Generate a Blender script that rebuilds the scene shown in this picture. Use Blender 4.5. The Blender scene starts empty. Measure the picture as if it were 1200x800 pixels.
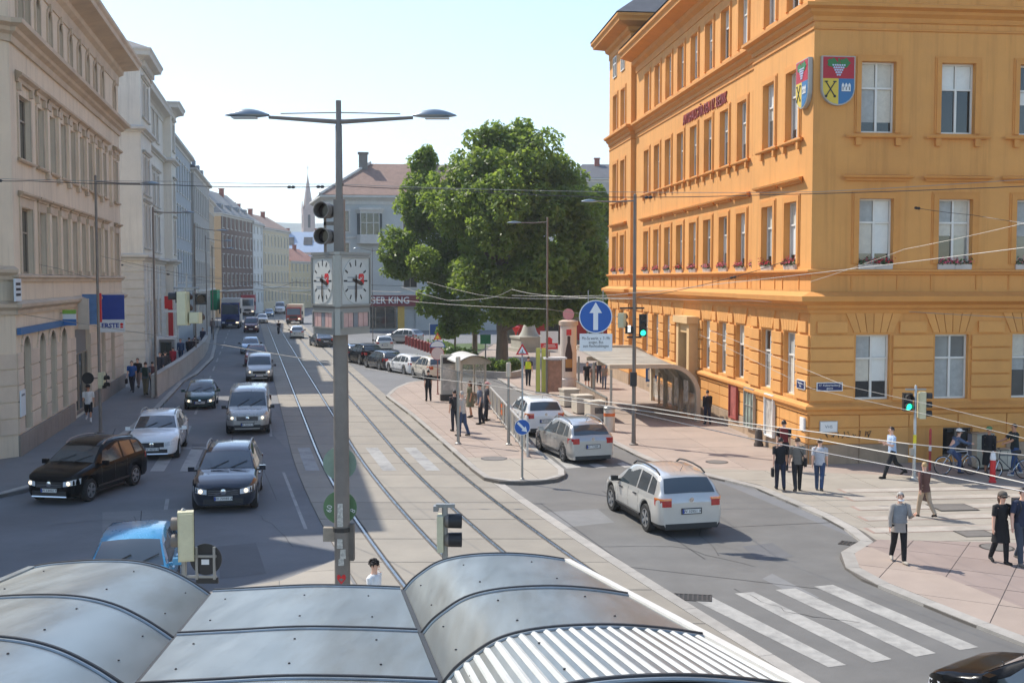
import bpy, bmesh, math, random
from mathutils import Vector, Matrix
R = math.radians
rnd = random.Random(7)
sc = bpy.context.scene
COL = sc.collection
# ---------------- camera, world, sun, exposure
HC = 6.8
FPX = 1300.0
PITCH = math.atan(72/FPX)
cd = bpy.data.cameras.new("camera"); cam = bpy.data.objects.new("camera", cd); COL.objects.link(cam)
cd.sensor_width = 36; cd.lens = 36*FPX/1200; cd.clip_start = .1; cd.clip_end = 9000
cam.location = (0, 0, HC); cam.rotation_euler = (R(90)-PITCH, 0, 0)
sc.camera = cam
SUN_EL, SUN_DIR = R(49), R(141)          # height of the sun, direction it stands in (counter-clockwise from +x)
w = bpy.data.worlds.new("World"); sc.world = w; w.use_nodes = True
nt = w.node_tree; nt.nodes.clear()
sky = nt.nodes.new('ShaderNodeTexSky'); sky.sky_type = 'NISHITA'; sky.sun_disc = False
sky.sun_elevation = SUN_EL; sky.sun_rotation = R(90)-SUN_DIR
sky.altitude = 200; sky.air_density = 1.0; sky.dust_density = .35; sky.ozone_density = 1.0
bg = nt.nodes.new('ShaderNodeBackground'); bg.inputs[1].default_value = .138
out = nt.nodes.new('ShaderNodeOutputWorld')
nt.links.new(sky.outputs[0], bg.inputs[0]); nt.links.new(bg.outputs[0], out.inputs[0])
sl = bpy.data.lights.new("sun", 'SUN'); sl.energy = 3.3; sl.angle = R(.53); sl.color = (1, .94, .84)
so = bpy.data.objects.new("sun", sl); COL.objects.link(so)
sd = Vector((math.cos(SUN_DIR)*math.cos(SUN_EL), math.sin(SUN_DIR)*math.cos(SUN_EL), math.sin(SUN_EL)))
so.rotation_euler = sd.to_track_quat('Z', 'Y').to_euler(); so.location = (0, 0, 60)
sc.view_settings.view_transform = 'Standard'; sc.view_settings.look = 'None'
sc.view_settings.exposure = .88; sc.view_settings.gamma = 1
sc.cycles.max_bounces = 5; sc.cycles.diffuse_bounces = 3; sc.cycles.glossy_bounces = 3
sc.cycles.use_denoising = True

# ---------------- measured pixels -> metres
CP, SP = math.cos(PITCH), math.sin(PITCH)
def ray(u, v):
    a, b = (u-600)/FPX, (400-v)/FPX
    return Vector((a, CP+b*SP, -SP+b*CP))
def G(u, v, z=0.):
    d = ray(u, v); t = (z-HC)/d.z
    return Vector((d.x*t, d.y*t, z))
def P(u, v, Y):
    d = ray(u, v); t = Y/d.y
    return Vector((d.x*t, Y, HC+d.z*t))

# ---------------- materials
def lin(r, g, b):
    f = lambda c: (c/255/12.92 if c/255 <= .04045 else ((c/255+.055)/1.055)**2.4)
    return (f(r), f(g), f(b))
MATS = {}
def mat(key, col=(.5, .5, .5), rough=.7, metal=0, var=.12, scale=1.5, bump=0, bscale=None, spec=.5, coat=0, obj=False, streak=0, alpha=1, emit=0, dirt=0, dcol=None, aniso=(1, 1, 1), island=0):
    if key in MATS: return MATS[key]
    m = bpy.data.materials.new(key); m.use_nodes = True; MATS[key] = m
    n = m.node_tree.nodes; l = m.node_tree.links; b = n['Principled BSDF']
    b.inputs['Roughness'].default_value = rough; b.inputs['Metallic'].default_value = metal
    b.inputs['Specular IOR Level'].default_value = spec; b.inputs['Coat Weight'].default_value = coat
    b.inputs['Coat Roughness'].default_value = .04
    if emit: b.inputs['Emission Color'].default_value = (*col, 1); b.inputs['Emission Strength'].default_value = emit
    if alpha < 1: b.inputs['Alpha'].default_value = alpha
    if obj: co = n.new('ShaderNodeTexCoord').outputs['Object']
    else: co = n.new('ShaderNodeNewGeometry').outputs['Position']
    if aniso != (1, 1, 1):
        vm = n.new('ShaderNodeVectorMath'); vm.operation = 'MULTIPLY'; vm.inputs[1].default_value = aniso
        l.new(co, vm.inputs[0]); co = vm.outputs[0]
    cur = None
    if var or dirt:
        t = n.new('ShaderNodeTexNoise'); t.inputs['Scale'].default_value = scale; t.inputs['Detail'].default_value = 6; t.inputs['Roughness'].default_value = .65
        l.new(co, t.inputs['Vector'])
        mr = n.new('ShaderNodeMapRange'); mr.inputs[1].default_value = .3; mr.inputs[2].default_value = .7
        mr.inputs[3].default_value = 1-var; mr.inputs[4].default_value = 1+var
        l.new(t.outputs['Fac'], mr.inputs[0]); fac = mr.outputs[0]
        if island:
            oi = n.new('ShaderNodeObjectInfo'); m2 = n.new('ShaderNodeMapRange'); m2.inputs[3].default_value = 1-island; m2.inputs[4].default_value = 1+island
            l.new(oi.outputs['Random'], m2.inputs[0]); mm = n.new('ShaderNodeMath'); mm.operation = 'MULTIPLY'
            l.new(fac, mm.inputs[0]); l.new(m2.outputs[0], mm.inputs[1]); fac = mm.outputs[0]
        mx = n.new('ShaderNodeVectorMath'); mx.operation = 'SCALE'; mx.inputs[0].default_value = col
        l.new(fac, mx.inputs['Scale']); cur = mx.outputs[0]
        if dirt:
            t2 = n.new('ShaderNodeTexNoise'); t2.inputs['Scale'].default_value = scale*.23; t2.inputs['Detail'].default_value = 8; t2.inputs['Roughness'].default_value = .7
            l.new(co, t2.inputs['Vector'])
            r2 = n.new('ShaderNodeMapRange'); r2.inputs[1].default_value = .48; r2.inputs[2].default_value = .72; r2.inputs[3].default_value = 0; r2.inputs[4].default_value = dirt
            l.new(t2.outputs['Fac'], r2.inputs[0])
            mi = n.new('ShaderNodeMix'); mi.data_type = 'RGBA'
            l.new(r2.outputs[0], mi.inputs[0]); l.new(cur, mi.inputs[6]); mi.inputs[7].default_value = (*(dcol or [c*.5 for c in col]), 1)
            cur = mi.outputs[2]
        if streak:      # rain streaks running down the plaster
            s1 = n.new('ShaderNodeVectorMath'); s1.operation = 'MULTIPLY'; s1.inputs[1].default_value = (2.2, 2.2, .1); l.new(co, s1.inputs[0])
            t3 = n.new('ShaderNodeTexNoise'); t3.inputs['Scale'].default_value = 1.3; t3.inputs['Detail'].default_value = 7; t3.inputs['Roughness'].default_value = .7; l.new(s1.outputs[0], t3.inputs['Vector'])
            r4 = n.new('ShaderNodeMapRange'); r4.inputs[1].default_value = .5; r4.inputs[2].default_value = .75; r4.inputs[4].default_value = streak; l.new(t3.outputs['Fac'], r4.inputs[0])
            m4 = n.new('ShaderNodeMix'); m4.data_type = 'RGBA'; l.new(r4.outputs[0], m4.inputs[0]); l.new(cur, m4.inputs[6]); m4.inputs[7].default_value = (*[c*.62 for c in (dcol or col)], 1); cur = m4.outputs[2]
        l.new(cur, b.inputs['Base Color'])
        # gloss varies a little with the same grain
        if rough > .15:
            r3 = n.new('ShaderNodeMapRange'); r3.inputs[3].default_value = max(0, rough-.1); r3.inputs[4].default_value = min(1, rough+.1)
            l.new(t.outputs['Fac'], r3.inputs[0]); l.new(r3.outputs[0], b.inputs['Roughness'])
    else: b.inputs['Base Color'].default_value = (*col, 1)
    if bump:
        t = n.new('ShaderNodeTexNoise'); t.inputs['Scale'].default_value = bscale or scale*8; t.inputs['Detail'].default_value = 4
        l.new(co, t.inputs['Vector']); bp = n.new('ShaderNodeBump'); bp.inputs['Strength'].default_value = bump; bp.inputs['Distance'].default_value = .02
        l.new(t.outputs['Fac'], bp.inputs['Height']); l.new(bp.outputs[0], b.inputs['Normal'])
    return m
def pane_mat(key, dark, light, rough=.06):
    """glass with rooms behind it: some dark, some with pale curtains (per pane)"""
    if key in MATS: return MATS[key]
    m = mat(key, dark, rough=rough, var=0, spec=.8)
    n = m.node_tree.nodes; l = m.node_tree.links; b = n['Principled BSDF']
    oi = n.new('ShaderNodeObjectInfo'); cr = n.new('ShaderNodeValToRGB')
    cr.color_ramp.elements[0].position = .35; cr.color_ramp.elements[0].color = (*dark, 1)
    cr.color_ramp.elements[1].position = .9; cr.color_ramp.elements[1].color = (*light, 1)
    l.new(oi.outputs['Random'], cr.inputs[0])
    co = n.new('ShaderNodeTexCoord'); nz = n.new('ShaderNodeTexNoise'); nz.inputs['Scale'].default_value = 1.3
    l.new(co.outputs['Object'], nz.inputs[0]); mx = n.new('ShaderNodeMix'); mx.data_type = 'RGBA'; mx.blend_type = 'MULTIPLY'
    mx.inputs[0].default_value = .7; l.new(cr.outputs[0], mx.inputs[6]); l.new(nz.outputs['Fac'], mx.inputs[7]); l.new(mx.outputs[2], b.inputs['Base Color'])
    bp = n.new('ShaderNodeBump'); bp.inputs['Strength'].default_value = .05; l.new(nz.outputs['Fac'], bp.inputs['Height']); l.new(bp.outputs[0], b.inputs['Normal'])
    return m

# ---------------- meshes
class MB:
    def __init__(s): s.v = []; s.f = []; s.m = []; s.mi = 0
    def add(s, vs, fs):
        o = len(s.v); s.v += [tuple(v) for v in vs]; s.f += [tuple(i+o for i in f) for f in fs]; s.m += [s.mi]*len(fs); return s
    def box(s, x0, x1, y0, y1, z0, z1, M=None):
        vs = [(x, y, z) for z in (z0, z1) for y in (y0, y1) for x in (x0, x1)]
        if M: vs = [M @ Vector(v) for v in vs]
        return s.add(vs, [(0, 2, 3, 1), (4, 5, 7, 6), (0, 1, 5, 4), (2, 6, 7, 3), (0, 4, 6, 2), (1, 3, 7, 5)])
    def prism(s, poly, z0, z1, M=None):
        n = len(poly); a = sum(poly[i][0]*poly[(i+1) % n][1]-poly[(i+1) % n][0]*poly[i][1] for i in range(n))
        if a < 0: poly = poly[::-1]
        vs = [Vector((p[0], p[1], z0)) for p in poly]+[Vector((p[0], p[1], z1)) for p in poly]
        if M: vs = [M @ v for v in vs]
        return s.add(vs, [tuple(range(n-1, -1, -1)), tuple(range(n, 2*n))]+[(i, (i+1) % n, n+(i+1) % n, n+i) for i in range(n)])
    def tube(s, pts, r, n=8, cap=True, el=1.):
        """tapered tube through points; r one radius or one per point; el widens it sideways"""
        pts = [Vector(p) for p in pts]; k = len(pts)
        rs = r if isinstance(r, (list, tuple)) else [r]*k
        vs = []; up = None
        for i, p in enumerate(pts):
            d = (pts[min(i+1, k-1)]-pts[max(i-1, 0)])
            d = d.normalized() if d.length > 1e-9 else Vector((0, 0, 1))
            if up is None: up = Vector((0, 0, 1)) if abs(d.z) < .9 else Vector((0, 1, 0))
            a = d.cross(up).normalized(); b = a.cross(d).normalized(); up = b if abs(d.z) < .9 or True else up
            for j in range(n):
                t = 2*math.pi*j/n; vs.append(p+(a*math.cos(t)*el+b*math.sin(t))*rs[i])
        fs = [(i*n+j, i*n+(j+1) % n, (i+1)*n+(j+1) % n, (i+1)*n+j) for i in range(k-1) for j in range(n)]
        if cap: fs += [tuple(range(n-1, -1, -1)), tuple((k-1)*n+j for j in range(n))]
        return s.add(vs, fs)
    def lathe(s, prof, n=12, M=None, cap=True):
        """prof: list of (radius, z)"""
        vs = [Vector((r*math.cos(2*math.pi*j/n), r*math.sin(2*math.pi*j/n), z)) for r, z in prof for j in range(n)]
        if M: vs = [M @ v for v in vs]
        k = len(prof)
        fs = [(i*n+j, i*n+(j+1) % n, (i+1)*n+(j+1) % n, (i+1)*n+j) for i in range(k-1) for j in range(n)]
        if cap: fs += [tuple(range(n-1, -1, -1)), tuple((k-1)*n+j for j in range(n))]
        return s.add(vs, fs)
    def grid(s, rows):
        n = len(rows[0]); return s.add([p for r in rows for p in r], [(i*n+j, i*n+j+1, (i+1)*n+j+1, (i+1)*n+j) for i in range(len(rows)-1) for j in range(n-1)])
    def mesh(s, name, mats, smooth=None):
        me = bpy.data.meshes.new(name); me.from_pydata(s.v, [], s.f)
        for m in (mats if isinstance(mats, (list, tuple)) else [mats]): me.materials.append(m)
        if any(s.m): me.polygons.foreach_set('material_index', s.m)
        if smooth is not None:
            me.polygons.foreach_set('use_smooth', [True]*len(s.f)); me.set_sharp_from_angle(angle=R(smooth))
        me.update(); return me
    def build(s, name, mats, parent=None, M=None, smooth=None, label=None):
        return put(name, s.mesh(name, mats, smooth), parent, M, label)
def put(name, me, parent=None, M=None, label=None):
    o = bpy.data.objects.new(name, me); COL.objects.link(o)
    if parent: o.parent = parent
    if M is not None: o.matrix_local = M
    if label: o['label'] = label
    return o
def tag(o, label, cat, group=None):
    o['label'] = label; o['category'] = cat
    if group: o['group'] = group
    return o
def thing(name, label, cat, loc=(0, 0, 0), rz=0, group=None):
    o = bpy.data.objects.new(name, None); COL.objects.link(o); o.location = loc; o.rotation_euler = (0, 0, rz)
    o.empty_display_size = .2
    return tag(o, label, cat, group)
def struct(name, mb, m, smooth=None):
    o = mb.build(name, m, smooth=smooth); o['kind'] = 'structure'; return o
UB = {}
def ub(name, m, parent, x0, x1, y0, y1, z0, z1, F=None, bev=0):
    """a piece: shared unit block, scaled"""
    k = (m.name, bev)
    if k not in UB:
        b = MB()
        if bev:
            e = bev; b.add([(x*(.5-e), -.5, z*(.5-e)) for x, z in ((-1, -1), (1, -1), (1, 1), (-1, 1))]+[(x*.5, -.5+2*e, z*.5) for x, z in ((-1, -1), (1, -1), (1, 1), (-1, 1))]+[(x*.5, .5, z*.5) for x, z in ((-1, -1), (1, -1), (1, 1), (-1, 1))],
                  [(0, 1, 2, 3), (0, 4, 5, 1), (1, 5, 6, 2), (2, 6, 7, 3), (3, 7, 4, 0), (4, 8, 9, 5), (5, 9, 10, 6), (6, 10, 11, 7), (7, 11, 8, 4), (11, 10, 9, 8)])
        else: b.box(-.5, .5, -.5, .5, -.5, .5)
        UB[k] = b.mesh('block', m)
    M = Matrix.Translation(((x0+x1)/2, (y0+y1)/2, (z0+z1)/2)) @ Matrix.Diagonal((x1-x0, y1-y0, z1-z0, 1))
    return put(name, UB[k], parent, F @ M if F is not None else M)
def copy_tree(o, parent=None):
    c = o.copy(); COL.objects.link(c)
    if parent: c.parent = parent
    for ch in list(o.children): copy_tree(ch, c)
    return c
def TR(x, y, z=0, rz=0): return Matrix.Translation((x, y, z)) @ Matrix.Rotation(rz, 4, 'Z')
def text(name, s, size, m, parent=None, M=None, ext=.004, align='CENTER', bold=0, sx=1):
    cu = bpy.data.curves.new(name, 'FONT'); cu.body = s; cu.size = size; cu.align_x = align; cu.align_y = 'CENTER'; cu.extrude = ext; cu.offset = bold; cu.resolution_u = 2
    cu.space_line = .9
    t = bpy.data.objects.new('t', cu); COL.objects.link(t)
    dg = bpy.context.evaluated_depsgraph_get(); me = bpy.data.meshes.new_from_object(t.evaluated_get(dg)); bpy.data.objects.remove(t)
    me.name = name; me.materials.clear(); me.materials.append(m)
    if sx != 1: me.transform(Matrix.Diagonal((sx, 1, 1, 1)))
    o = put(name, me, parent, M); o['kind'] = 'stuff'; return o
def clip(poly, a, b):
    """part of poly left of the line a->b"""
    o = []; n = len(poly); f = lambda p: (b[0]-a[0])*(p[1]-a[1])-(b[1]-a[1])*(p[0]-a[0])
    for i in range(n):
        p, q = poly[i], poly[(i+1) % n]; fp, fq = f(p), f(q)
        if fp >= 0: o.append(p)
        if fp*fq < 0: t = fp/(fp-fq); o.append((p[0]+t*(q[0]-p[0]), p[1]+t*(q[1]-p[1])))
    return o
def area(p): return abs(sum(p[i][0]*p[(i+1) % len(p)][1]-p[(i+1) % len(p)][0]*p[i][1] for i in range(len(p))))/2
def pave(poly, ang, cx, cy, z0, z1, m, parent, name='paving_slab', gap=.02, off=(0, 0), tilt=.004, maxn=300, run=0):
    poly = [(p[0], p[1]) for p in poly]; c, s = math.cos(ang), math.sin(ang)
    ux, uy = (c, s), (-s, c); pr = [(p[0]*c+p[1]*s-off[0], -p[0]*s+p[1]*c-off[1]) for p in poly]
    i0, i1 = int(min(p[0] for p in pr)//cx)-1, int(max(p[0] for p in pr)//cx)+1
    j0, j1 = int(min(p[1] for p in pr)//cy), int(max(p[1] for p in pr)//cy); cells = []
    for j in range(j0, j1+1):
        for i in range(i0, i1+1):
            sh = run*cx*(j % 2)
            x0, x1, y0, y1 = i*cx+gap/2+sh, (i+1)*cx-gap/2+sh, j*cy+gap/2, (j+1)*cy-gap/2
            W = lambda x, y: ((x+off[0])*c-(y+off[1])*s, (x+off[0])*s+(y+off[1])*c)
            cell = [W(x0, y0), W(x1, y0), W(x1, y1), W(x0, y1)]; q = cell
            q = poly
            for k in range(4):
                if len(q) < 3: break
                q = clip(q, cell[k], cell[(k+1) % 4])
            if len(q) >= 3 and area(q) > .015*cx*cy: cells.append(q)
    cells.sort(key=lambda q: min((p[0]**2+p[1]**2) for p in q))
    for q in cells[:maxn]:
        b = MB(); b.prism(q, z0, z1+rnd.uniform(0, tilt)); b.build(name, m, parent)
    if len(cells) > maxn:
        b = MB()
        for q in cells[maxn:]: b.prism(q, z0, z1)
        o = b.build(name+'_rest', m, parent); o['kind'] = 'stuff'
# ================= ground, roads, pavements
ASPH = mat('asphalt', (.175, .176, .18), .85, var=.14, scale=.5, bump=.3, bscale=60, dirt=.6, dcol=(.115, .116, .12))
ASPH2 = mat('asphalt_worn', (.155, .149, .139), .85, var=.14, scale=.7, bump=.3, bscale=60, dirt=.55, dcol=(.11, .108, .105))
CONC = mat('concrete_slab', (.285, .255, .21), .8, var=.1, scale=.9, bump=.15, bscale=30, dirt=.35, dcol=(.22, .2, .175), island=.07)
CONCL = mat('concrete_light', (.345, .305, .25), .8, var=.1, scale=.9, bump=.12, bscale=30, dirt=.3, dcol=(.28, .25, .22), island=.05)
PINK = mat('paving_pink', (.36, .285, .235), .8, var=.09, scale=.8, bump=.12, bscale=40, dirt=.4, dcol=(.29, .23, .19), island=.06)
PINKD = mat('paving_brown', (.3, .232, .2), .8, var=.09, scale=.8, bump=.12, bscale=40, dirt=.4, dcol=(.26, .2, .18), island=.06)
PAVEG = mat('paving_grey', (.2, .195, .19), .85, var=.12, scale=.7, bump=.15, bscale=50, dirt=.4, dcol=(.15, .145, .14), island=.05)
KERB = mat('kerb_granite', (.36, .335, .3), .75, var=.14, scale=3, bump=.15, island=.1)
JOINT = mat('joint_sand', (.13, .115, .1), .9, var=.2, scale=3)
PAINT = mat('road_paint', (.38, .365, .335), .7, var=.15, scale=5, dirt=.95, dcol=(.2, .195, .185))
PAINTO = mat('road_paint_old', (.34, .335, .32), .75, var=.15, scale=3, dirt=.8, dcol=(.13, .13, .13))
STEEL = mat('rail_steel', (.42, .42, .42), .28, metal=1, var=.15, scale=2)
GROOVE = mat('rail_groove', (.03, .03, .03), .8, var=0)
gd = MB(); gd.grid([[(x, y, 0) for x in (-2500, -300, -60, 60, 300, 2500)] for y in (-200, 0, 60, 200, 600, 4000)])
struct('ground', gd, ASPH)
def pxpoly(pts, z=0.): return [G(u, v, z)[:2] for u, v in pts]
def sheet(name, poly, z, m, parent=None):
    b = MB(); n = len(poly); a = sum(poly[i][0]*poly[(i+1) % n][1]-poly[(i+1) % n][0]*poly[i][1] for i in range(n))
    if a < 0: poly = poly[::-1]
    b.add([(p[0], p[1], z) for p in poly], [tuple(range(n))])
    if parent: return b.build(name, m, parent)
    return struct(name, b, m)
def slab_area(name, poly, z, m):
    b = MB(); b.prism(poly, -.05, z); return struct(name, b, m)
def kerb(parent, pts, wd, z1, seg=1.2, name='kerb_stone', m=KERB, side=1, z0=-.02, gap=.012):
    pts = [Vector(p).to_2d() if len(p) > 2 else Vector(p) for p in pts]; cum = [0]
    for a, b in zip(pts, pts[1:]): cum.append(cum[-1]+(b-a).length)
    def at(s):
        s = max(0, min(cum[-1], s))
        for i in range(len(pts)-1):
            if s <= cum[i+1]+1e-9: return pts[i].lerp(pts[i+1], (s-cum[i])/max(1e-9, cum[i+1]-cum[i]))
        return pts[-1]
    def nrm(s):
        d = at(s+.3)-at(s-.3); d.normalize(); return Vector((-d.y, d.x))*side
    n = max(1, round(cum[-1]/seg)); L = cum[-1]/n
    for i in range(n):
        s0, s1 = i*L+gap/2, (i+1)*L-gap/2; a, b = at(s0), at(s1)
        q = MB(); q.prism([a, b, b+nrm(s1)*wd, a+nrm(s0)*wd], z0, z1+rnd.uniform(0, .004)); q.build(name, m, parent)
# right-hand carriageway: paler, worn
road2 = sheet('side_road', pxpoly([(540, 437), (575, 441), (652, 480), (714, 519), (834, 561), (1013, 635), (990, 660), (1010, 681), (1193, 755), (1300, 800), (1300, 1000), (1000, 900), (937, 784), (781, 703), (699, 660), (570, 566), (640, 567), (663, 558), (600, 503), (556, 452)]), .004, ASPH2)
# ---- tram bed of concrete slabs with grooved rails
def xA(Y): return -7.28-.236*(Y-45)+(.0018*(45-Y)**2 if Y < 45 else 0)
def T(Y, o): return (xA(Y)+o*1.02, Y)
ys = [12+2.4*i for i in range(37)]
yy = ys+[ys[-1]+8*i for i in range(1, 24)]
b = MB(); b.grid([[(*T(y, -1.77), .006), (*T(y, 4.52), .006)] for y in yy]); bed = struct('tram_bed', b, JOINT)
for i in range(len(ys)-1):
    for a, c in ((-1.75, -.84), (-.66, .66), (.84, 2.21), (2.39, 3.71), (3.89, 4.5)):
        q = MB(); g = .02; q.prism([T(ys[i]+g, a), T(ys[i]+g, c), T(ys[i+1]-g, c), T(ys[i+1]-g, a)], .0065, .02+rnd.uniform(0, .004))
        q.build('concrete_slab', CONC, bed)
b = MB()
for a, c in ((-1.75, -.84), (-.66, .66), (.84, 2.21), (2.39, 3.71), (3.89, 4.5)):
    b.grid([[(*T(y, a), .018), (*T(y, c), .018)] for y in yy[len(ys)-1:]])
b.build('far_concrete', CONC, bed)
for o in (-.75, .75, 2.3, 3.8):
    b = MB()
    for y0, y1 in zip(yy, yy[1:]):
        for q0, q1, z, s in ((-.035, .03, .024, 0),):
            b.add([(*T(y0, o+q0), z), (*T(y0, o+q1), z), (*T(y1, o+q1), z), (*T(y1, o+q0), z), (*T(y0, o+q0), .0), (*T(y1, o+q0), 0), (*T(y0, o+q1), 0), (*T(y1, o+q1), 0)], [(0, 1, 2, 3), (4, 0, 3, 5), (1, 6, 7, 2)])
    r = b.build('rail', STEEL, bed)
    b = MB(); b.grid([[(*T(y, o+.032), .010), (*T(y, o+.075), .010)] for y in yy]); b.build('rail_groove', GROOVE, r)
# flanking edge strip of granite along the right side of the bed
kerb(bed, [T(y, 4.53) for y in [26+1.5*i for i in range(-8, 22)]], .3, .016, 1.5, side=-1)

# ---- left pavement with kerb
LK = [(-160, 606), (-40, 592), (30, 577), (85, 556), (135, 522), (187, 480), (216, 448), (232, 439), (250, 421), (253, 408), (254, 394), (258, 383), (264, 374), (276, 364), (290, 356), (300, 351)]
lk = [G(u, v)[:2] for u, v in LK]
lp = slab_area('left_pavement', lk+[(-75, 330), (-120, 330), (-80, 60), (-40, 28)], .11, PAVEG)
kerb(lp, lk[:12], .28, .125, 1.4, side=1, z0=.0)
# ---- platform island in the tram stop
IK = [(452, 466), (480, 487.5), (517, 520), (552, 552), (567, 563.5), (585, 567.5), (610, 568.5), (632, 567.5), (652, 565), (662, 560.5), (663.5, 556), (655, 549), (620, 522), (600, 503), (577, 472), (558, 453), (530, 446), (480, 449), (462, 457)]
ik = pxpoly(IK)
isl = slab_area('platform_island', ik, .12, JOINT)
kerb(isl, ik+[ik[0]], .22, .135, 1.2, side=1)
ctr = Vector((sum(p[0] for p in ik)/len(ik), sum(p[1] for p in ik)/len(ik)))
def inset(poly, d):
    n = len(poly); a = sum(poly[i][0]*poly[(i+1) % n][1]-poly[(i+1) % n][0]*poly[i][1] for i in range(n)); sg = 1 if a > 0 else -1; o = []
    for i in range(n):
        p, q, r = Vector(poly[i-1]), Vector(poly[i]), Vector(poly[(i+1) % n]); d1 = (q-p).normalized(); d2 = (r-q).normalized()
        nn = Vector((-d1.y-d2.y, d1.x+d2.x))*sg; nn.normalize(); o.append(tuple(q+nn*d/max(.4, nn.dot(Vector((-d1.y, d1.x))*sg))))
    return o
iin = inset(ik, .235)
tip = [p for p in iin]; cut0 = G(560, 540)[:2]; cut1 = G(660, 542)[:2]
pave(clip(iin, cut1, cut0), R(13), 2.2, 2.2, .12, .131, CONCL, isl, off=(.4, .3))
pave(clip(iin, cut0, cut1), R(13), 1.0, 1.0, .12, .131, PINK, isl)
# ---- the big plaza on the right
PK = [(548, 437), (577, 441), (602, 456), (652, 480), (714, 519), (756, 540), (834, 561), (880, 571), (960, 605), (1000, 627), (1011, 635), (997, 641), (986, 648), (984, 654), (990, 667), (1010, 681), (1050, 697), (1116, 725), (1193, 755), (1300, 797)]
pk = [G(u, v)[:2] for u, v in PK]
Bc = G(947, 546); FA = R(6.06)         # foot of the orange building's corner; its street side runs at FA left of the view
fdir = Vector((-math.sin(FA), math.cos(FA))); rdir = Vector((math.cos(FA), math.sin(FA)))
def OB(a, r): return tuple((Bc.to_2d()+fdir*a+rdir*r))        # a metres along the street side, r metres along the square side
plz = pk+[OB(-12, 34), OB(.6, 34), OB(.6, .6), OB(46, .6), tuple(G(722, 398)[:2]), tuple(G(640, 396)[:2]), tuple(G(575, 404)[:2]), tuple(G(545, 424)[:2])]
PZ = .06
plaza = slab_area('plaza_pavement', plz, PZ, JOINT)
kerb(plaza, pk, .32, PZ+.012, 1.5, side=1)
pin = inset(plz, .335)
hx = lambda u, v: G(u, v)[:2]
zc0, zc1 = hx(860, 552), hx(1240, 566)          # line between building strip and the crossing
zb0, zb1 = hx(985, 634), hx(1240, 640)
stripA = clip(pin, zc0, zc1)
rest = clip(pin, zc1, zc0)
mid = clip(rest, zb0, zb1); low = clip(rest, zb1, zb0)
pave(stripA, FA, 2.4, 2.4, PZ, PZ+.008, PINK, plaza, off=(.5, .2), maxn=300)
pave(mid, FA, 2.6, 1.8, PZ, PZ+.008, CONCL, plaza)
pave(clip(low, hx(1010, 640), hx(1210, 720)), R(-30), 1.3, 1.3, PZ, PZ+.008, PINKD, plaza)
pave(clip(low, hx(1210, 720), hx(1010, 640)), R(-30), 2.6, 1.9, PZ, PZ+.008, PINK, plaza)
# ---- painted markings
def stripe(name, pts, m=PAINT, z=.009, sub=1):
    return sheet(name, pxpoly(pts), z, m)
c2 = lambda x, y: (780+x/2.857, 620+y/2.857)
for q in ([(100, 240), (150, 225), (605, 455), (545, 462)], [(232, 215), (295, 210), (757, 435), (690, 447)], [(368, 203), (435, 198), (905, 415), (838, 427)], [(497, 192), (560, 186), (1048, 395), (985, 405)]):
    stripe('crosswalk_stripe', [c2(*p) for p in q])
y0, y1 = G(300, 552).y, G(300, 525).y; k = 0
x = -18.2
while x < -9.3:
    sheet('crosswalk_stripe', [(x, y0), (x+.5, y0), (x+.5-.21*(y1-y0), y1), (x-.21*(y1-y0), y1)], .006, PAINTO); x += 1.06
for dx in (-1.25, 3.05, 1.5): sheet('crosswalk_stripe', [(xA(y0)+dx-.25, y0), (xA(y0)+dx+.25, y0), (xA(y1)+dx+.25, y1), (xA(y1)+dx-.25, y1)], .0285, PAINTO)
for q in ([(634, 523.5), (645, 523.5), (681, 547.5), (664, 549)], [(690, 544), (700, 543), (712, 547.5), (699, 548.5)], [(723, 543), (730, 541.5), (742, 547), (732, 548)]): stripe('crosswalk_stripe', q)
def dash(y0, y1, o, wd=.12, m=PAINTO, z=.006): sheet('lane_line', [(xA(y0)+o-wd/2, y0), (xA(y0)+o+wd/2, y0), (xA(y1)+o+wd/2, y1), (xA(y1)+o-wd/2, y1)], z, m)
for i in range(14): dash(47+i*9, 51.5+i*9, -6.2)
for i in range(10): dash(26+i*2.2, 27.6+i*2.2, -6.2) if i in (0, 3) else None
dash(48, 130, -2.5, .12, PAINTO); dash(30, 39, -2.3, .1, PAINTO)
sheet('stop_line', [(x, 44.4) for x in (-18.6, -10.2)]+[(x, 44.9) for x in (-10.3, -18.7)], .006, PAINTO)
# stripes of the raised crossing, pale with thin red borders
for i, v in enumerate((575.5, 585, 596, 608, 622)):
    a = G(985+i*8, v, PZ); d = rdir
    p = a.to_2d(); L = 9.; h = .27
    n = fdir
    sheet('crossing_border', [p-n*(h+.05), p+d*L-n*(h+.05), p+d*L+n*(h+.05), p+n*(h+.05)], PZ+.0165, mat('red_border', (.36, .25, .205), .85, var=.15, scale=4))
    sheet('crosswalk_stripe', [p-n*h+d*.1, p+d*(L-.1)-n*h, p+d*(L-.1)+n*h, p+n*h+d*.1], PZ+.0205, mat('crossing_pale', (.42, .375, .32), .8, var=.12, scale=2, dirt=.6))
# tar seams of the right carriageway
TAR = mat('tar', (.05, .05, .05), .6, var=.1)
for q in ([(634, 590), (735, 663)], [(706, 575), (826, 655)], [(700, 660), (960, 690)], [(760, 622), (975, 612)]):
    a, c = G(*q[0]), G(*q[1]); n = (c-a).cross(Vector((0, 0, 1))).normalized()*.015
    sheet('tar_seam', [(a-n)[:2], (a+n)[:2], (c+n)[:2], (c-n)[:2]], .0085, TAR)
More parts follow.
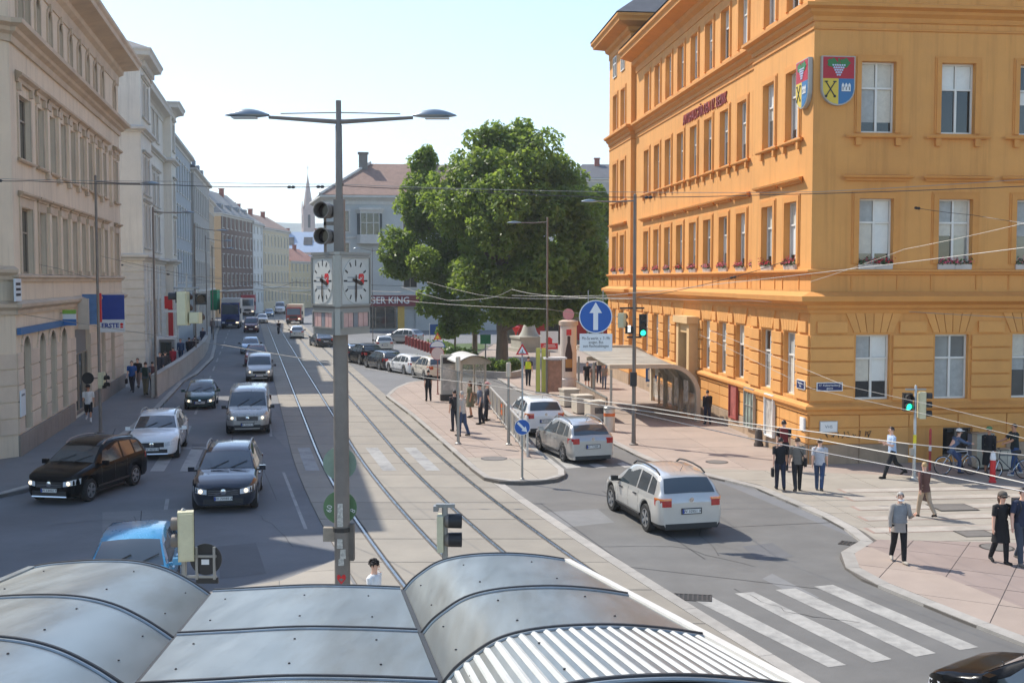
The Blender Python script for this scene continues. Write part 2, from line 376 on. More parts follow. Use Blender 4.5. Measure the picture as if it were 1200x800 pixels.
# repairs in the asphalt
PATCH = mat('asphalt_patch', (.13, .13, .133), .85, var=.12, scale=1.5, bump=.2, bscale=60); PATCH2 = mat('asphalt_patch_pale', (.2, .198, .194), .85, var=.12, scale=1.5, bump=.2, bscale=60)
for q, m, z in (([(120, 600), (210, 596), (222, 625), (120, 632)], PATCH2, .004), ([(255, 640), (300, 636), (312, 672), (258, 678)], PATCH, .004), ([(225, 520), (250, 519), (252, 540), (224, 541)], PATCH, .004), ([(205, 462), (240, 445), (246, 452), (212, 470)], PATCH2, .004),
                ([(640, 600), (700, 596), (720, 612), (660, 618)], PATCH2, .0065), ([(870, 640), (905, 636), (930, 652), (890, 658)], PATCH, .0065), ([(740, 565), (790, 585), (784, 589), (734, 569)], PATCH, .0065), ([(905, 672), (960, 700), (948, 706), (893, 678)], PATCH2, .0065), ([(320, 480), (345, 505), (340, 530), (312, 500)], PATCH2, .004)):
    sheet('asphalt_repair', pxpoly(q), z, m)
def crack(pts, z, m=TAR, w0=.012, sd=0):
    rr = random.Random(sd); b = MB(); rows = []
    for i in range(len(pts)-1):
        a, c = G(*pts[i]), G(*pts[i+1])
        for k in range(8):
            p = a.lerp(c, k/8); n = (c-a).cross(Vector((0, 0, 1))).normalized(); o = rr.gauss(0, .05); w_ = w0*rr.uniform(.4, 1.3); rows.append([(p+n*(o-w_)+Vector((0, 0, z)))[:], (p+n*(o+w_)+Vector((0, 0, z)))[:]])
    b.grid(rows); struct('tar_seam', b, m)
for k, (pts, z) in enumerate((([(60, 615), (140, 608), (230, 640)], .0085), ([(180, 560), (260, 545), (330, 548)], .0085), ([(300, 600), (345, 640), (380, 645)], .0085), ([(150, 640), (160, 600)], .0085), ([(690, 640), (790, 640), (900, 668)], .0085), ([(800, 600), (850, 660)], .0085), ([(270, 470), (300, 520), (330, 600)], .0085), ([(860, 690), (930, 720), (1020, 730)], .0105))): crack(pts, z, sd=k)
IRON = mat('cast_iron', (.09, .085, .08), .6, metal=.6, var=.2, scale=12)
def grate(u, v, sx, sy, z, rz, label):
    p = G(u, v, z); t = thing('storm_drain', label, 'drain', p, rz)
    b = MB(); b.box(-sx/2, sx/2, -sy/2, sy/2, 0, .006); b.build('drain_pit', GROOVE, t)
    b = MB(); e = .04
    for q in ((-sx/2, sx/2, -sy/2, -sy/2+e), (-sx/2, sx/2, sy/2-e, sy/2), (-sx/2, -sx/2+e, -sy/2, sy/2), (sx/2-e, sx/2, -sy/2, sy/2)): b.box(*q, .002, .014)
    b.build('drain_frame', IRON, t)
    n = int(sx/.09)
    for i in range(1, n): ub('drain_bar', IRON, t, -sx/2+i*sx/n-.02, -sx/2+i*sx/n+.02, -sy/2+e, sy/2-e, .003, .012)
grate(812, 700, .8, .5, .005, R(-10), 'iron storm drain at the left end of the zebra crossing')
grate(998, 637, .6, .4, .005, R(-30), 'small iron storm drain by the curved kerb of the plaza')
def cover(u, v, r, z, label, sq=False):
    p = G(u, v, z); t = thing('manhole_cover', label, 'manhole cover', p, FA)
    b = MB()
    if sq: b.box(-r, r, -r*.8, r*.8, 0, .006); b.build('cover_frame', IRON, t); ub('cover_plate', mat('cover_grey', (.17, .155, .14), .7, var=.15, scale=9), t, -r+.05, r-.05, -r*.8+.05, r*.8-.05, .001, .009)
    else:
        b.lathe([(r, 0), (r, .006)], 20); b.build('cover_frame', IRON, t); b = MB(); b.lathe([(r-.05, .001), (r-.05, .01)], 20); b.build('cover_plate', mat('cover_grey', (.17, .155, .14), .7, var=.15, scale=9), t)
cover(840, 541, .42, PZ+.013, 'round iron manhole cover on the pink plaza behind the silver off-roader')
cover(579, 537, .5, .132, 'round manhole cover on the tip of the platform island')
cover(1116, 594, .6, PZ+.024, 'large square service cover between the pale crossing stripes', True)
cover(1143, 625, .45, PZ+.013, 'square service cover left of the couple holding hands', True)
cover(1168, 641, .42, PZ+.013, 'round service cover at the feet of the couple holding hands')
# hills behind the town
HILL = mat('hill_woods', (.1, .14, .13), .95, var=.25, scale=.02)
b = MB(); rows = []
for j, (y, hh) in enumerate(((1500, 0), (1700, 60), (1950, 165), (2300, 172), (2900, 0))):
    rows.append([(x, y+40*math.sin(x*.01), hh*(.75+.2*math.sin(x*.004+1)+.08*math.sin(x*.013+j))+2-3*(hh == 0)) for x in range(-1600, 1000, 50)])
b.grid(rows); struct('hills', b, HILL, 60)
# ================= facade kit
STONE_G = None
PANES = {}
def wallmesh(b, L, bands, rev=.22, x0=0):
    """front skin at y=0 with openings; bands: (z0,z1,[(xa,xb,za,zb)])"""
    for z0, z1, wins in bands:
        wins = sorted(wins); x = x0
        for xa, xb, za, zb in wins:
            if xa > x+1e-4: b.add([(x, 0, z0), (xa, 0, z0), (xa, 0, z1), (x, 0, z1)], [(0, 1, 2, 3)])
            if za > z0+1e-4: b.add([(xa, 0, z0), (xb, 0, z0), (xb, 0, za), (xa, 0, za)], [(0, 1, 2, 3)])
            if zb < z1-1e-4: b.add([(xa, 0, zb), (xb, 0, zb), (xb, 0, z1), (xa, 0, z1)], [(0, 1, 2, 3)])
            b.add([(xa, 0, za), (xb, 0, za), (xb, 0, zb), (xa, 0, zb), (xa, rev, za), (xb, rev, za), (xb, rev, zb), (xa, rev, zb)], [(0, 4, 5, 1)[::-1], (1, 5, 6, 2)[::-1], (2, 6, 7, 3)[::-1], (3, 7, 4, 0)[::-1], (4, 5, 6, 7)])
            x = xb
        if x < x0+L-1e-4: b.add([(x, 0, z0), (x0+L, 0, z0), (x0+L, 0, z1), (x, 0, z1)], [(0, 1, 2, 3)])
WMESH = {}
def window(root, F, xa, xb, za, zb, frm, pane, rev=.22, style='cross', name='window', fw=.07, blind=None):
    """casement: frame with mullion and transom, its panes as sub-parts"""
    w, h = xb-xa, zb-za; tz = h*.62; k = (round(w, 2), round(h, 2), style, frm.name, fw)
    if k not in WMESH:
        b = MB(); d0, d1 = -.06, .02
        b.box(0, fw, d0, d1, 0, h); b.box(w-fw, w, d0, d1, 0, h); b.box(fw, w-fw, d0, d1, 0, fw); b.box(fw, w-fw, d0, d1, h-fw, h)
        tz = h*.62
        if style in ('cross', 'tall'):
            b.box(w/2-fw*.6, w/2+fw*.6, d0-.015, d1, fw, tz); b.box(w/2-fw*.5, w/2+fw*.5, d0-.01, d1, tz+fw, h-fw)
            b.box(fw, w-fw, d0-.02, d1, tz, tz+fw)
        elif style == 'mid': b.box(w/2-fw*.6, w/2+fw*.6, d0-.015, d1, fw, h-fw)
        WMESH[k] = b.mesh(name, frm)
        b = MB(); b.box(fw*.9, w-fw*.9, -.012, .0, fw*.9, h-fw*.9); WMESH[k+('p',)] = b.mesh('pane', pane)
        if style == 'cross':
            b = MB(); b.box(fw*.9, w/2, -.012, 0, fw, tz); WMESH[k+('p1',)] = b.mesh('pane', pane)
            b = MB(); b.box(fw*.9, w/2, -.012, 0, tz, h-fw); WMESH[k+('p2',)] = b.mesh('pane', pane)
    o = put(name, WMESH[k], root, F @ Matrix.Translation((xa, rev-.03, za)))
    if style == 'cross' and blind:
        r_ = random.Random(int(xa*71+za*13+w*997)); hb = [.0, .3, .55, .75, .95][r_.randrange(5)]*tz; up = r_.random() < .75
        for z0, z1 in (((tz-hb, tz-.005),) if hb else ())+(((tz+fw+.005, h-fw-.005),) if up else ()):
            for x0, x1 in ((fw+.012, w/2-fw*.6-.012), (w/2+fw*.6+.012, w-fw-.012)): ub('blind', blind[r_.randrange(len(blind))], o, x0, x1, -.0165, -.0135, z0+.002, z1)
    if style == 'cross':
        for q, dx in (('p1', 0), ('p1', w/2-fw*.9), ('p2', 0), ('p2', w/2-fw*.9)): put('pane', WMESH[k+(q,)], o, Matrix.Translation((dx, 0, 0)))
    else: put('pane', WMESH[k+('p',)], o)
    return o
def trim(b, prof, x0, x1, z, ret=(True, True)):
    """moulding: prof list of (y_out, z_rel) swept from x0 to x1 (ends mitred outwards when ret)"""
    n = len(prof); vs = []
    for e, x in ((0, x0), (1, x1)):
        for y, dz in prof: vs.append((x+((-1 if e == 0 else 1)*y if ret[e] else 0), -y, z+dz))
    b.add(vs, [(i, n+i, n+i+1, i+1) for i in range(n-1)])
    if not ret[0]: b.add(vs[:n], [tuple(range(n))])
    if not ret[1]: b.add(vs[n:], [tuple(range(n-1, -1, -1))])
    for e in (0, 1):
        if ret[e]:
            s = 1 if e else -1; q = vs[e*n:(e+1)*n]; b.add(q+[(q[i][0]-(s*prof[i][0]), .0, q[i][2]) for i in range(n)], [((i, i+1, n+i+1, n+i) if e == 0 else (i+1, i, n+i, n+i+1)) for i in range(n-1)])
HOOD = [(0, -.06), (.1, -.06), (.12, 0), (.24, .05), (.26, .12), (0, .18)]
SILL = [(0, -.05), (.14, -.05), (.18, .0), (.18, .05), (0, .08)]
def core(b, L, D, z0, z1, y0=.23, x0=0):
    b.box(x0+.0, x0+L, y0, D, z0, z1)
def mitre(pts):
    """unit offset directions for a polyline of 2-d points (outward = right side of travel)"""
    o = []
    for i, p in enumerate(pts):
        d1 = (pts[i]-pts[i-1]).normalized() if i else (pts[1]-pts[0]).normalized()
        d2 = (pts[i+1]-pts[i]).normalized() if i < len(pts)-1 else d1
        n1, n2 = Vector((d1.y, -d1.x)), Vector((d2.y, -d2.x)); m = (n1+n2).normalized(); o.append(m/max(.3, m.dot(n1)))
    return o
def cornice(root, name, pts, prof, z, m, M=None):
    """moulding round corners; pts polyline in plan, outside on the right of travel"""
    pts = [Vector(p) for p in pts]; ms = mitre(pts); n = len(prof); b = MB()
    b.grid([[(*(p+q*y)[:], z+dz) for y, dz in prof] for p, q in zip(pts, ms)])
    for i in (0, -1):
        p, q = pts[i], ms[i]; b.add([(*(p+q*y)[:], z+dz) for y, dz in prof], [tuple(range(n)) if i == 0 else tuple(range(n-1, -1, -1))])
    return b.build(name, m, root, M)
# ================= the ochre office building on the right
OCH = mat('ochre_plaster', lin(222, 159, 88), .85, var=.07, scale=.45, bump=.12, bscale=22, dirt=.45, dcol=lin(200, 136, 68), streak=.4)
BLINDS = [mat('blind_white', lin(226, 226, 218), .5, var=.06, scale=3), mat('blind_cream', lin(206, 200, 184), .5, var=.1, scale=6), mat('blind_grey', lin(168, 170, 166), .5, var=.15, scale=5)]
OCHD = mat('ochre_trim', lin(216, 150, 78), .8, var=.08, scale=1.2, bump=.1, bscale=20, dirt=.35, dcol=lin(188, 124, 60))
OCHB = mat('ochre_block', lin(223, 161, 90), .85, var=.08, scale=.9, bump=.15, bscale=22, dirt=.35, dcol=lin(206, 146, 76), island=.05)
PLINTH = mat('plinth_stone', lin(172, 148, 122), .85, var=.12, scale=1.4, bump=.25, bscale=18, dirt=.5, dcol=lin(120, 100, 84), island=.07, streak=.4)
WHITEF = mat('white_window_paint', lin(226, 222, 212), .5, var=.05, scale=3)
PANE_O = pane_mat('pane_office', (.02, .022, .022), lin(176, 178, 170))
SLATE = mat('slate_roof', lin(92, 92, 94), .6, var=.2, scale=1.5)
ZINC = mat('zinc_sheet', lin(160, 160, 155), .45, metal=.6, var=.1, scale=2)
orange = thing('office_building', 'large ochre plastered office building with rusticated ground floor on the square corner', 'building', (Bc.x, Bc.y, 0), FA)
LF, LSQ, REC = 38.2, 31.0, .3
F_SQ = Matrix.Identity(4)
def FS(a_far, rec=0): return Matrix.Translation((rec, a_far, 0)) @ Matrix.Rotation(R(-90), 4, 'Z')
Z = dict(pl=1.9, belt=2.3, gf0=2.42, gf1=4.8, cor0=5.65, cor1=6.3, sb=7.1, w10=7.4, w11=9.75, w20=12.12, w21=14.66, c20=16.1, c21=16.8, w30=17.0, w31=19.3, ev=20.7)
def och_face(F, L, wx, top, gfwx=None, x0=0, doors=(), skip=()):
    """one plane of the facade: wall with openings, windows and their trims, stone blocks between the ground floor windows"""
    gfwx = wx if gfwx is None else gfwx
    bands = [(0, Z['belt'], [(a, b, .25, 1.35) for a, b in doors]), (Z['belt'], Z['cor1'], [(a, b, Z['gf0'], Z['gf1']) for a, b in gfwx]),
             (Z['cor1'], 10.9, [(a, b, Z['w10'], Z['w11']) for a, b in wx]), (10.9, Z['c21'], [(a, b, Z['w20'], Z['w21']) for a, b in wx]), (Z['c21'], top, [(a, b, Z['w30'], Z['w31']) for a, b in wx])]
    b = MB(); wallmesh(b, L, bands, .3, x0); b.build('wall', OCH, orange, F)
    for za, zb, s in ((Z['gf0'], Z['gf1'], gfwx), (Z['w10'], Z['w11'], wx), (Z['w20'], Z['w21'], wx), (Z['w30'], Z['w31'], wx)):
        for a, c in s: window(orange, F, a, c, za, zb, WHITEF, PANE_O, .27, blind=BLINDS)
    for a, c in doors: window(orange, F, a, c, .25, 1.35, mat('cellar_frame', lin(120, 110, 100), .6, var=.1), PANE_O, .25, 'mid')
    for za, zb, s, f in ((Z['w10'], Z['w11'], wx, .2), (Z['w20'], Z['w21'], wx, .17), (Z['w30'], Z['w31'], wx, .15)):
        for a, c in s:
            q = MB(); q.box(a-f, a, -.07, -.0, za, zb+f); q.box(c, c+f, -.07, 0, za, zb+f); q.box(a, c, -.07, 0, zb, zb+f)
            q.box(a-f-.06, a-f, -.035, -.0, za, zb+f+.06); q.box(c+f, c+f+.06, -.035, 0, za, zb+f+.06); q.box(a-f, c+f, -.035, 0, zb+f, zb+f+.06)
            q.build('window_surround', OCHD, orange, F)
    for a, c in wx:
        if c-a < 1: continue
        q = MB(); trim(q, HOOD, a-.45, c+.45, 10.45); q.build('window_hood', OCHD, orange, F)
        q = MB(); trim(q, SILL, a-.42, c+.42, 11.98)
        for e in (a-.2, c+.0): q.box(e, e+.2, -.13, 0, 11.66, 11.925)
        q.build('window_sill', OCHD, orange, F)
    # ground floor: blocks, wedge stones over the windows
    edges = [x0]+[e for a, c in gfwx for e in (a-.1, c+.1)]+[x0+L]
    nc = 6; ch = (5.3-2.36)/nc
    for i in range(0, len(edges), 2):
        a, c = edges[i], edges[i+1]
        if c-a < .25: continue
        for k in range(nc-1+1):
            z0 = 2.36+k*ch
            if z0+ch > 4.95: continue
            ub('stone_block', OCHB, orange, a+.0, c-.0, -.085, .01, z0+.03, z0+ch-.03, F, bev=.035)
    for i in range(0, len(edges), 2):
        a, c = edges[i], edges[i+1]
        if c-a > .9: ub('stone_block', OCHB, orange, a+.25, c-.25, -.085, .01, 4.87, 5.28, F, bev=.035)
    for a, c in gfwx:
        n = 6; mx = (a+c)/2
        for k in range(n):
            t0, t1 = (k/n-.5)*2, ((k+1)/n-.5)*2; w0, w1 = (c-a)/2+.1, (c-a)/2+.42
            q = MB(); g = .013
            q.add([(mx+t0*w0+g, -.05, 4.88), (mx+t1*w0-g, -.05, 4.88), (mx+t1*w1-g, -.05, 5.6), (mx+t0*w1+g, -.05, 5.6), (mx+t0*w0+g, 0, 4.88), (mx+t1*w0-g, 0, 4.88), (mx+t1*w1-g, 0, 5.6), (mx+t0*w1+g, 0, 5.6)],
                  [(0, 1, 2, 3), (0, 3, 7, 4), (1, 5, 6, 2), (3, 2, 6, 7), (0, 4, 5, 1)]); q.build('wedge_stone', OCHB, orange, F)
    # panels under the first floor sill, base course
    for a, c in wx:
        q = MB(); q.box(a-.25, a-.19, -.03, 0, 6.45, 7.0); q.box(c+.19, c+.25, -.03, 0, 6.45, 7.0); q.build('sill_bracket', OCHD, orange, F)
    x = x0
    while x < x0+L-.3:
        wd = min(1.9, x0+L-x)
        hit = [d for d in doors if d[0]-.1 < x+wd and d[1]+.1 > x]
        if not hit: ub('base_stone', PLINTH, orange, x+.015, x+wd-.015, -.07, .01, .0, .78, F, bev=.02)
        ub('stone_block', OCHB, orange, x+.02, x+wd-.02, -.05, .01, 1.42, 1.86, F, bev=.02)
        if not hit: ub('stone_block', OCHB, orange, x+.02, x+wd-.02, -.05, .01, .82, 1.38, F, bev=.02)
        x += wd
bays = [(x, x+1.3) for x in (1.76, 4.79, 7.8, 10.8, 13.8, 16.8, 19.8, 22.8, 25.8)]
och_face(F_SQ, LSQ, bays, 22.6, [(a-.02, b-.02) for a, b in bays], doors=[(5.15, 6.3)])
PV = 6.75
near = [(1.40, 2.72), (4.05, 5.37)]
och_face(FS(PV), PV, [(PV-b, PV-a) for a, b in near][::-1], 22.6)
main = [(6.92, 7.45)]+[(8.43+2.66*k, 9.72+2.66*k) for k in range(8)]
MF = 31.05
gf = [(6.92, 7.45), (8.43, 9.72), (11.09, 12.38), (13.75, 15.04), (19.07, 20.36), (21.7, 23.0), (24.4, 25.7), (27.05, 28.3)]
och_face(FS(MF, REC), MF-PV, [(MF-b, MF-a) for a, b in main][::-1], 20.9, [(MF-b, MF-a) for a, b in gf][::-1])
far = [(32.7, 34.05), (35.3, 36.65)]
och_face(FS(LF), LF-MF, [(LF-b, LF-a) for a, b in far][::-1], 23.0)
b = MB()      # returns of the end pavilions, body behind the facades
b.add([(0, MF, 0), (REC, MF, 0), (REC, MF, 23), (0, MF, 23)], [(0, 1, 2, 3)]); b.add([(0, PV, 0), (REC, PV, 0), (REC, PV, 22.6), (0, PV, 22.6)], [(3, 2, 1, 0)])
b.box(.72, LSQ, .72, LF-.01, 0, 20.85); b.box(.02, 7, MF+.02, LF, 20.86, 23); b.box(.31, 7.5, .31, PV-.02, 20.86, 22.6); b.add([(0, LF, 0), (15, LF, 0), (15, LF, 23), (0, LF, 23)], [(3, 2, 1, 0)])
b.build('rear_wall', OCH, orange)
pl = [(LSQ, 0), (0, 0), (0, PV), (REC, PV), (REC, MF), (0, MF), (0, LF)][::-1]
BELT = [(0, 0), (.1, .0), (.1, .12), (.2, .2), (.2, .3), (.02, .4)]
C1 = [(0, -.06), (.08, -.06), (.1, .06), (.2, .14), (.22, .24), (.5, .38), (.52, .56), (.06, .72)]
SB = [(0, -.12), (.1, -.1), (.1, -.03), (.2, 0), (.2, .07), (0, .1)]
C2 = [(0, -.05), (.06, -.05), (.08, .02), (.08, .12), (.22, .24), (.24, .34), (.42, .42), (.42, .54), (0, .66)]
AST = [(0, 0), (.05, .02), (.05, .09), (0, .11)]
for nm, pr, z in (('belt_course', BELT, Z['pl']), ('cornice', C1, Z['cor0']), ('sill_course', SB, Z['sb']), ('string_course', AST, 15.75), ('cornice', C2, Z['c20'])): cornice(orange, nm, pl, pr, z, OCHD)
EV = [(0, -.9), (.05, -.88), (.05, -.5), (.25, -.35), (.3, -.15), (1.0, .05), (1.02, .2), (1.15, .35), (1.15, .5), (0, .6)]
cornice(orange, 'eaves', [(REC, MF), (REC, PV)], EV, 20.7, OCHD)
cornice(orange, 'eaves', [(7, MF), (0, MF), (0, LF), (7, LF)][::-1], EV, 22.9, OCHD)
cornice(orange, 'eaves', [(REC+7, PV), (0, PV), (0, 0), (LSQ, 0)], EV, 22.5, OCHD) if 0 else cornice(orange, 'eaves', [(REC+7, PV), (0, PV), (0, 0), (LSQ, 0)][::1], [(y, z) for y, z in EV], 22.5, OCHD)
q = MB(); q.add([(-1.2, MF-1.2, 23.45), (8, MF-1.2, 23.45), (8, LF+1.2, 23.45), (-1.2, LF+1.2, 23.45), (2, MF+2.5, 26), (6, MF+2.5, 26), (6, LF-2.5, 26), (2, LF-2.5, 26)], [(0, 1, 5, 4), (1, 2, 6, 5), (2, 3, 7, 6), (3, 0, 4, 7), (4, 5, 6, 7)])
q.add([(-.9, PV, 21.25), (-.9, MF, 21.25), (6.5, MF, 26), (6.5, PV, 26)], [(3, 2, 1, 0)]); q.add([(-1.2, -1.2, 23.05), (LSQ, -1.2, 23.05), (LSQ, 7, 27), (-1.2, 8, 23.05), (5, 4, 27)], [(0, 1, 2, 4), (0, 4, 3)])
q.build('roof', SLATE, orange)
for k in range(2): window(orange, FS(LF), [1.5, 4.1][k], [2.6, 5.2][k], 20.5, 21.9, WHITEF, PANE_O, .02)
# portal on the street side with tall stone frame
Fm = FS(MF, REC); a0 = MF-18.3
q = MB(); q.box(a0, a0+.45, -.55, 0, .05, 4.6); q.box(a0+2.1, a0+2.55, -.55, 0, .05, 4.6); q.box(a0+.45, a0+2.1, -.45, 0, 4.1, 4.6); q.box(a0-.15, a0+2.7, -.7, 0, 4.6, 4.95); q.build('portal_frame', mat('portal_stone', lin(214, 178, 128), .8, var=.1), orange, Fm)
q = MB(); q.box(a0+.45, a0+2.1, -.12, -.0, .05, 4.1); d = q.build('portal_door', mat('old_oak', lin(96, 78, 62), .6, var=.2, scale=2), orange, Fm)
q = MB(); q.box(a0+.6, a0+1.95, -.14, -.12, 2.6, 3.9); q.build('door_pane', PANE_O, d)
# relief lettering, gilded dark red
text('lettering', 'AMTSHAUS FÜR DEN 17. BEZIRK', .75, mat('letters_red', lin(150, 62, 50), .5, var=.05), orange, Fm @ Matrix.Translation((MF-15.3, -.03, 15.2)) @ Matrix.Rotation(R(90), 4, 'X'), ext=.03, sx=.72)
# coats of arms of the district
def shield(M, label):
    t = thing('coat_of_arms', label, 'coat of arms'); t.matrix_world = orange_M @ M
    w_, h_ = .62, 1.75
    def outline(s, x0=-1, x1=1, top=None, bot=0):
        pts = [(-w_*s, h_)]+[(-w_*s*math.cos(R(k)), .62-.62*s*math.sin(R(k))) for k in range(0, 91, 15)]+[(w_*s*math.cos(R(k)), .62-.62*s*math.sin(R(k))) for k in range(75, -1, -15)]+[(w_*s, h_-(1-s))]
        pts[0] = (-w_*s, h_-(1-s)*.5); pts[-1] = (w_*s, h_-(1-s)*.5); return pts
    XZ = Matrix.Rotation(R(90), 4, 'X')
    q = MB(); q.prism(outline(1), 0, .16, XZ); q.build('shield', mat('shield_rim', lin(176, 172, 162), .5, var=.1), t)
    o = outline(.93); cut = lambda p, a, b: clip(p, a, b)
    zm = .95
    o2 = o if sum(o[i][0]*o[(i+1) % len(o)][1]-o[(i+1) % len(o)][0]*o[i][1] for i in range(len(o))) > 0 else o[::-1]
    topf = cut(o2, (-2, zm), (2, zm)); lowf = cut(o2, (2, zm), (-2, zm))
    for nm, p, m in (('red_field', topf, mat('arms_red', lin(176, 28, 44), .5, var=.04)), ('yellow_field', cut(lowf, (0, -1), (0, 3)), mat('arms_yellow', lin(216, 186, 66), .5, var=.04)), ('blue_field', cut(lowf, (0, 3), (0, -1)), mat('arms_blue', lin(56, 112, 158), .5, var=.04))):
        q = MB(); q.prism(p, .162, .17, XZ); q.build(nm, m, t)
    gm = mat('arms_green', lin(52, 118, 60), .5, var=.05)
    q = MB()
    for sx in (-.24, .22):
        q.prism([(sx+.19*(1+.18*math.cos(5*k*math.pi/7))*math.cos(k*math.pi/7), 1.5+.16*(1+.18*math.cos(5*k*math.pi/7))*math.sin(k*math.pi/7)) for k in range(14)], .171, .184, XZ)
    q.box(-.03, .03, -.185, -.171, 1.45, 1.66); q.build('vine_leaf', gm, t)
    q = MB()
    for r_ in range(5):
        for c_ in range(6-r_):
            q.lathe([(.042, 0), (.035, .02), (0.01, .03)], 7, XZ @ Matrix.Translation(((c_-(5-r_)/2)*.085, 1.42-r_*.085, .171)))
    q.build('grapes', mat('arms_pale', lin(196, 206, 224), .4, var=.05), t)
    q = MB(); q.mi = 0
    for s in (-1, 1):
        a, c = Vector((-.3-s*.16, 0, .32)), Vector((-.3+s*.16, 0, .82)); n = Vector((.022, 0, 0)); y = Vector((0, -.172, 0)); y2 = Vector((0, -.186, 0))
        q.add([a-n+y2, a+n+y2, c+n+y2, c-n+y2, a-n+y, a+n+y, c+n+y, c-n+y], [(0, 1, 2, 3), (0, 4, 5, 1), (1, 5, 6, 2), (2, 6, 7, 3), (3, 7, 4, 0)])
        q.box(c.x-.06, c.x+.06, -.186, -.172, c.z-.0, c.z+.04); q.lathe([(.05, 0), (.05, .014)], 8, XZ @ Matrix.Translation((a.x, a.z, .172)))
    q.build('crossed_keys', mat('arms_black', (.02, .02, .02), .5, var=0), t)
    q = MB(); q.box(.13, .43, -.186, -.172, .5, .64)
    for x in (.16, .28, .4): q.box(x-.045, x+.045, -.19, -.172, .5, .72); q.prism([(x-.05, .72), (x+.05, .72), (x, .8)], .172, .188, XZ)
    q.build('castle', mat('arms_white', lin(226, 224, 218), .5, var=.03), t)
    q = MB()
    for x in (.16, .28, .4): q.box(x-.012, x+.012, -.196, -.188, .54, .66)
    q.build('castle_window', MATS['arms_black'], t)
    return t
bpy.context.view_layer.update(); orange_M = Matrix.Translation((Bc.x, Bc.y, 0)) @ Matrix.Rotation(FA, 4, 'Z')
shield(Matrix.Translation((.85, -.01, 13.05)), 'painted coat of arms with vine, keys and castle, facing the square beside the corner')
shield(FS(PV) @ Matrix.Translation((PV-.72, -.01, 13.05)), 'painted coat of arms seen edge on, on the sunlit street side of the corner')
# flower boxes of the first floor
LEAFM = mat('box_leaves', (.05, .1, .03), .6, var=.3, scale=9)
PETALS = [mat('petal_pink', lin(226, 92, 116), .6, var=.15, scale=9), mat('petal_red', lin(196, 40, 60), .6, var=.15, scale=9), mat('petal_rose', lin(232, 140, 150), .6, var=.15, scale=9)]
TROUGH = mat('trough', lin(206, 198, 190), .6, var=.08)
def flowerbox(M, wdt, label, col, sd):
    r_ = random.Random(sd); t = thing('flower_box', label, 'flower box', group='flower boxes on the first floor sills'); t.matrix_world = orange_M @ M
    for k in (0, 1):
        q = MB(); h = wdt/2-.02; o = (k-.5)*wdt/2; q.add([(o-h/2, -.02, .0), (o+h/2, -.02, 0), (o+h/2, .16, 0), (o-h/2, .16, 0), (o-h/2-.01, -.05, .2), (o+h/2+.01, -.05, .2), (o+h/2+.01, .19, .2), (o-h/2-.01, .19, .2)], [(3, 2, 1, 0), (0, 1, 5, 4), (1, 2, 6, 5), (2, 3, 7, 6), (3, 0, 4, 7), (4, 5, 6, 7)]); q.build('trough', TROUGH, t)
    L_, P_ = MB(), MB()
    def leaf(b, c, s):
        d = Vector((r_.gauss(0, 1), r_.gauss(0, 1), r_.gauss(0, 1))).normalized(); e = d.orthogonal().normalized()*s; f_ = d.cross(e).normalized()*s
        b.add([c-e, c+f_*.6, c+e, c-f_*.6], [(0, 1, 2, 3)])
    for i in range(150): leaf(L_, Vector((r_.uniform(-wdt/2, wdt/2), r_.uniform(-.14, .18), .18+abs(r_.gauss(0, .1)))), r_.uniform(.04, .07))
    for i in range(70):
        c = Vector((r_.uniform(-wdt/2, wdt/2), r_.uniform(-.2, .1), .24+abs(r_.gauss(0, .1))))
        for k in range(2): leaf(P_, c+Vector((r_.gauss(0, .015), r_.gauss(0, .015), r_.gauss(0, .015))), .035)
    L_.build('leaves', LEAFM, t); P_.build('flowers', PETALS[col], t)
nth = ['nearest the corner', 'second from the corner', 'third from the corner', 'fourth from the corner']
for k, (a, c) in enumerate(bays[:4]): flowerbox(F_SQ @ Matrix.Translation(((a+c)/2, -.05, Z['sb']+.08)), 1.3, 'white window box with %s geraniums on the square side, %s' % (['red', 'pink', 'rose', 'red'][k], nth[k]), [1, 0, 2, 1][k], k)
names = ['first', 'second', 'third', 'fourth', 'fifth', 'sixth', 'seventh', 'eighth', 'ninth', 'tenth', 'eleventh', 'twelfth', 'thirteenth']
for k, (a, c) in enumerate(near+main+far):
    rec = REC if PV < a < MF else 0
    flowerbox(FS(0, rec) @ Matrix.Translation((-(a+c)/2, -.05, Z['sb']+.08)), min(1.25, c-a), 'window box of flowers on the sunlit street side, %s window from the corner' % names[k], [0, 1, 2, 0, 0, 2, 0, 1, 2, 0, 1, 2, 0][k], 20+k)
# plates, posters and notices on the walls
BLUEP = mat('enamel_blue', lin(24, 40, 92), .35, var=.03); WHITEP = mat('enamel_white', lin(232, 232, 228), .4, var=.04)
def plate(M, w_, h_, label, rim, face, lines, size, tm, name='street_sign', cat='street sign'):
    t = thing(name, label, cat); t.matrix_world = orange_M @ M
    q = MB(); q.box(-w_/2, w_/2, -.05, -.012, -h_/2, h_/2); q.build('rim', rim, t)
    q = MB(); q.box(-w_/2+.03, w_/2-.03, -.056, -.05, -h_/2+.03, h_/2-.03); q.build('face', face, t)
    if lines: text('lettering', lines, size, tm, t, Matrix.Translation((0, -.058, 0)) @ Matrix.Rotation(R(90), 4, 'X'), ext=.002)
plate(Matrix.Translation((.72, -.08, 2.92)), .98, .32, 'dark blue enamel street name plate on the shaded square side', WHITEP, BLUEP, '17. Kalvarienberg-\ngasse', .115, WHITEP)
plate(FS(PV) @ Matrix.Translation((PV-.55, -.08, 2.95)), .8, .34, 'blue enamel street name plate on the sunlit street side', WHITEP, BLUEP, 'Elterlein-\nplatz', .11, WHITEP)
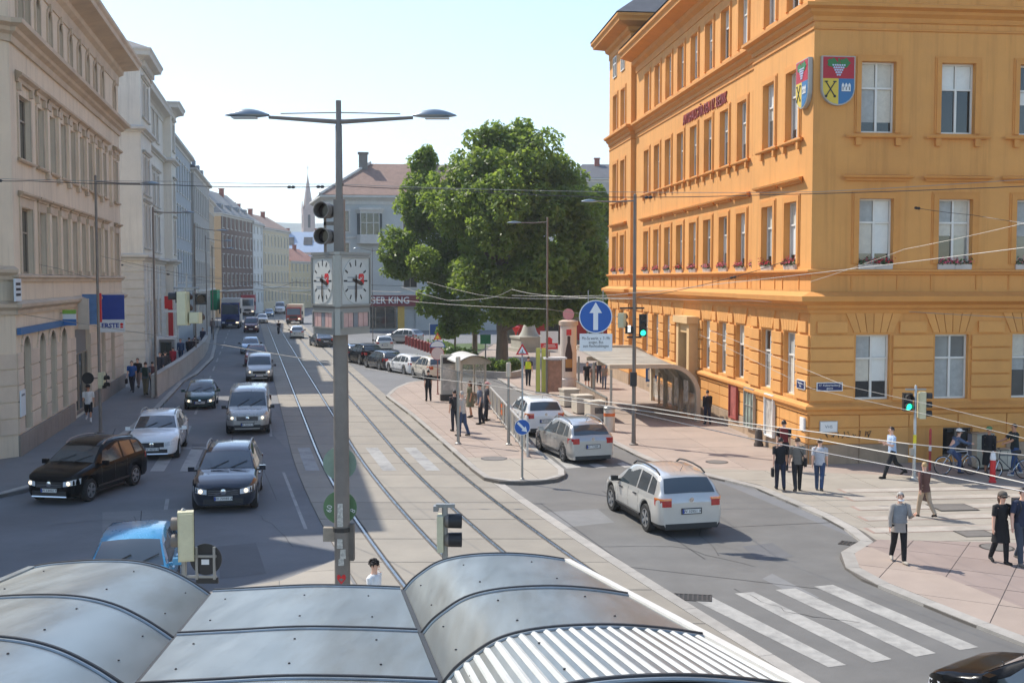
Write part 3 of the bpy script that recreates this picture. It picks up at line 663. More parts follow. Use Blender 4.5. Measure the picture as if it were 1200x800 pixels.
plate(Matrix.Translation((.72, -.05, 1.45)), .68, .42, 'white notice plate with grey script below the street name plate', mat('enamel_grey', lin(180, 178, 172), .5, var=.05), WHITEP, 'VHS', .16, mat('print_grey', lin(120, 124, 130), .6, var=0), 'notice_plate', 'notice')
plate(FS(PV) @ Matrix.Translation((PV-.4, -.05, 1.5)), .5, .5, 'small white notice plate on the sunlit side of the corner', WHITEP, WHITEP, None, 0, None, 'notice_plate', 'notice')
POST = mat('poster_print', lin(196, 188, 178), .5, var=.5, scale=2.2)
POSTR = mat('poster_red', lin(168, 96, 88), .5, var=.5, scale=2.4)
POSTG = mat('poster_green', lin(140, 152, 140), .4, var=.6, scale=2)
for a, w_, h_, rim, face, lb in ((9.6, 1.15, 1.6, mat('frame_red', lin(150, 70, 62), .5, var=.05), POSTR, 'glazed notice case with red frame, farthest of three on the base'), (6.4, 1.3, 1.7, mat('frame_steel', lin(176, 172, 164), .4, metal=.4, var=.05), POSTG, 'grey framed notice case divided by glazing bars, in the middle'), (3.9, 1.05, 1.7, WHITEP, POST, 'white framed poster case nearest the corner on the sunlit base')):
    rec = REC if PV < a else 0
    t = thing('notice_case', lb, 'notice board'); t.matrix_world = orange_M @ FS(0, rec) @ Matrix.Translation((-a, -.075, .55))
    q = MB(); q.box(-w_/2, w_/2, -.12, 0, 0, .06); q.box(-w_/2, w_/2, -.12, 0, h_-.06, h_); q.box(-w_/2, -w_/2+.06, -.12, 0, .06, h_-.06); q.box(w_/2-.06, w_/2, -.12, 0, .06, h_-.06); q.build('frame', rim, t)
    q = MB(); q.box(-w_/2+.06, w_/2-.06, -.05, -.005, .06, h_-.06); q.build('poster', face, t)
    if 'divided' in lb:
        for x in (-.22, .22): ub('glazing_bar', rim, t, x-.02, x+.02, -.09, -.05, .06, h_-.06)
        ub('glazing_bar', rim, t, -w_/2+.06, w_/2-.06, -.088, -.052, h_*.55, h_*.55+.04)
for a, lb in ((4.55, 'dark stone guard post on the sunlit base between two poster cases'), (1.9, 'dark stone guard post on the sunlit base nearest the corner')):
    t = tag(MB().lathe([(.2, 0), (.2, .1), (.16, .15), (.15, .6), (.09, .72), (.02, .76)], 12).build('guard_post', mat('guard_stone', lin(74, 64, 56), .7, var=.2, scale=5), smooth=40), lb, 'guard stone'); t.matrix_world = orange_M @ Matrix.Translation((-.34, a, PZ))
# spray paint on the base (a scrawl, no words)
gr = bpy.data.curves.new('scrawl', 'CURVE'); gr.dimensions = '3D'; gr.bevel_depth = .014
r_ = random.Random(3)
for k in range(9):
    s = gr.splines.new('POLY'); x = -.05+k*.2; pts = [(x+r_.uniform(-.02, .17), -.075, 1.02+r_.uniform(0, .26)) for _ in range(4)]
    s.points.add(3)
    for p, c in zip(s.points, pts): p.co = (*c, 1)
o = bpy.data.objects.new('graffiti', gr); COL.objects.link(o); dg = bpy.context.evaluated_depsgraph_get(); me = bpy.data.meshes.new_from_object(o.evaluated_get(dg)); bpy.data.objects.remove(o); me.materials.append(mat('spray_black', (.03, .025, .03), .8, var=0))
put('graffiti', me, orange, Matrix.Translation((.65, 0, 0)))
# ================= left side of the street
BEI = mat('beige_plaster', lin(220, 203, 178), .85, var=.07, scale=.5, bump=.12, bscale=20, dirt=.4, dcol=lin(192, 174, 150), streak=.45)
BEID = mat('beige_trim', lin(200, 182, 158), .8, var=.1, scale=1.2, bump=.1, bscale=20, dirt=.45, dcol=lin(146, 126, 106))
BEIB = mat('beige_block', lin(216, 198, 176), .85, var=.08, scale=.9, bump=.12, bscale=22, dirt=.4, dcol=lin(168, 150, 132), island=.06)
BROWNF = mat('brown_window_paint', lin(150, 136, 118), .5, var=.08, scale=3)
PANE_L = pane_mat('pane_dim', (.045, .045, .043), lin(150, 142, 128), .12)
SHOPG = pane_mat('pane_shop', (.02, .035, .035), lin(52, 68, 68), .05)
A0 = G(67, 508).to_2d(); PHI = R(11.5); AD = Vector((-math.sin(PHI), math.cos(PHI)))
def onA(u, off=0):
    r = ray(u, 328); n = Vector((-AD.y, AD.x)); p = A0+n*off
    t = (p.dot(n))/(r.x*n.x+r.y*n.y); return (Vector((r.x*t, r.y*t))-A0).dot(AD)
def LFrame(a, off=0):   # x runs away along the facade, y into the house
    p = A0+AD*a+Vector((-AD.y, AD.x))*off; return p, R(90)+PHI
S0 = -7.2; LB = 20.6-S0
p, rz = LFrame(S0)
bank = thing('corner_house', 'beige stuccoed house with arched ground floor windows and deep eaves at left', 'building', (p.x, p.y, 0), rz)
I4 = Matrix.Identity(4); cx = lambda a: a-S0
cen = [-2.15+2.37*k for k in range(8)]+[18.9]
w1 = [(cx(-6.0), cx(-4.0))]+[(cx(c-.6), cx(c+.6)) for c in cen]
w3 = [(cx(-5.9), cx(-4.9)), (cx(-4.7), cx(-3.7))]+[(cx(c-.42), cx(c+.42)) for c in cen]
gw = [(cx(a), cx(c)) for a, c in ((-6.2, -5.0), (-3.35, -2.2), (-1.2, 0), (1.2, 2.45))]; gw2 = [(cx(12.2), cx(13.5)), (cx(15.6), cx(16.9))]
portal = [(cx(4.7), cx(8.8))]
b = MB(); wallmesh(b, LB, [(0, 5.6, [(a, c, .95, 4.6) for a, c in gw+gw2]+[(a, c, .12, 4.4) for a, c in portal]), (5.6, 10.7, [(a, c, 7.05, 9.6) for a, c in w1]), (10.7, 16.1, [(a, c, 11.5, 13.95) for a, c in w1]), (16.1, 20.3, [(a, c, 16.6, 18.5) for a, c in w3])], .28)
b.box(0, LB, .75, 14, 0, 20.2); b.add([(LB, 0, 0), (LB, 14, 0), (LB, 14, 20.3), (LB, 0, 20.3)], [(0, 1, 2, 3)]); b.build('wall', BEI, bank)
for a, c in gw+gw2:
    window(bank, I4, a, c, .95, 4.6, BROWNF, SHOPG, .27, 'plain')
    q = MB(); r = (c-a)/2; m = (a+c)/2; n = 10          # arched head set in the opening
    for s in (-1, 1):
        q.add([(m+s*r, .05, 4.6)]+[(m+s*r*math.cos(math.pi/2*k/n), .05, 4.6-r+r*math.sin(math.pi/2*k/n)) for k in range(n+1)], [tuple(range(n+2))[::s]])
    q.build('arch_spandrel', BEI, bank)
    q = MB(); n = 9; R0, R1 = r+.02, r+.3
    for k in range(n):
        t0, t1 = math.pi*(k+.04)/n, math.pi*(k+.96)/n
        vs = [(m+R0*math.cos(t0), z_, 0) for z_ in (0,)]; q.add([(m+rr*math.cos(t), y, 4.6-r+rr*math.sin(t)) for y in (-.06, .0) for rr, t in ((R0, t0), (R1, t0), (R1, t1), (R0, t1))], [(0, 3, 2, 1), (0, 1, 5, 4), (1, 2, 6, 5), (2, 3, 7, 6), (3, 0, 4, 7)])
    q.build('arch_stone', BEIB, bank)
edges = [0]+[e for a, c in sorted(gw+portal+gw2) for e in (a-.02, c+.02)]+[LB]
for i in range(0, len(edges), 2):
    a, c = edges[i], edges[i+1]
    for k in range(5):
        z0 = .95+k*.62; n = max(1, round((c-a)/1.3))
        for j in range(n): ub('stone_block', BEIB, bank, a+(c-a)*j/n+.012, a+(c-a)*(j+1)/n-.012, -.06, .01, z0+.02, z0+.6, I4, bev=.03)
x = 0
while x < LB-.5:
    if not (portal[0][0]-1.4 < x < portal[0][1]): ub('base_stone', mat('base_grey', lin(150, 138, 126), .85, var=.1, scale=2, dirt=.4, island=.06), bank, x+.01, x+1.4-.01, -.1, .01, 0, .9, I4, bev=.02)
    x += 1.4
pts = [(0, 0), (LB, 0)]
pts2 = [(-.0, 6), (0, 0), (LB, 0), (LB, 8)]
M180 = I4
def lcorn(nm, pr, z, pp=pts2): cornice(bank, nm, pp, pr, z, BEID)
lcorn('cornice', [(0, -.1), (.12, -.1), (.12, .05), (.3, .18), (.32, .3), (.02, .42)], 5.6)
lcorn('sill_course', [(0, -.1), (.1, -.1), (.1, 0), (.2, .06), (.2, .14), (0, .18)], 6.85)
lcorn('cornice', [(0, -.25), (.1, -.25), (.12, 0), (.3, .1), (.34, .24), (.62, .34), (.64, .5), (0, .66)], 15.9)
lcorn('eaves', [(0, -1.2), (.06, -1.15), (.08, -.75), (.3, -.6), (.34, -.35), (1.15, -.1), (1.18, .12), (1.3, .25), (1.3, .42), (.1, .6)], 20.0)
lcorn('arch_band', [(0, -.04), (.06, -.04), (.06, .1), (0, .14)], 18.75)
for a, c in w1:
    window(bank, I4, a, c, 7.05, 9.6, BROWNF, PANE_L, .26, 'tall'); window(bank, I4, a, c, 11.5, 13.95, BROWNF, PANE_L, .26, 'tall')
    q = MB(); trim(q, HOOD, a-.28, c+.28, 10.05); q.build('window_hood', BEID, bank)
    q = MB(); q.box(a-.2, c+.2, -.05, 0, 9.62, 9.98); q.build('frieze', BEID, bank)
    q = MB(); trim(q, [(0, -.15), (.12, -.15), (.14, -.02), (.3, .06), (.32, .14), (0, .3)], a-.3, c+.3, 14.5)
    for e in (a-.16, c-.06): q.box(e, e+.22, -.16, 0, 14.05, 14.34)
    q.build('window_hood', BEID, bank)
    q = MB(); trim(q, SILL, a-.22, c+.22, 11.4)
    q.build('window_sill', BEID, bank)
    for z0, z1 in ((7.04, 9.62), (11.5, 13.95)):
        q = MB(); q.box(a-.18, a, -.06, 0, z0, z1); q.box(c, c+.18, -.06, 0, z0, z1); q.build('window_surround', BEID, bank)
mids = [(w1[i][1]+w1[i+1][0])/2 for i in range(len(w1)-1)]
for m in mids[1:]:
    for z0, z1 in ((7.04, 9.9), (11.1, 14.3)):
        ub('pilaster', BEI, bank, m-.2, m+.2, -.14, .01, z0+.2, z1-.25, I4, bev=.04); ub('pilaster_cap', BEID, bank, m-.26, m+.26, -.18, .01, z1-.25, z1, I4); ub('pilaster_foot', BEID, bank, m-.25, m+.25, -.17, .01, z0, z0+.2, I4)
for a, c in w3:
    window(bank, I4, a, c, 16.6, 18.5, BROWNF, PANE_L, .26, 'mid')
    q = MB(); r = (c-a)/2; m = (a+c)/2; n = 8
    for s in (-1, 1): q.add([(m+s*r, .04, 18.5)]+[(m+s*r*math.cos(math.pi/2*k/n), .04, 18.5-r+r*math.sin(math.pi/2*k/n)) for k in range(n+1)], [tuple(range(n+2))[::s]])
    q.build('arch_spandrel', BEI, bank)
    q = MB(); q.box(a-.14, a, -.07, 0, 16.5, 18.1); q.box(c, c+.14, -.07, 0, 16.5, 18.1)
    for k in range(8):
        t0, t1 = math.pi*k/8, math.pi*(k+1)/8; q.add([(m+rr*math.cos(t), y, 18.5-r+rr*math.sin(t)) for y in (-.07, 0) for rr, t in ((r, t0), (r+.14, t0), (r+.14, t1), (r, t1))], [(0, 3, 2, 1), (1, 2, 6, 5), (3, 0, 4, 7)])
    q.box(m-.1, m+.1, -.14, 0, 18.45, 18.78); q.build('window_surround', BEID, bank)
q = MB(); q.box(portal[0][0], portal[0][1], .2, .26, .12, 4.4); q.build('shop_front', mat('shop_grey', lin(120, 118, 116), .5, var=.1), bank)
for k in range(3): window(bank, I4, portal[0][0]+.15+k*1.3, portal[0][0]+1.35+k*1.3, .3, 3.2, BROWNF, SHOPG, .2, 'plain', name='shop_window')
q = MB(); q.add([(-1, -1, 20.45), (LB+1, -1, 20.45), (LB-4, 7, 25), (4, 7, 25), (-1, 15, 20.45), (LB+1, 15, 20.45)], [(0, 1, 2, 3), (1, 5, 2), (4, 0, 3), (5, 4, 3, 2)]); q.build('roof', SLATE, bank)
# blue fascia band and signs of the bank
q = MB(); q.box(.1, cx(3.9), -.16, -.02, 4.72, 4.98); q.build('fascia_band', mat('fascia_blue', lin(58, 106, 156), .5, var=.06), bank)
bankM = Matrix.Translation((p.x, p.y, 0)) @ Matrix.Rotation(rz, 4, 'Z')
def wall_sign(a, z, w_, h_, label, m1, name='hanging_sign', M=bankM, out=.12, thick=.14, cat='sign', S=S0):
    t = thing(name, label, cat); t.matrix_world = M @ Matrix.Translation((a-S, 0, z))
    q = MB(); q.box(-thick/2, thick/2, -out-w_, -out, 0, h_); q.build('panel', m1, t); q = MB(); q.box(-.03, .03, -out, .0, h_*.75, h_*.75+.06); q.box(-.03, .03, -out, 0, h_*.2, h_*.2+.06); q.build('bracket', BEID, t); return t
XF = Matrix.Rotation(R(-90), 4, 'Z')      # sign faces look back down the street
SIGNB = mat('sign_blue', lin(30, 62, 150), .4, var=.05); SIGNW = mat('sign_white', lin(214, 222, 226), .45, var=.04)
t = wall_sign(11.3, 4.0, 1.28, 2.0, 'tall blue and white projecting bank sign over the left pavement', SIGNB)
q = MB(); q.box(-.09, .09, -.12-1.29, -.11, -.02, .66); q.build('white_panel', SIGNW, t)
text('lettering', 'ERSTE', .34, SIGNB, t, Matrix.Translation((-.095, -.67, .33)) @ XF @ Matrix.Rotation(R(90), 4, 'X'), bold=.012)
q = MB(); q.lathe([(.08, 0), (.08, .02)], 12, Matrix.Translation((-.09, -1.26, .4)) @ Matrix.Rotation(R(-90), 4, 'Y')); q.box(-.11, -.09, -1.33, -1.19, .2, .3); q.build('emblem', mat('sign_red', lin(206, 44, 50), .4, var=.04), t)
t = wall_sign(1.25, 4.75, .55, .7, 'small square sign in green, blue and white above an arched window', SIGNW)
for z0, z1, m in ((.52, .8, mat('sign_green', lin(126, 176, 62), .4, var=.04)), (.0, .28, mat('sign_mid_blue', lin(44, 104, 170), .4, var=.04))):
    ub('sign_stripe', m, t, -.08, .08, -.68, -.11, z0-.002, min(z1, .702))
t = wall_sign(6.2, 4.6, .78, 1.5, 'blue and white shop sign standing out beside the bank entrance', mat('sign_blue_pale', lin(84, 122, 168), .4, var=.25, scale=2))
ub('sign_edge', MATS['sign_red'], t, -.09, .09, -1.02, -.9, .1, 1.55)
t = wall_sign(5.0, 4.4, .5, 1.5, 'beige boxed sign beside the blue shop sign on the beige house', mat('sign_beige', lin(190, 182, 168), .5, var=.1))
t = thing('house_plaque', 'white plaque on the pale stone base at the left edge', 'plaque'); t.matrix_world = bankM @ Matrix.Translation((.45, -.07, 1.6)); q = MB(); q.box(-.4, .4, -.04, 0, 0, 1.0); q.build('plate', SIGNW, t); q = MB(); q.box(-.25, .25, -.046, -.04, .78, .86); q.build('heading', mat('print_grey', lin(120, 124, 130), .6, var=0), t)
t = thing('white_sign', 'white sign with dark bars high on the beige house at the left edge', 'sign'); t.matrix_world = bankM @ Matrix.Translation((.0, -.1, 6.0)); q = MB(); q.box(-.6, .35, -.06, 0, 0, .85); q.build('plate', SIGNW, t)
for k in range(3): ub('bar', MATS['spray_black'], t, -.5, .2, -.07, -.06, .2+k*.2, .3+k*.2)
# chamfered corner face that turns out of the picture
C0 = Matrix.Rotation(R(-48), 4, 'Z') @ Matrix.Translation((-6, 0, 0))
b = MB(); wallmesh(b, 6, [(0, 5.6, [(2.4, 4.2, .95, 4.6)]), (5.6, 10.7, [(1.5, 2.9, 7.05, 9.6)]), (10.7, 16.1, [(1.5, 2.9, 11.5, 13.95)]), (16.1, 20.3, [(1.5, 2.5, 16.6, 18.5)])], .28); b.box(0, 6, .75, 6, 0, 20.2); b.build('wall', BEI, bank, C0)
for k in range(5):
    z0 = .95+k*.62
    for x in (4.45, 5.25): ub('stone_block', BEIB, bank, x+.01, x+.72, -.06, .01, z0+.02, z0+.6, C0, bev=.03)
cornice(bank, 'cornice', [(0, 0), (6, 0)], [(0, -.25), (.1, -.25), (.12, 0), (.3, .1), (.34, .24), (.62, .34), (.64, .5), (0, .66)], 15.9, BEID, C0)
cornice(bank, 'cornice', [(0, 0), (6, 0)], [(0, -.1), (.12, -.1), (.12, .05), (.3, .18), (.32, .3), (.02, .42)], 5.6, BEID, C0)
cornice(bank, 'sill_course', [(0, 0), (6, 0)], [(0, -.1), (.12, -.1), (.12, .05), (.3, .18), (.32, .3), (.02, .42)], 6.9, BEID, C0)
# house across the side street, beyond the left edge of the picture; its shade falls over the near lanes
d2 = Vector((-2.1, -3.0)).normalized(); c1 = Vector((-19.0, 38.4)); c0 = c1+d2*26
n2 = thing('side_street_house', 'grey plastered house across the side street beyond the left edge', 'building', (c0.x, c0.y, 0), math.atan2(-d2.y, -d2.x))
wn = [(1.2+2.6*k, 2.5+2.6*k) for k in range(9)]
b = MB(); wallmesh(b, 26, [(0, 5, [(a, c, 1, 3.6) for a, c in wn]), (5, 9, [(a, c, 6, 8.2) for a, c in wn]), (9, 13, [(a, c, 10, 12.2) for a, c in wn]), (13, 20.5, [(a, c, 14, 16.2) for a, c in wn])]); b.box(0, 26, .4, 12, 0, 20.4); b.add([(26, 0, 0), (26, 12, 0), (26, 12, 20.5), (26, 0, 20.5)], [(0, 1, 2, 3)]); b.build('wall', mat('grey_plaster', lin(186, 178, 168), .85, var=.08, scale=.6), n2)
for z0, z1 in ((1, 3.6), (6, 8.2), (10, 12.2), (14, 16.2)):
    for a, c in wn: window(n2, I4, a, c, z0, z1, WHITEF, PANE_L, .22, 'mid')
cornice(n2, 'eaves', [(-.0, 0), (26, 0), (26, 12)], [(0, -.5), (.1, -.5), (.15, -.2), (.7, 0), (.75, .3), (0, .5)], 20.5, BEID)
# ---------- second house: pale palace with risalits
PAL = mat('pale_plaster', lin(228, 222, 208), .85, var=.05, scale=.6, bump=.1, bscale=18, dirt=.35, dcol=lin(188, 184, 174), streak=.35)
PALD = mat('pale_trim', lin(206, 202, 192), .8, var=.08, scale=1.5)
GREYF = mat('grey_window_paint', lin(170, 168, 160), .5, var=.05)
a2 = onA(168); a2b = onA(180); a2c = onA(208)
p, rz = LFrame(a2)
pal = thing('palace', 'pale grey palatial house with banded ground floor and corner risalit, second on the left', 'building', (p.x, p.y, 0), rz)
def pal_face(F, L, wins, top, nm='wall'):
    b = MB(); wallmesh(b, L, [(0, 8.4, [(a, c, 2.2, 5.2) for a, c in wins]), (8.4, 12.7, [(a, c, 9.2, 12.2) for a, c in wins]), (12.7, 17.6, [(a, c, 13.1, 15.7) for a, c in wins]), (17.6, top, [(a, c, 18.6, 21.0) for a, c in wins])], .25); b.build(nm, PAL, pal, F)
    for z0, z1 in ((2.2, 5.2), (9.2, 12.2), (13.1, 15.7), (18.6, 21.0)):
        for a, c in wins:
            window(pal, F, a, c, z0, z1, GREYF, PANE_L, .24, 'tall')
            if z0 > 5:
                q = MB(); trim(q, HOOD, a-.3, c+.3, z1+.3); q.box(a-.18, a, -.07, 0, z0, z1+.1); q.box(c, c+.18, -.07, 0, z0, z1+.1); trim(q, SILL, a-.3, c+.3, z0-.12); q.build('window_surround', PALD, pal, F)
    ed = [0]+[e for a, c in wins for e in (a-.05, c+.05)]+[L]
    for i in range(0, len(ed), 2):
        for k in range(12):
            if ed[i+1]-ed[i] > .2: ub('stone_course', mat('pale_block', lin(208, 204, 194), .85, var=.07, scale=1.5, dirt=.3, island=.04), pal, ed[i]+.0, ed[i+1], -.06, .01, .6+.62*k, .6+.62*k+.57, F, bev=.02)
L1, L2 = a2b-a2, a2c-a2b
pal_face(I4, L1, [(2.0, 3.3), (4.4, 5.7)] if L1 > 6.5 else [(1.2, 2.4), (3.3, 4.5)], 22.6)
pal_face(Matrix.Translation((L1, .7, 0)), L2-4, [(1.2+2.9*k, 2.5+2.9*k) for k in range(int((L2-5)/2.9))], 21.6)
pal_face(Matrix.Translation((L1+L2-4, 0, 0)), 4, [(1.3, 2.6)], 22.6)
pal_face(Matrix.Translation((0, 9.0, 0)) @ Matrix.Rotation(R(-90), 4, 'Z'), 9.0, [(1.6, 2.9), (4.6, 5.9)], 22.6, 'end_wall')
b = MB(); b.box(.45, a2c-a2, 1.2, 12, 0, 21.4); b.add([(L1, 0, 0), (L1, .7, 0), (L1, .7, 22.6), (L1, 0, 22.6)], [(0, 1, 2, 3)]); x_ = L1+L2-4; b.add([(x_, 0, 0), (x_, 1.25, 0), (x_, 1.25, 22.6), (x_, 0, 22.6)], [(3, 2, 1, 0)]); b.box(x_+.05, L1+L2-.01, .45, 8, 21.42, 22.3); b.box(.4, L1-.01, .4, 9, 21.5, 22.5); b.build('rear_wall', PAL, pal)
pp = [(0, 9), (0, 0), (L1, 0), (L1, .7), (L1+L2-4, .7), (L1+L2-4, 0), (L1+L2, 0), (L1+L2, 6)]
for nm, pr, z in (('cornice', [(0, 0), (.15, 0), (.2, .15), (.45, .25), (.45, .4), (0, .5)], 8.2), ('cornice', [(0, 0), (.12, 0), (.15, .1), (.4, .2), (.4, .35), (0, .5)], 17.3)): cornice(pal, nm, pp, pr, z, PALD)
EP = [(0, -.7), (.08, -.7), (.1, -.4), (.3, -.25), (.75, -.1), (.8, .15), (.9, .3), (.9, .4), (0, .5)]
cornice(pal, 'eaves', [(0, 9), (0, 0), (L1, 0), (L1, 3)], EP, 22.7, PALD); cornice(pal, 'eaves', [(L1, .7), (L1+L2-4, .7)], EP, 21.6, PALD); cornice(pal, 'eaves', [(L1+L2-4, 3), (L1+L2-4, 0), (L1+L2, 0), (L1+L2, 6)], EP, 22.3, PALD)
for k in range(9): ub('bracket', PALD, pal, .3+k*.7, .55+k*.7, -.35, 0, 22.0, 22.4, I4)
for k in range(12): ub('bracket', PALD, pal, -.35, 0, .2+k*.7, .45+k*.7, 22.0, 22.4, I4)
q = MB(); q.add([(-.8, -.8, 23.1), (L1+.4, -.8, 23.1), (L1+.4, 10, 23.1), (-.8, 10, 23.1), (L1*.6, 5, 25.6)], [(0, 1, 4), (1, 2, 4), (2, 3, 4), (3, 0, 4)]); q.add([(L1, .2, 22), (L1+L2, .2, 22.4), (L1+L2, 6, 25), (L1, 6, 25)], [(0, 1, 2, 3)]); q.build('roof', SLATE, pal)
# entrance awning and dark door seen beyond the bank sign
q = MB(); q.box(.9, 2.6, -.12, -.06, .12, 3.3); d = q.build('door', mat('door_black', (.02, .02, .022), .4, var=.1), pal, Matrix.Translation((0, 5.2, 0)) @ Matrix.Rotation(R(-90), 4, 'Z')); 
# ---------- the rest of the row, simpler but each with its windows
def rowhouse(label, p, ang, L, H, D, wallm, roofm, floors, nwin, ww=1.1, gfm=None, ridge=3.5, eave=.45, endwin=0, dormers=0, end=True, paneM=None, frame=None, roofs=True, name='town_house', hoods=True):
    t = thing(name, label, 'building', (p[0], p[1], 0), ang); pm_ = paneM or PANE_L; fm = frame or WHITEF
    pitch = L/nwin; wx = [(pitch*(k+.5)-ww/2, pitch*(k+.5)+ww/2) for k in range(nwin)]
    def face(F, L_, wins, nm):
        b = MB(); zz = [0]+[(floors[i][1]+floors[i+1][0])/2 for i in range(len(floors)-1)]+[H]
        wallmesh(b, L_, [(zz[i], zz[i+1], [(a, c, floors[i][0], floors[i][1]) for a, c in wins]) for i in range(len(floors))], .2); b.build(nm, wallm, t, F)
        for i, (z0, z1) in enumerate(floors):
            for a, c in wins:
                window(t, F, a, c, z0, z1, fm, pm_, .18, 'mid')
        if hoods and wins:
            for i, (z0, z1) in enumerate(floors):
                if i:
                    for a, c in wins: ub('window_hood', PALD, t, a-.15, c+.15, -.12, 0, z1+.12, z1+.28, F); ub('window_sill', PALD, t, a-.12, c+.12, -.1, 0, z0-.14, z0, F)
    face(I4, L, wx, 'wall')
    if end: face(Matrix.Translation((0, D, 0)) @ Matrix.Rotation(R(-90), 4, 'Z'), D, [(D-1.2-2.6*k-1.0, D-1.2-2.6*k) for k in range(endwin)][::-1], 'end_wall')
    b = MB(); b.box(.3, L-.02, .45, D, 0, H-.05); b.build('rear_wall', wallm, t)
    cornice(t, 'eaves', [(0, D), (0, 0), (L, 0), (L, D)], [(0, -.4), (.06, -.4), (.1, -.15), (eave, 0), (eave, .2), (0, .3)], H, PALD)
    cornice(t, 'belt', [(0, D), (0, 0), (L, 0)], [(0, 0), (.15, .05), (.15, .2), (0, .28)], floors[1][0]-1.0 if len(floors) > 1 else 3, PALD)
    if roofs:
        q = MB(); e = eave; ins = min(2.5, L/4)
        q.add([(-e, -e, H+.25), (L+e, -e, H+.25), (L+e, D, H+.25), (-e, D, H+.25), (ins, D*.5, H+ridge), (L-ins*0, D*.5, H+ridge)], [(0, 1, 5, 4), (2, 3, 4, 5), (3, 0, 4), (1, 2, 5)]); q.build('roof', roofm, t)
        for k in range(dormers):
            x = L*(k+.5)/dormers; q = MB(); q.box(x-.8, x+.8, .5, D*.4, H+.4, H+2.0); dd = q.build('dormer', mat('dormer_grey', lin(140, 146, 152), .6, var=.1), t)
            q = MB(); q.box(x-.5, x+.5, .46, .5, H+.7, H+1.8); q.build('pane', pm_, dd)
        for x in (L*.3, L*.75):
            q = MB(); q.box(x-.4, x+.4, D*.5-.9, D*.5-.1, H+ridge-1, H+ridge+.8); q.box(x-.5, x+.5, D*.5-1, D*.5, H+ridge+.8, H+ridge+.95); q.build('chimney', mat('chimney_brick', lin(150, 96, 84), .85, var=.15, scale=3), t)
    return t
fl = lambda z0, h, pitch, n: [(z0+pitch*k, z0+pitch*k+h) for k in range(n)]
ROOFG = mat('roof_grey', lin(128, 128, 126), .7, var=.15, scale=.8); ROOFB = mat('roof_brown', lin(132, 110, 98), .8, var=.15, scale=.8); ROOFR = mat('roof_red', lin(150, 104, 88), .8, var=.15, scale=.8); ROOFBL = mat('roof_blue', lin(66, 86, 122), .5, var=.1)
M_BG = mat('plaster_bluegrey', lin(176, 180, 180), .85, var=.06, scale=.6); M_TAN = mat('plaster_tan', lin(196, 180, 156), .85, var=.07, scale=.6); M_GR = mat('plaster_grey', lin(176, 172, 164), .85, var=.07, scale=.6)
M_BRK = mat('brick_brown', lin(128, 108, 95), .9, var=.1, scale=.9); M_OC2 = mat('plaster_sand', lin(198, 170, 134), .85, var=.06, scale=.6); M_WH = mat('plaster_white', lin(216, 214, 206), .85, var=.05, scale=.6); M_CR = mat('plaster_cream', lin(208, 192, 160), .85, var=.06, scale=.6); M_YE = mat('plaster_yellow', lin(208, 192, 154), .85, var=.06, scale=.6); M_PK = mat('plaster_pink', lin(196, 110, 116), .85, var=.08, scale=.6)
a3 = a2c+.3; a4 = onA(229, 0)-a3
p, ang = LFrame(a3, .6); rowhouse('blue grey house with dark blue roof beyond the pale palace', p, ang, 24, 20.5, 12, M_BG, ROOFBL, fl(2, 3, 4.6, 4), 8, endwin=0)
p, ang = LFrame(a3+24.3, .3); rowhouse('narrow grey house with dormers left of the sand coloured end wall', p, ang, 26, 19.5, 12, M_GR, SLATE, fl(2, 2.6, 4.3, 4), 9, dormers=4)
p, ang = LFrame(a3+50.6, 1.5); rowhouse('tan house with tall chimneys just before the street bends', p, ang, 30, 19, 12, M_TAN, ROOFB, fl(2, 2.4, 4.2, 4), 10, dormers=3)
xs = -52.
br = rowhouse('dark brown brick house with sand coloured end wall and mansard dormers', (xs, 199), R(90), 24, 18.6, 10, M_BRK, ROOFG, fl(2.2, 2.1, 3.5, 5), 8, dormers=4, ridge=5)
for ch in br.children:
    if ch.name.startswith('end_wall'): ch.data = ch.data.copy(); ch.data.materials[0] = M_OC2
rowhouse('narrow white house right of the brown brick house', (xs, 223.3), R(90), 9, 18, 10, M_WH, ROOFG, fl(2.2, 2.1, 3.5, 5), 3, end=False)
rowhouse('ornate beige house with brown roof near the end of the row', (xs, 232.6), R(88), 23, 17.6, 10, M_CR, ROOFB, fl(2.2, 2.3, 3.9, 4), 8, end=False)
rowhouse('low yellow house with red roof near the end of the street', (xs+.5, 258), R(84), 22, 11, 9, M_YE, ROOFR, fl(1.5, 2, 3.6, 3), 7, endwin=2)
rowhouse('small pink house at the bend of the street', (xs+6, 284), R(62), 12, 10, 9, M_PK, ROOFR, fl(1.5, 2, 3.4, 3), 4, endwin=1)
BLUEH = mat('plaster_light_blue', lin(178, 194, 214), .8, var=.05)
e_ = rowhouse('light blue house with skylights in its pale roof closing the street', (-66, 300), R(6), 17, 14, 12, BLUEH, mat('roof_light_blue', lin(160, 178, 200), .6, var=.08), fl(2, 2, 3.6, 3), 5, ridge=6, end=False)
for x in (4.5, 9.5):
    q = MB(); q.add([(x, 1.7, 16.3), (x+2.4, 1.7, 16.3), (x+2.4, 3.9, 18.5), (x, 3.9, 18.5)], [(0, 1, 2, 3)]); q.build('skylight', PANE_L, e_)
rowhouse('cream attic house peeping over the light blue house', (-62, 335), R(4), 40, 19, 12, M_CR, ROOFG, fl(2, 2, 4, 4), 12, end=False)
rowhouse('grey house at the far end on the right of the street', (-47, 285), R(-20), 22, 15, 12, M_GR, ROOFG, fl(2, 2, 3.7, 4), 8)
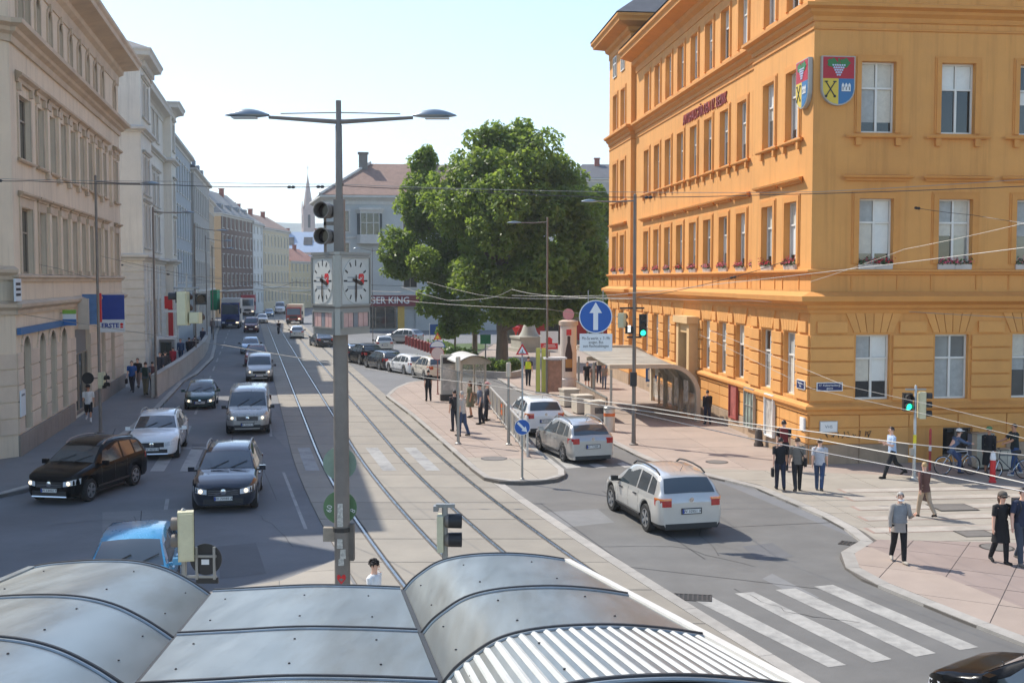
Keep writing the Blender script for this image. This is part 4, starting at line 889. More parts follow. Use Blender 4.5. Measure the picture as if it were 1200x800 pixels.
# church spire over the roofs
S = P(361, 245, 520)
ch = thing('church', 'slender pointed church spire rising over the far roofs', 'church', (S.x, S.y, 0), R(20))
STN = mat('spire_stone', lin(176, 158, 150), .85, var=.1, scale=.3)
q = MB(); q.box(-2.7, 2.7, -2.7, 2.7, 0, 39); q.build('tower', STN, ch)
for k in range(4):
    F = Matrix.Rotation(R(90*k), 4, 'Z'); q = MB(); q.prism([(-2.7, 39), (2.7, 39), (0, 43.5)], 2.6, 2.82, F @ Matrix.Rotation(R(90), 4, 'X')); q.build('gable', STN, ch); q = MB(); q.box(-.6, .6, -2.8, -2.7, 31, 37); q.build('belfry_opening', MATS['door_black'], ch, F)
q = MB(); q.lathe([(2.5, 39), (.12, 55.5), (.05, 58)], 8); q.build('spire', STN, ch)
q = MB(); q.box(-.1, .1, -.1, .1, 57.8, 60); q.box(-.6, .6, -.1, .1, 58.9, 59.1); q.build('cross', STN, ch)
# ---------- grey corner house with restaurant, right of the street
BK = G(383, 388)
GREYB = mat('plaster_corner_grey', lin(190, 192, 186), .85, var=.06, scale=.5, dirt=.35, dcol=lin(160, 164, 162))
TILE = mat('roof_tiles_far', lin(142, 114, 100), .8, var=.2, scale=1.6, bump=.3, bscale=6)
t = thing('corner_restaurant', 'blue grey corner house with tiled roof, oriel window and red restaurant front', 'building', (BK.x, BK.y, 0), R(8))
LBK, HB = 24, 17.7
wx = [(1.9, 3.0), (10.2, 12.0), (14.5, 15.8), (18, 19.3), (21.3, 22.6)]
b = MB(); wallmesh(b, LBK, [(0, 4.6, [(1.2, 9.2, .4, 3.2), (10.5, 11.8, .1, 3)]), (4.6, 8.6, [(a, c, 5.8, 8) for a, c in wx]), (8.6, 12.3, [(a, c, 9.2, 11.7) for a, c in wx]), (12.3, HB, [(a, c, 13.2, 15.9) for a, c in wx])], .25); b.build('wall', GREYB, t)
for a, c in wx:
    for z0, z1 in ((5.8, 8), (9.2, 11.7), (13.2, 15.9)):
        window(t, I4, a, c, z0, z1, BROWNF, PANE_L, .22, 'tall'); q = MB(); q.box(a-.2, a, -.08, 0, z0, z1); q.box(c, c+.2, -.08, 0, z0, z1); q.box(a-.25, c+.25, -.12, 0, z1, z1+.25); q.box(a-.25, c+.25, -.14, 0, z0-.2, z0); q.build('window_surround', PALD, t)
F2 = Matrix.Translation((0, 14, 0)) @ Matrix.Rotation(R(-82), 4, 'Z'); wy = [(2+2.6*k, 3.1+2.6*k) for k in range(4)]
b = MB(); wallmesh(b, 14.1, [(0, 4.6, []), (4.6, 8.6, [(a, c, 5.8, 8) for a, c in wy]), (8.6, 12.3, [(a, c, 9.2, 11.7) for a, c in wy]), (12.3, HB, [(a, c, 13.2, 15.9) for a, c in wy])], .25); b.build('end_wall', GREYB, t, F2)
for a, c in wy:
    for z0, z1 in ((5.8, 8), (9.2, 11.7), (13.2, 15.9)): window(t, F2, a, c, z0, z1, BROWNF, PANE_L, .22, 'mid')
b = MB(); b.box(.6, LBK, .6, 13.5, 0, HB-.1); b.build('rear_wall', GREYB, t)
pp = [(-1.9, 14), (0, 0), (LBK, 0)]
for nm, pr, z in (('eaves', [(0, -.9), (.08, -.9), (.1, -.5), (.3, -.3), (.8, 0), (.8, .25), (0, .35)], HB), ('belt', [(0, 0), (.15, .05), (.15, .25), (0, .3)], 12.3), ('belt', [(0, 0), (.2, .05), (.2, .25), (0, .3)], 4.7)): cornice(t, nm, pp, pr, z, PALD)
q = MB(); q.add([(-.8, -.8, HB+.3), (LBK, -.8, HB+.3), (LBK, 7, HB+5.2), (6, 7, HB+5.2), (-2.6, 15, HB+.3), (LBK, 15, HB+.3)], [(0, 1, 2, 3), (4, 0, 3), (5, 4, 3, 2)]); q.build('roof', TILE, t)
q = MB(); q.tube([(-.7, -.7, HB+.4), (6, 7, HB+5.35)], .22, 6); q.build('roof_ridge', PALD, t)
for x, y in ((5, 6), (14, 7.5)): q = MB(); q.box(x-.6, x+.6, y-.6, y+.6, HB+2.5, HB+6.4); q.box(x-.75, x+.75, y-.75, y+.75, HB+6.4, HB+6.6); q.build('chimney', mat('chimney_grey', lin(120, 116, 110), .85, var=.15), t)
# oriel
q = MB(); pr = [(4.0, 0), (4.5, -1.1), (7.0, -1.1), (7.5, 0)]; q.prism(pr, 11.6, 12.8); q.prism(pr, 15.6, 16.0); q.prism([(3.8, 0), (4.4, -1.3), (7.1, -1.3), (7.7, 0)], 16.0, 16.3)
for x in (4.5, 5.3, 6.2, 6.95): q.box(x, x+.1, -1.1, -1.0, 12.8, 15.6)
q.box(4.5, 7, -1.08, -1.0, 14.3, 14.4); o = q.build('oriel', PALD, t)
q = MB(); q.prism([(4.1, 0), (4.55, -1.0), (6.95, -1.0), (7.4, 0)], 12.81, 15.59); q.build('pane', SHOPG, o)
q = MB(); q.box(1.2, 9.2, -.2, .22, .4, 3.2); q.build('shop_window', SHOPG, t)
for k in range(7): ub('glazing_bar', BROWNF, t, 1.2+k*1.3, 1.3+k*1.3, -.26, -.2, .4, 3.2)
q = MB(); q.box(.9, 12.5, -.5, -.02, 3.3, 4.75); q.build('shop_fascia', mat('burgundy', lin(124, 44, 54), .5, var=.06), t)
text('lettering', 'BURGER KING', 1.25, WHITEP, t, Matrix.Translation((7.2, -.51, 4.05)) @ Matrix.Rotation(R(90), 4, 'X'), ext=.02, sx=.94, bold=.02)
q = MB(); q.lathe([(.55, 0), (.55, .05)], 16, Matrix.Translation((1.75, -.5, 4.05)) @ Matrix.Rotation(R(90), 4, 'X')); q.build('round_emblem', mat('emblem_pale', lin(206, 160, 140), .5, var=.1), t)
q = MB(); q.box(9.4, 10.3, -.15, 0, .1, 4.2); q.build('door_pier', mat('pier_yellow', lin(216, 176, 84), .6, var=.08), t)
# dark roofed house behind the trees
p = P(668, 300, 175); h2 = rowhouse('pale house with dark roof half hidden behind the tree', (p.x, p.y), R(2), 16, 22.5, 12, M_GR, SLATE, fl(3, 2.2, 3.8, 5), 6, ridge=3, end=False)
p = P(520, 300, 178); rowhouse('grey house seen in the gaps behind the big trees', (p.x, p.y), R(4), 20, 16, 12, M_WH, ROOFB, fl(3, 2.2, 3.8, 4), 8, end=False)
# ================= vehicles
RUB = mat('tyre_rubber', (.02, .02, .02), .8, var=.1, scale=8)
ALLOY = mat('alloy', lin(176, 178, 180), .3, metal=.8, var=.05)
GLASSC = mat('car_glass', (.04, .055, .066), .03, var=0, spec=.9, coat=.6)  # bluish base tint stands in for sky reflected in the glass
BLKP = mat('black_plastic', (.018, .018, .019), .55, var=.1, scale=6)
CHROME = mat('chrome', (.7, .7, .7), .12, metal=1, var=0)
LAMPG = mat('headlamp_glass', lin(206, 210, 214), .08, var=.15, scale=6, coat=1)
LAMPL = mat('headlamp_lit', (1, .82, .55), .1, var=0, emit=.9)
TAILR = mat('tail_lamp', lin(170, 18, 22), .12, var=.15, scale=9, coat=1)
TAILO = mat('turn_lamp', lin(226, 128, 40), .15, var=.1, coat=1)
PLATE = mat('plate_white', lin(214, 214, 210), .5, var=.03)
PLATEB = mat('plate_blue', lin(40, 70, 150), .5, var=0); PLATET = mat('plate_ink', (.02, .02, .025), .6, var=0)
def paint(key, rgb, metal=.35, rough=.28): return mat('paint_'+key, lin(*rgb), rough, metal=metal, var=.04, scale=1.2, coat=1, obj=True)
def lerp(a, b, t): return a+(b-a)*t
def pw(pts, x):
    if x <= pts[0][0]: return pts[0][1]
    for (x0, y0), (x1, y1) in zip(pts, pts[1:]):
        if x <= x1: return lerp(y0, y1, (x-x0)/(x1-x0))
    return pts[-1][1]
KIND = {  # roof line from tail (0) to nose (1) as part of the height; s: side glass limits; ws: windscreen foot and head; rw: rear window foot and head
 'suv': dict(top=[(0, .56), (.008, .62), (.02, .66), (.06, .8), (.105, .93), (.16, .965), (.3, .995), (.42, 1), (.52, .975), (.575, .935), (.66, .8), (.735, .66), (.76, .645), (.86, .61), (.94, .56), (.985, .5), (1, .45)], belt=[(0, .63), (.3, .6), (.75, .58), (1, .5)], ws=(.735, .585), rw=(.025, .1), sg=(.1, .7), zb=.15, nose=.2),
 'estate': dict(top=[(0, .56), (.01, .62), (.025, .66), (.07, .8), (.12, .92), (.2, .965), (.34, .995), (.44, 1), (.53, .975), (.58, .93), (.67, .78), (.745, .635), (.77, .62), (.87, .58), (.95, .525), (.985, .47), (1, .42)], belt=[(0, .63), (.3, .59), (.75, .57), (1, .48)], ws=(.745, .59), rw=(.03, .115), sg=(.11, .7), zb=.12, nose=.22),
 'hatch': dict(top=[(0, .55), (.012, .62), (.03, .66), (.09, .82), (.16, .94), (.24, .975), (.38, 1), (.48, .995), (.56, .955), (.62, .89), (.70, .76), (.77, .63), (.8, .61), (.89, .56), (.96, .5), (.99, .44), (1, .4)], belt=[(0, .63), (.3, .59), (.75, .57), (1, .46)], ws=(.77, .59), rw=(.035, .15), sg=(.15, .73), zb=.12, nose=.25),
 'sedan': dict(top=[(0, .56), (.01, .63), (.04, .68), (.13, .71), (.2, .8), (.29, .94), (.36, .985), (.45, 1), (.54, .975), (.6, .91), (.68, .77), (.745, .64), (.77, .62), (.87, .58), (.95, .53), (.985, .47), (1, .42)], belt=[(0, .63), (.3, .61), (.75, .58), (1, .48)], ws=(.745, .6), rw=(.14, .28), sg=(.22, .7), zb=.12, nose=.22),
 'van': dict(top=[(0, .9), (.005, .945), (.02, .975), (.2, 1), (.5, .998), (.66, .98), (.7, .95), (.78, .8), (.86, .6), (.88, .575), (.94, .54), (.98, .49), (1, .44)], belt=[(0, .56), (.6, .55), (.86, .53), (1, .46)], ws=(.855, .715), rw=None, sg=(.06, .8), zb=.14, nose=.22),
}
WH = {}
def wheel_meshes(r, wd):
    k = (round(r, 2), round(wd, 2))
    if k in WH: return WH[k]
    X = Matrix.Rotation(R(90), 4, 'X')
    b = MB(); b.lathe([(r*.64, -wd/2), (r*.93, -wd/2), (r, -wd*.32), (r, wd*.32), (r*.93, wd/2), (r*.66, wd/2), (r*.62, wd*.3)], 24, X); ty = b.mesh('tyre', RUB, 40)
    b = MB(); b.lathe([(r*.63, -wd*.2), (r*.66, wd*.49), (r*.6, wd*.5), (r*.58, wd*.2), (r*.1, wd*.2)], 20, X, cap=False)
    b.lathe([(r*.16, wd*.1), (r*.16, wd*.45), (r*.1, wd*.5)], 10, X)
    for i in range(5):
        t = 2*math.pi*i/5; M = X @ Matrix.Rotation(t, 4, 'Z'); b.prism([(r*.1, -r*.09), (r*.62, -r*.13), (r*.62, r*.13), (r*.1, r*.09)], wd*.3, wd*.47, M)
    WH[k] = (ty, b.mesh('rim', ALLOY, 40)); return WH[k]
def car(label, cat, kind, L, W, H, pm, x, y, head, wb=None, wr=.33, group=None, lit=False, lower=None, plate='', far=0, roofm=None, grille='bars', rails=False, taxi=None, name='parked_car', z=0.0, badge=False, rackc=None, lightglass=False, nop=False):
    K = KIND[kind]; hw = W/2; wb = wb or L*.58; xf = L*.5-(L-wb)*.46; xr = xf-wb
    t = thing(name, label, cat, (x, y, z), head, group)
    fx = lambda x: (x+L/2)/L
    ztop = lambda x: pw(K['top'], fx(x))*H
    belt = lambda x: min(pw(K['belt'], fx(x))*H, ztop(x)-.035)
    pf, pr_ = K['nose']*W*.9, .1*W
    def plan(x):
        f = 1.
        d = L/2-x
        if d < .75: f = min(f, .62+.38*math.sqrt(max(0, min(1, d/.75))*(2-min(1, d/.75))))
        d = x+L/2
        if d < .35: f = min(f, .84+.16*math.sqrt(max(0, d/.35)*(2-min(1, d/.35))))
        return f
    gg = lambda x: max(0, min(1, (ztop(x)-belt(x)-.05)/(H*.32)))
    wtop = lambda x: hw*lerp(.9, .74 if kind != 'van' else .84, gg(x))
    zedge = lambda x: ztop(x)-lerp(.025, .085, gg(x))
    ra = wr+.055
    def zbot(x):
        z = H*K['zb']
        for c in (xf, xr):
            d = abs(x-c)
            if d < ra: z = max(z, wr*.98+math.sqrt(ra*ra-d*d))
        return z
    n = 14 if far else 34
    xs = [lerp(-L/2, L/2, i/n) for i in range(n+1)]
    for c in (xf, xr): xs += [c-ra, c-ra*.92, c-ra*.7, c-ra*.35, c+ra*.35, c+ra*.7, c+ra*.92, c+ra] if not far else [c-ra, c-ra*.6, c, c+ra*.6, c+ra]
    xs += [L/2-.03, L/2-.1, L/2-.2, -L/2+.03, -L/2+.1]+[K['ws'][0]*L-L/2, K['ws'][1]*L-L/2]
    xs = sorted(set(round(v, 3) for v in xs if -L/2 <= v <= L/2))
    def ring(x):
        p = plan(x); zb = zbot(x); be = belt(x); q = wtop(x); e = zedge(x); T_ = ztop(x); m = H*.38
        h = [(hw*.9*p, zb), (hw*.975*p, max(zb+.05, H*.22)), (hw*p, max(zb+.09, m)), (hw*.99*p, max(zb+.12, be-.09)), (hw*.965*p, max(zb+.14, be)), (q*p, max(zb+.16, e)), (q*.9*p, max(zb+.17, lerp(e, T_, .62))), (q*.5*p, max(zb+.18, T_-.01)), (0, max(zb+.19, T_))]
        return [(x, -a, c) for a, c in h]+[(x, a, c) for a, c in h[-2::-1]]
    b = MB(); rows = [ring(v) for v in xs]; nn = len(rows[0]); b.mi = 0; b.grid(rows)
    if lower:
        for i in range(len(xs)-1):
            for j in (0, nn-2): b.m[i*(nn-1)+j] = 1
    if roofm:
        for i in range(len(xs)-1):
            if .17 < fx(xs[i]) < .57:
                for j in range(5, nn-6): b.m[i*(nn-1)+j] = 2
    b.add(rows[0], [tuple(range(nn))]); b.add(rows[-1], [tuple(range(nn-1, -1, -1))])
    body = b.build('body', [pm, lower or pm, roofm or pm], t, smooth=38)
    q = MB(); q.box(-L/2+.18, L/2-.2, -hw+.27, hw-.27, .19, H*.4); q.box(xr+ra+.05, xf-ra-.05, -hw+.14, hw-.14, .17, H*.33); q.build('underbody', BLKP, t)
    # glass
    def skin_top(name, xa, xb, s0, s1, m, off=.008, parent=t, nx=5, ny=6, bow=.12):
        rows = []
        for i in range(nx+1):
            r = []
            for j in range(ny+1):
                f = lerp(-1, 1, j/ny); sw = lerp(s0, s1, i/nx)
                x = lerp(xa, xb, i/nx)+0*bow
                yv = f*wtop(x)*plan(x)*sw; a = abs(f*sw)
                e, T_ = zedge(x), ztop(x)
                zz = T_-.01*a/.5 if a < .5 else (lerp(T_-.01, lerp(e, T_, .62), (a-.5)/.4) if a < .9 else lerp(lerp(e, T_, .62), e, (a-.9)/.1))
                d = (ztop(x+.02)-ztop(x-.02))/.04; l_ = math.hypot(1, d)
                r.append((x-d/l_*off, yv, zz+off/l_))
            rows.append(r)
        q = MB(); q.grid(rows if xb > xa else rows[::-1]); return q.build(name, m, parent, smooth=60)
    X = lambda f: f*L-L/2
    w0, w1 = K['ws']; skin_top('windscreen', X(w0)-.03, X(w1)+.03, .95, .9, GLASSC)
    if K['rw']: r0, r1 = K['rw']; skin_top('rear_window', X(r0)+.02, X(r1)-.02, .9, .86, GLASSC)
    def side(name, poly, m, off=.006, sides=(-1, 1), parent=t):
        """poly of (x, f): f from belt (0) to roof edge (1)"""
        for s in sides:
            vs = []
            for xx, f in poly:
                p = plan(xx); be, e = belt(xx), zedge(xx)
                vs.append((xx, s*(lerp(hw*.965, wtop(xx), f)*p+off), lerp(be, e, f)))
            # split along x so the pane follows the body
            q = MB(); q.add(vs, [tuple(range(len(vs)))[::s]]); q.build(name, m, parent, smooth=60)
    g0, g1 = X(K['sg'][0]), X(K['sg'][1]); top = .9
    if kind == 'van':
        side('side_window', [(X(.62), .12), (X(.815), .12), (X(.79), .35), (X(.725), .82), (X(.62), .84)], GLASSC)
        if lightglass:
            side('side_window', [(X(.06), .12), (X(.3), .12), (X(.3), .84), (X(.06), .84)], GLASSC); side('side_window', [(X(.33), .12), (X(.59), .12), (X(.59), .84), (X(.33), .84)], GLASSC)
        q = MB(); zz = H*.58; q.box(-L/2-.012, -L/2+.02, -hw*.68, hw*.68, zz, H*.87); q.build('rear_window', GLASSC, t)
    else:
        xm = lerp(g0, g1, .46); xq = lerp(g0, g1, .1 if kind != 'sedan' else .0)
        fr = lambda f: g1-(X(w0)-X(w1))*.78*f
        side('side_window', [(xm+.05, .1), (g1-.02, .1), (fr(.5), .5), (fr(top), top), (xm+.05, top)], GLASSC)
        if kind == 'sedan': side('side_window', [(g0+.25, .1), (xm-.05, .1), (xm-.05, top), (g0+.55, top), (g0+.3, .5)], GLASSC)
        else:
            xb = lerp(g0, g1, .17); side('side_window', [(xb+.05, .1), (xm-.05, .1), (xm-.05, top), (xb+.09, top)], GLASSC); side('side_window', [(g0-.03, .12), (xb-.04, .1), (xb, top), (g0+.1, top-.05)], GLASSC)
    # nose and tail
    def nosex(yv): 
        a = abs(yv)/hw
        if a <= .62: return L/2
        d = 0
        for k in range(40):
            d = .75*k/39
            if .62+.38*math.sqrt((d/.75)*(2-d/.75)) >= a: break
        return L/2-d
    zn = ztop(L/2); hl = K['nose']*1.
    def tailx(yv):
        a = abs(yv)/hw
        if a <= .84: return -L/2
        d = .35*max(0, (a-.84)/.16)**2*.9; return -L/2+d
    def wrap(name, y0, y1, za, zb, m, fn, s, dep=.012, parent=t, n=5, za2=None, zb2=None):
        q = MB(); rows = []
        for i in range(n+1):
            yv = lerp(y0, y1, i/n); xx = fn(yv)+s*dep
            lo, hi = lerp(za, za if za2 is None else za2, i/n), lerp(zb, zb if zb2 is None else zb2, i/n)
            rows.append([(xx-s*.05, yv, lo), (xx, yv, lo), (xx-s*.01, yv, hi), (xx-s*.07, yv, hi)])
        q.grid(rows); q.add(rows[0]+rows[-1], [(0, 1, 2, 3), (7, 6, 5, 4)]); return q.build(name, m, parent, smooth=50)
    zh = zn-.02; lm = LAMPL if lit else LAMPG
    for s in (-1, 1):
        h_ = wrap('headlight', s*hw*.5, s*hw*.93, zh-.17, zh-.03, lm if False else LAMPG, nosex, 1, .012, za2=zh-.12, zb2=zh+.05)
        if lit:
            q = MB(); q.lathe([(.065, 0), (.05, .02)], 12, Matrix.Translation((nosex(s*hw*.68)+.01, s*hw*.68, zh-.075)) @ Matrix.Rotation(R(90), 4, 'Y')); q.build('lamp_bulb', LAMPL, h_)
        zt = H*.56; th = .2 if kind != 'van' else .45
        tl = wrap('tail_light', s*hw*(.6 if kind != 'van' else .84), s*hw*.99, zt-th*.55, zt+th*.45, TAILR, tailx, -1, .014)
        if kind in ('suv',) and not far: wrap('turn_light', s*hw*.6, s*hw*.99, zt+.06, zt+.11, TAILO, tailx, -1, .02, parent=tl)
    q = MB(); rows_ = 5; g_ = wrap('grille', -hw*.47, hw*.47, zh-.2, zh-.03, BLKP, nosex, 1, .01)
    if not far:
        for k in range(3 if grille == 'bars' else 2): q.box(L/2+.006, L/2+.028, -hw*.45, hw*.45, zh-.185+k*.055, zh-.17+k*.055)
        if badge == 'cross': q.add([(L/2+.03, -hw*.4, zh-.19), (L/2+.03, -hw*.34, zh-.19), (L/2+.03, hw*.4, zh-.04), (L/2+.03, hw*.34, zh-.04)], [(0, 1, 2, 3)])
        q.build('grille_bar', CHROME, g_)
        q = MB(); q.lathe([(.085, 0), (.085, .02), (.03, .03)], 14, Matrix.Translation((L/2+.012, 0, zh-.1)) @ Matrix.Rotation(R(90), 4, 'Y')); q.build('badge', CHROME, t)
        q = MB(); q.lathe([(.06, 0), (.06, .015)], 14, Matrix.Translation((-L/2-.03, 0, H*.6)) @ Matrix.Rotation(R(90), 4, 'Y')); q.build('badge', CHROME, t)
    zb = H*K['zb']
    wrap('bumper_intake', -hw*.6, hw*.6, zb+.05, zb+.19, BLKP, nosex, 1, .012)
    wrap('bumper_trim', -hw*.78, hw*.78, zb+.0, zb+.14, lower or BLKP, tailx, -1, .02)
    if not far and grille == 'chrome': wrap('chrome_strip', -hw*.62, hw*.62, zb+.0, zb+.035, CHROME, nosex, 1, .03)
    for s, zz, nm in ((1, zb+.2, 'front'), (-1, H*.42 if kind != 'van' else H*.36, 'rear')):
        if nop and s > 0: continue
        q = MB(); xx = s*(L/2+.03); q.box(min(xx, xx-s*.025), max(xx, xx-s*.025), -.26, .26, zz-.055, zz+.06); pl_ = q.build('number_plate', PLATE, t); q = MB(); q.box(min(xx-s*.004, xx-s*.03), max(xx-s*.004, xx-s*.03), -.285, .285, zz-.078, zz+.083); q.build('plate_holder', BLKP, t)
        q = MB(); q.box(min(xx, xx+s*.003), max(xx, xx+s*.003), s*-.26-(0 if s < 0 else 0), s*-.26+s*.05, zz-.052, zz+.057) if False else q.box(min(xx, xx+s*.003), max(xx, xx+s*.003), -.26 if s > 0 else .21, -.21 if s > 0 else .26, zz-.052, zz+.057); q.build('euro_band', PLATEB, pl_)
        if plate: text('plate_lettering', plate, .105, PLATET, pl_, Matrix.Translation((xx+s*.003, .02 if s > 0 else -.02, zz)) @ Matrix.Rotation(R(90) if s > 0 else R(-90), 4, 'Z') @ Matrix.Rotation(R(90), 4, 'X'), ext=.001)
    # wheels
    ty, rim = wheel_meshes(wr, .215)
    for xx in (xf, xr):
        for s in (-1, 1):
            M = Matrix.Translation((xx, s*(hw-.115), wr)) @ (Matrix.Rotation(math.pi, 4, 'Z') if s > 0 else Matrix.Identity(4))
            o = put('wheel', ty, t, M); put('rim', rim, o)
    # mirrors, handles, rails, sills
    for s in (-1, 1):
        xm_ = X(w0)-.28; p = hw*.97
        q = MB(); q.box(xm_-.05, xm_+.07, min(s*(p+.04), s*(p+.23)), max(s*(p+.04), s*(p+.23)), belt(xm_)+.03, belt(xm_)+.17); q.box(xm_-.02, xm_+.03, min(s*p*.95, s*(p+.06)), max(s*p*.95, s*(p+.06)), belt(xm_)+.02, belt(xm_)+.08)
        o = q.build('side_mirror', BLKP if lower or far else pm, t)
        if not far:
            for f in (.38, .62) if kind != 'van' else (.64,):
                xx = X(f); q = MB(); q.box(xx-.11, xx+.11, min(s*(hw*.99), s*(hw+.025)), max(s*hw*.99, s*(hw+.025)), belt(xx)-.12, belt(xx)-.085); q.build('door_handle', pm if not lower else BLKP, t)
            q = MB(); q.tube([(xr+ra, s*hw*.975, H*.235), (xf-ra, s*hw*.975, H*.235)], .035, 6); q.build('side_sill', BLKP, t)
            # door gaps
            q = MB()
            for f in ((.33, .5, .68) if kind != 'van' else (.6, .82)):
                xx = X(f); z1 = belt(xx)
                q.add([(xx-.006, s*(hw*1.0+.002), H*.27), (xx+.006, s*(hw*1.0+.002), H*.27), (xx+.006, s*(hw*.99+.004), z1-.08), (xx-.006, s*(hw*.99+.004), z1-.08), (xx-.006, s*(hw*.967+.003), z1), (xx+.006, s*(hw*.967+.003), z1)], [(0, 1, 2, 3), (3, 2, 5, 4)])
            g = q.build('door_gap', BLKP, t); g['kind'] = 'stuff'
            if rails:
                q = MB(); pts = [(X(.14)+i*(X(.56)-X(.14))/8, 0, 0) for i in range(9)]
                q.tube([(v[0], s*wtop(v[0])*.93, ztop(v[0])+(.035 if 0 < i < 8 else -.02)) for i, v in enumerate(pts)], .024, 6); q.build('roof_rail', rails, t)
        for k in (0,): 
            pass
    if not far:
        q = MB(); q.tube([(X(w0)+.02, -.45, ztop(X(w0))+.02), (X(w0)-.25, .05, ztop(X(w0)-.25)+.03)], .012, 4); q.build('wiper', BLKP, t)
        q = MB(); q.tube([(X(w0)+.02, .1, ztop(X(w0))+.02), (X(w0)-.25, .6, ztop(X(w0)-.25)+.02)], .012, 4); q.build('wiper', BLKP, t)
        q = MB(); q.tube([(X(.17), 0, ztop(X(.17))-.01), (X(.13), 0, ztop(X(.17))+.17)], .008, 4); q.build('aerial', BLKP, t)
    if taxi: q = MB(); q.box(X(.45)-.09, X(.45)+.09, -.3, .3, H+.0, H+.14); q.build('roof_sign', taxi, t)
    return t
def at_front(u, v, head, L):   # ground pixel below the middle of the front
    p = G(u, v); return p.x-math.cos(head)*L/2, p.y-math.sin(head)*L/2
def at_rear(u, v, head, L):
    p = G(u, v); return p.x+math.cos(head)*L/2, p.y+math.sin(head)*L/2
BLACK = paint('black', (14, 15, 17), 0, .2); BLACK.node_tree.nodes['Principled BSDF'].inputs['Coat Weight'].default_value = .06; BLACK.node_tree.nodes['Principled BSDF'].inputs['Specular IOR Level'].default_value = .14; WHITE = paint('white', (226, 227, 226), 0, .25); NAVY = paint('navy', (20, 30, 44), .1, .2); SKYB = paint('bright_blue', (62, 150, 192), .2)
GREEN = paint('dark_green', (18, 58, 54), .4); SILV = paint('silver', (184, 184, 182), .6, .3); SILVC = paint('pale_silver', (204, 203, 198), .45, .3); GREY = paint('grey', (92, 96, 100), .5); DGREY = paint('dark_grey', (44, 46, 50), .45)
REDP = paint('red', (128, 26, 32), .2); DRED = paint('dark_red', (86, 20, 26), .3); VANS = paint('van_silver', (172, 172, 168), .4); CREAM = paint('cream', (216, 206, 188), .1); LBLUE = paint('ice_blue', (128, 156, 178), .5); BLUET = paint('truck_blue', (26, 48, 108), .2)
def C_(label, cat, kind, dims, pm, uv, headdeg, front=True, **k):
    L, W, H = dims; hd = R(headdeg); x, y = (at_front if front else at_rear)(*uv, hd, L); return car(label, cat, kind, L, W, H, pm, x, y, hd, **k)
RAILM = mat('rail_alu', lin(150, 152, 154), .35, metal=.7, var=.03)
C_('black compact off-roader turning with sunlit headlamps, nearest the left pavement', 'car', 'suv', (4.44, 1.84, 1.71), BLACK, (58, 592), -100, lit=True, rails=RAILM, wb=2.69, wr=.35, plate='W 13452 T', name='moving_car', grille='chrome', group='traffic coming down the left lanes')  # glowing bulbs stand in for sunlight caught by these headlamps
C_('white off-roader with wide chrome grille behind the black one', 'car', 'suv', (4.66, 1.89, 1.64), WHITE, (178, 540), -79, wb=2.87, wr=.37, plate='W 40721 E', name='moving_car', rails=RAILM, group='traffic coming down the left lanes', grille='chrome')
C_('dark navy off-roader with diagonal bar in its grille, alone in the middle lane', 'car', 'suv', (4.63, 1.89, 1.71), NAVY, (262, 602), -80, wb=2.77, wr=.37, plate='W 70989 A', name='moving_car', lit=True, rails=RAILM, badge='cross', group='traffic coming down the left lanes')
C_('bright blue small car with sun glint on its windscreen below the metal canopy', 'car', 'hatch', (4.0, 1.72, 1.5), SKYB, (143, 734), -78, wb=2.49, wr=.31, plate='W 2', name='moving_car', group='traffic coming down the left lanes')
C_('small dark green hatchback by the kerb near the ramp wall', 'car', 'hatch', (3.73, 1.61, 1.42), GREEN, (234, 480), -78, wb=2.44, wr=.28, plate='W 84217', name='moving_car', group='traffic coming down the left lanes', lit=True)
C_('silver transporter van with unpainted dark bumper', 'van', 'van', (4.9, 1.9, 1.97), VANS, (290, 510), -79, wb=3.0, wr=.33, lower=BLKP, plate='W 55013 D', name='delivery_van', group='traffic coming down the left lanes', lit=True)
C_('silver box bodied van with dark bumper ahead of the red car', 'van', 'van', (4.4, 1.79, 1.82), SILV, (304, 448), -78, wb=2.68, wr=.31, lower=BLKP, name='delivery_van', far=1, group='traffic coming down the left lanes', lit=True)
C_('red estate car half hidden behind the silver box van', 'car', 'suv', (4.4, 1.8, 1.66), REDP, (300, 430), -78, far=1, name='moving_car', group='traffic coming down the left lanes', roofm=BLACK)
C_('grey blue car partly hidden behind the red estate', 'car', 'hatch', (4.1, 1.75, 1.5), LBLUE, (293, 415), -78, far=1, name='moving_car', group='traffic coming down the left lanes')
C_('dark red people carrier with both headlamps lit in front of the blue truck', 'car', 'van', (4.7, 1.9, 2.0), DRED, (294, 390), -79, far=1, wr=.32, name='moving_car', lit=True, roofm=BLACK, group='traffic coming down the left lanes')
C_('beige taxi queueing behind the dark red people carrier', 'car', 'estate', (4.6, 1.8, 1.5), CREAM, (307, 379), -78, far=1, name='moving_car', group='traffic coming down the left lanes')
C_('ice blue saloon in the far queue left of the white van', 'car', 'sedan', (4.5, 1.78, 1.45), LBLUE, (315, 371), -78, far=1, name='moving_car', lit=True, group='traffic coming down the left lanes')
C_('white high van in the far queue', 'van', 'van', (5.5, 2.0, 2.5), WHITE, (328, 368), -79, far=1, lower=BLKP, name='delivery_van', group='traffic coming down the left lanes')
C_('dark blue car in the far queue right of the white high van', 'car', 'hatch', (4.2, 1.78, 1.5), GREY, (339, 364), -80, far=1, name='moving_car', group='traffic coming down the left lanes')
C_('black car farthest in the queue at the end of the street', 'car', 'suv', (4.4, 1.8, 1.65), DGREY, (346, 361), -80, far=1, name='moving_car', group='traffic coming down the left lanes')
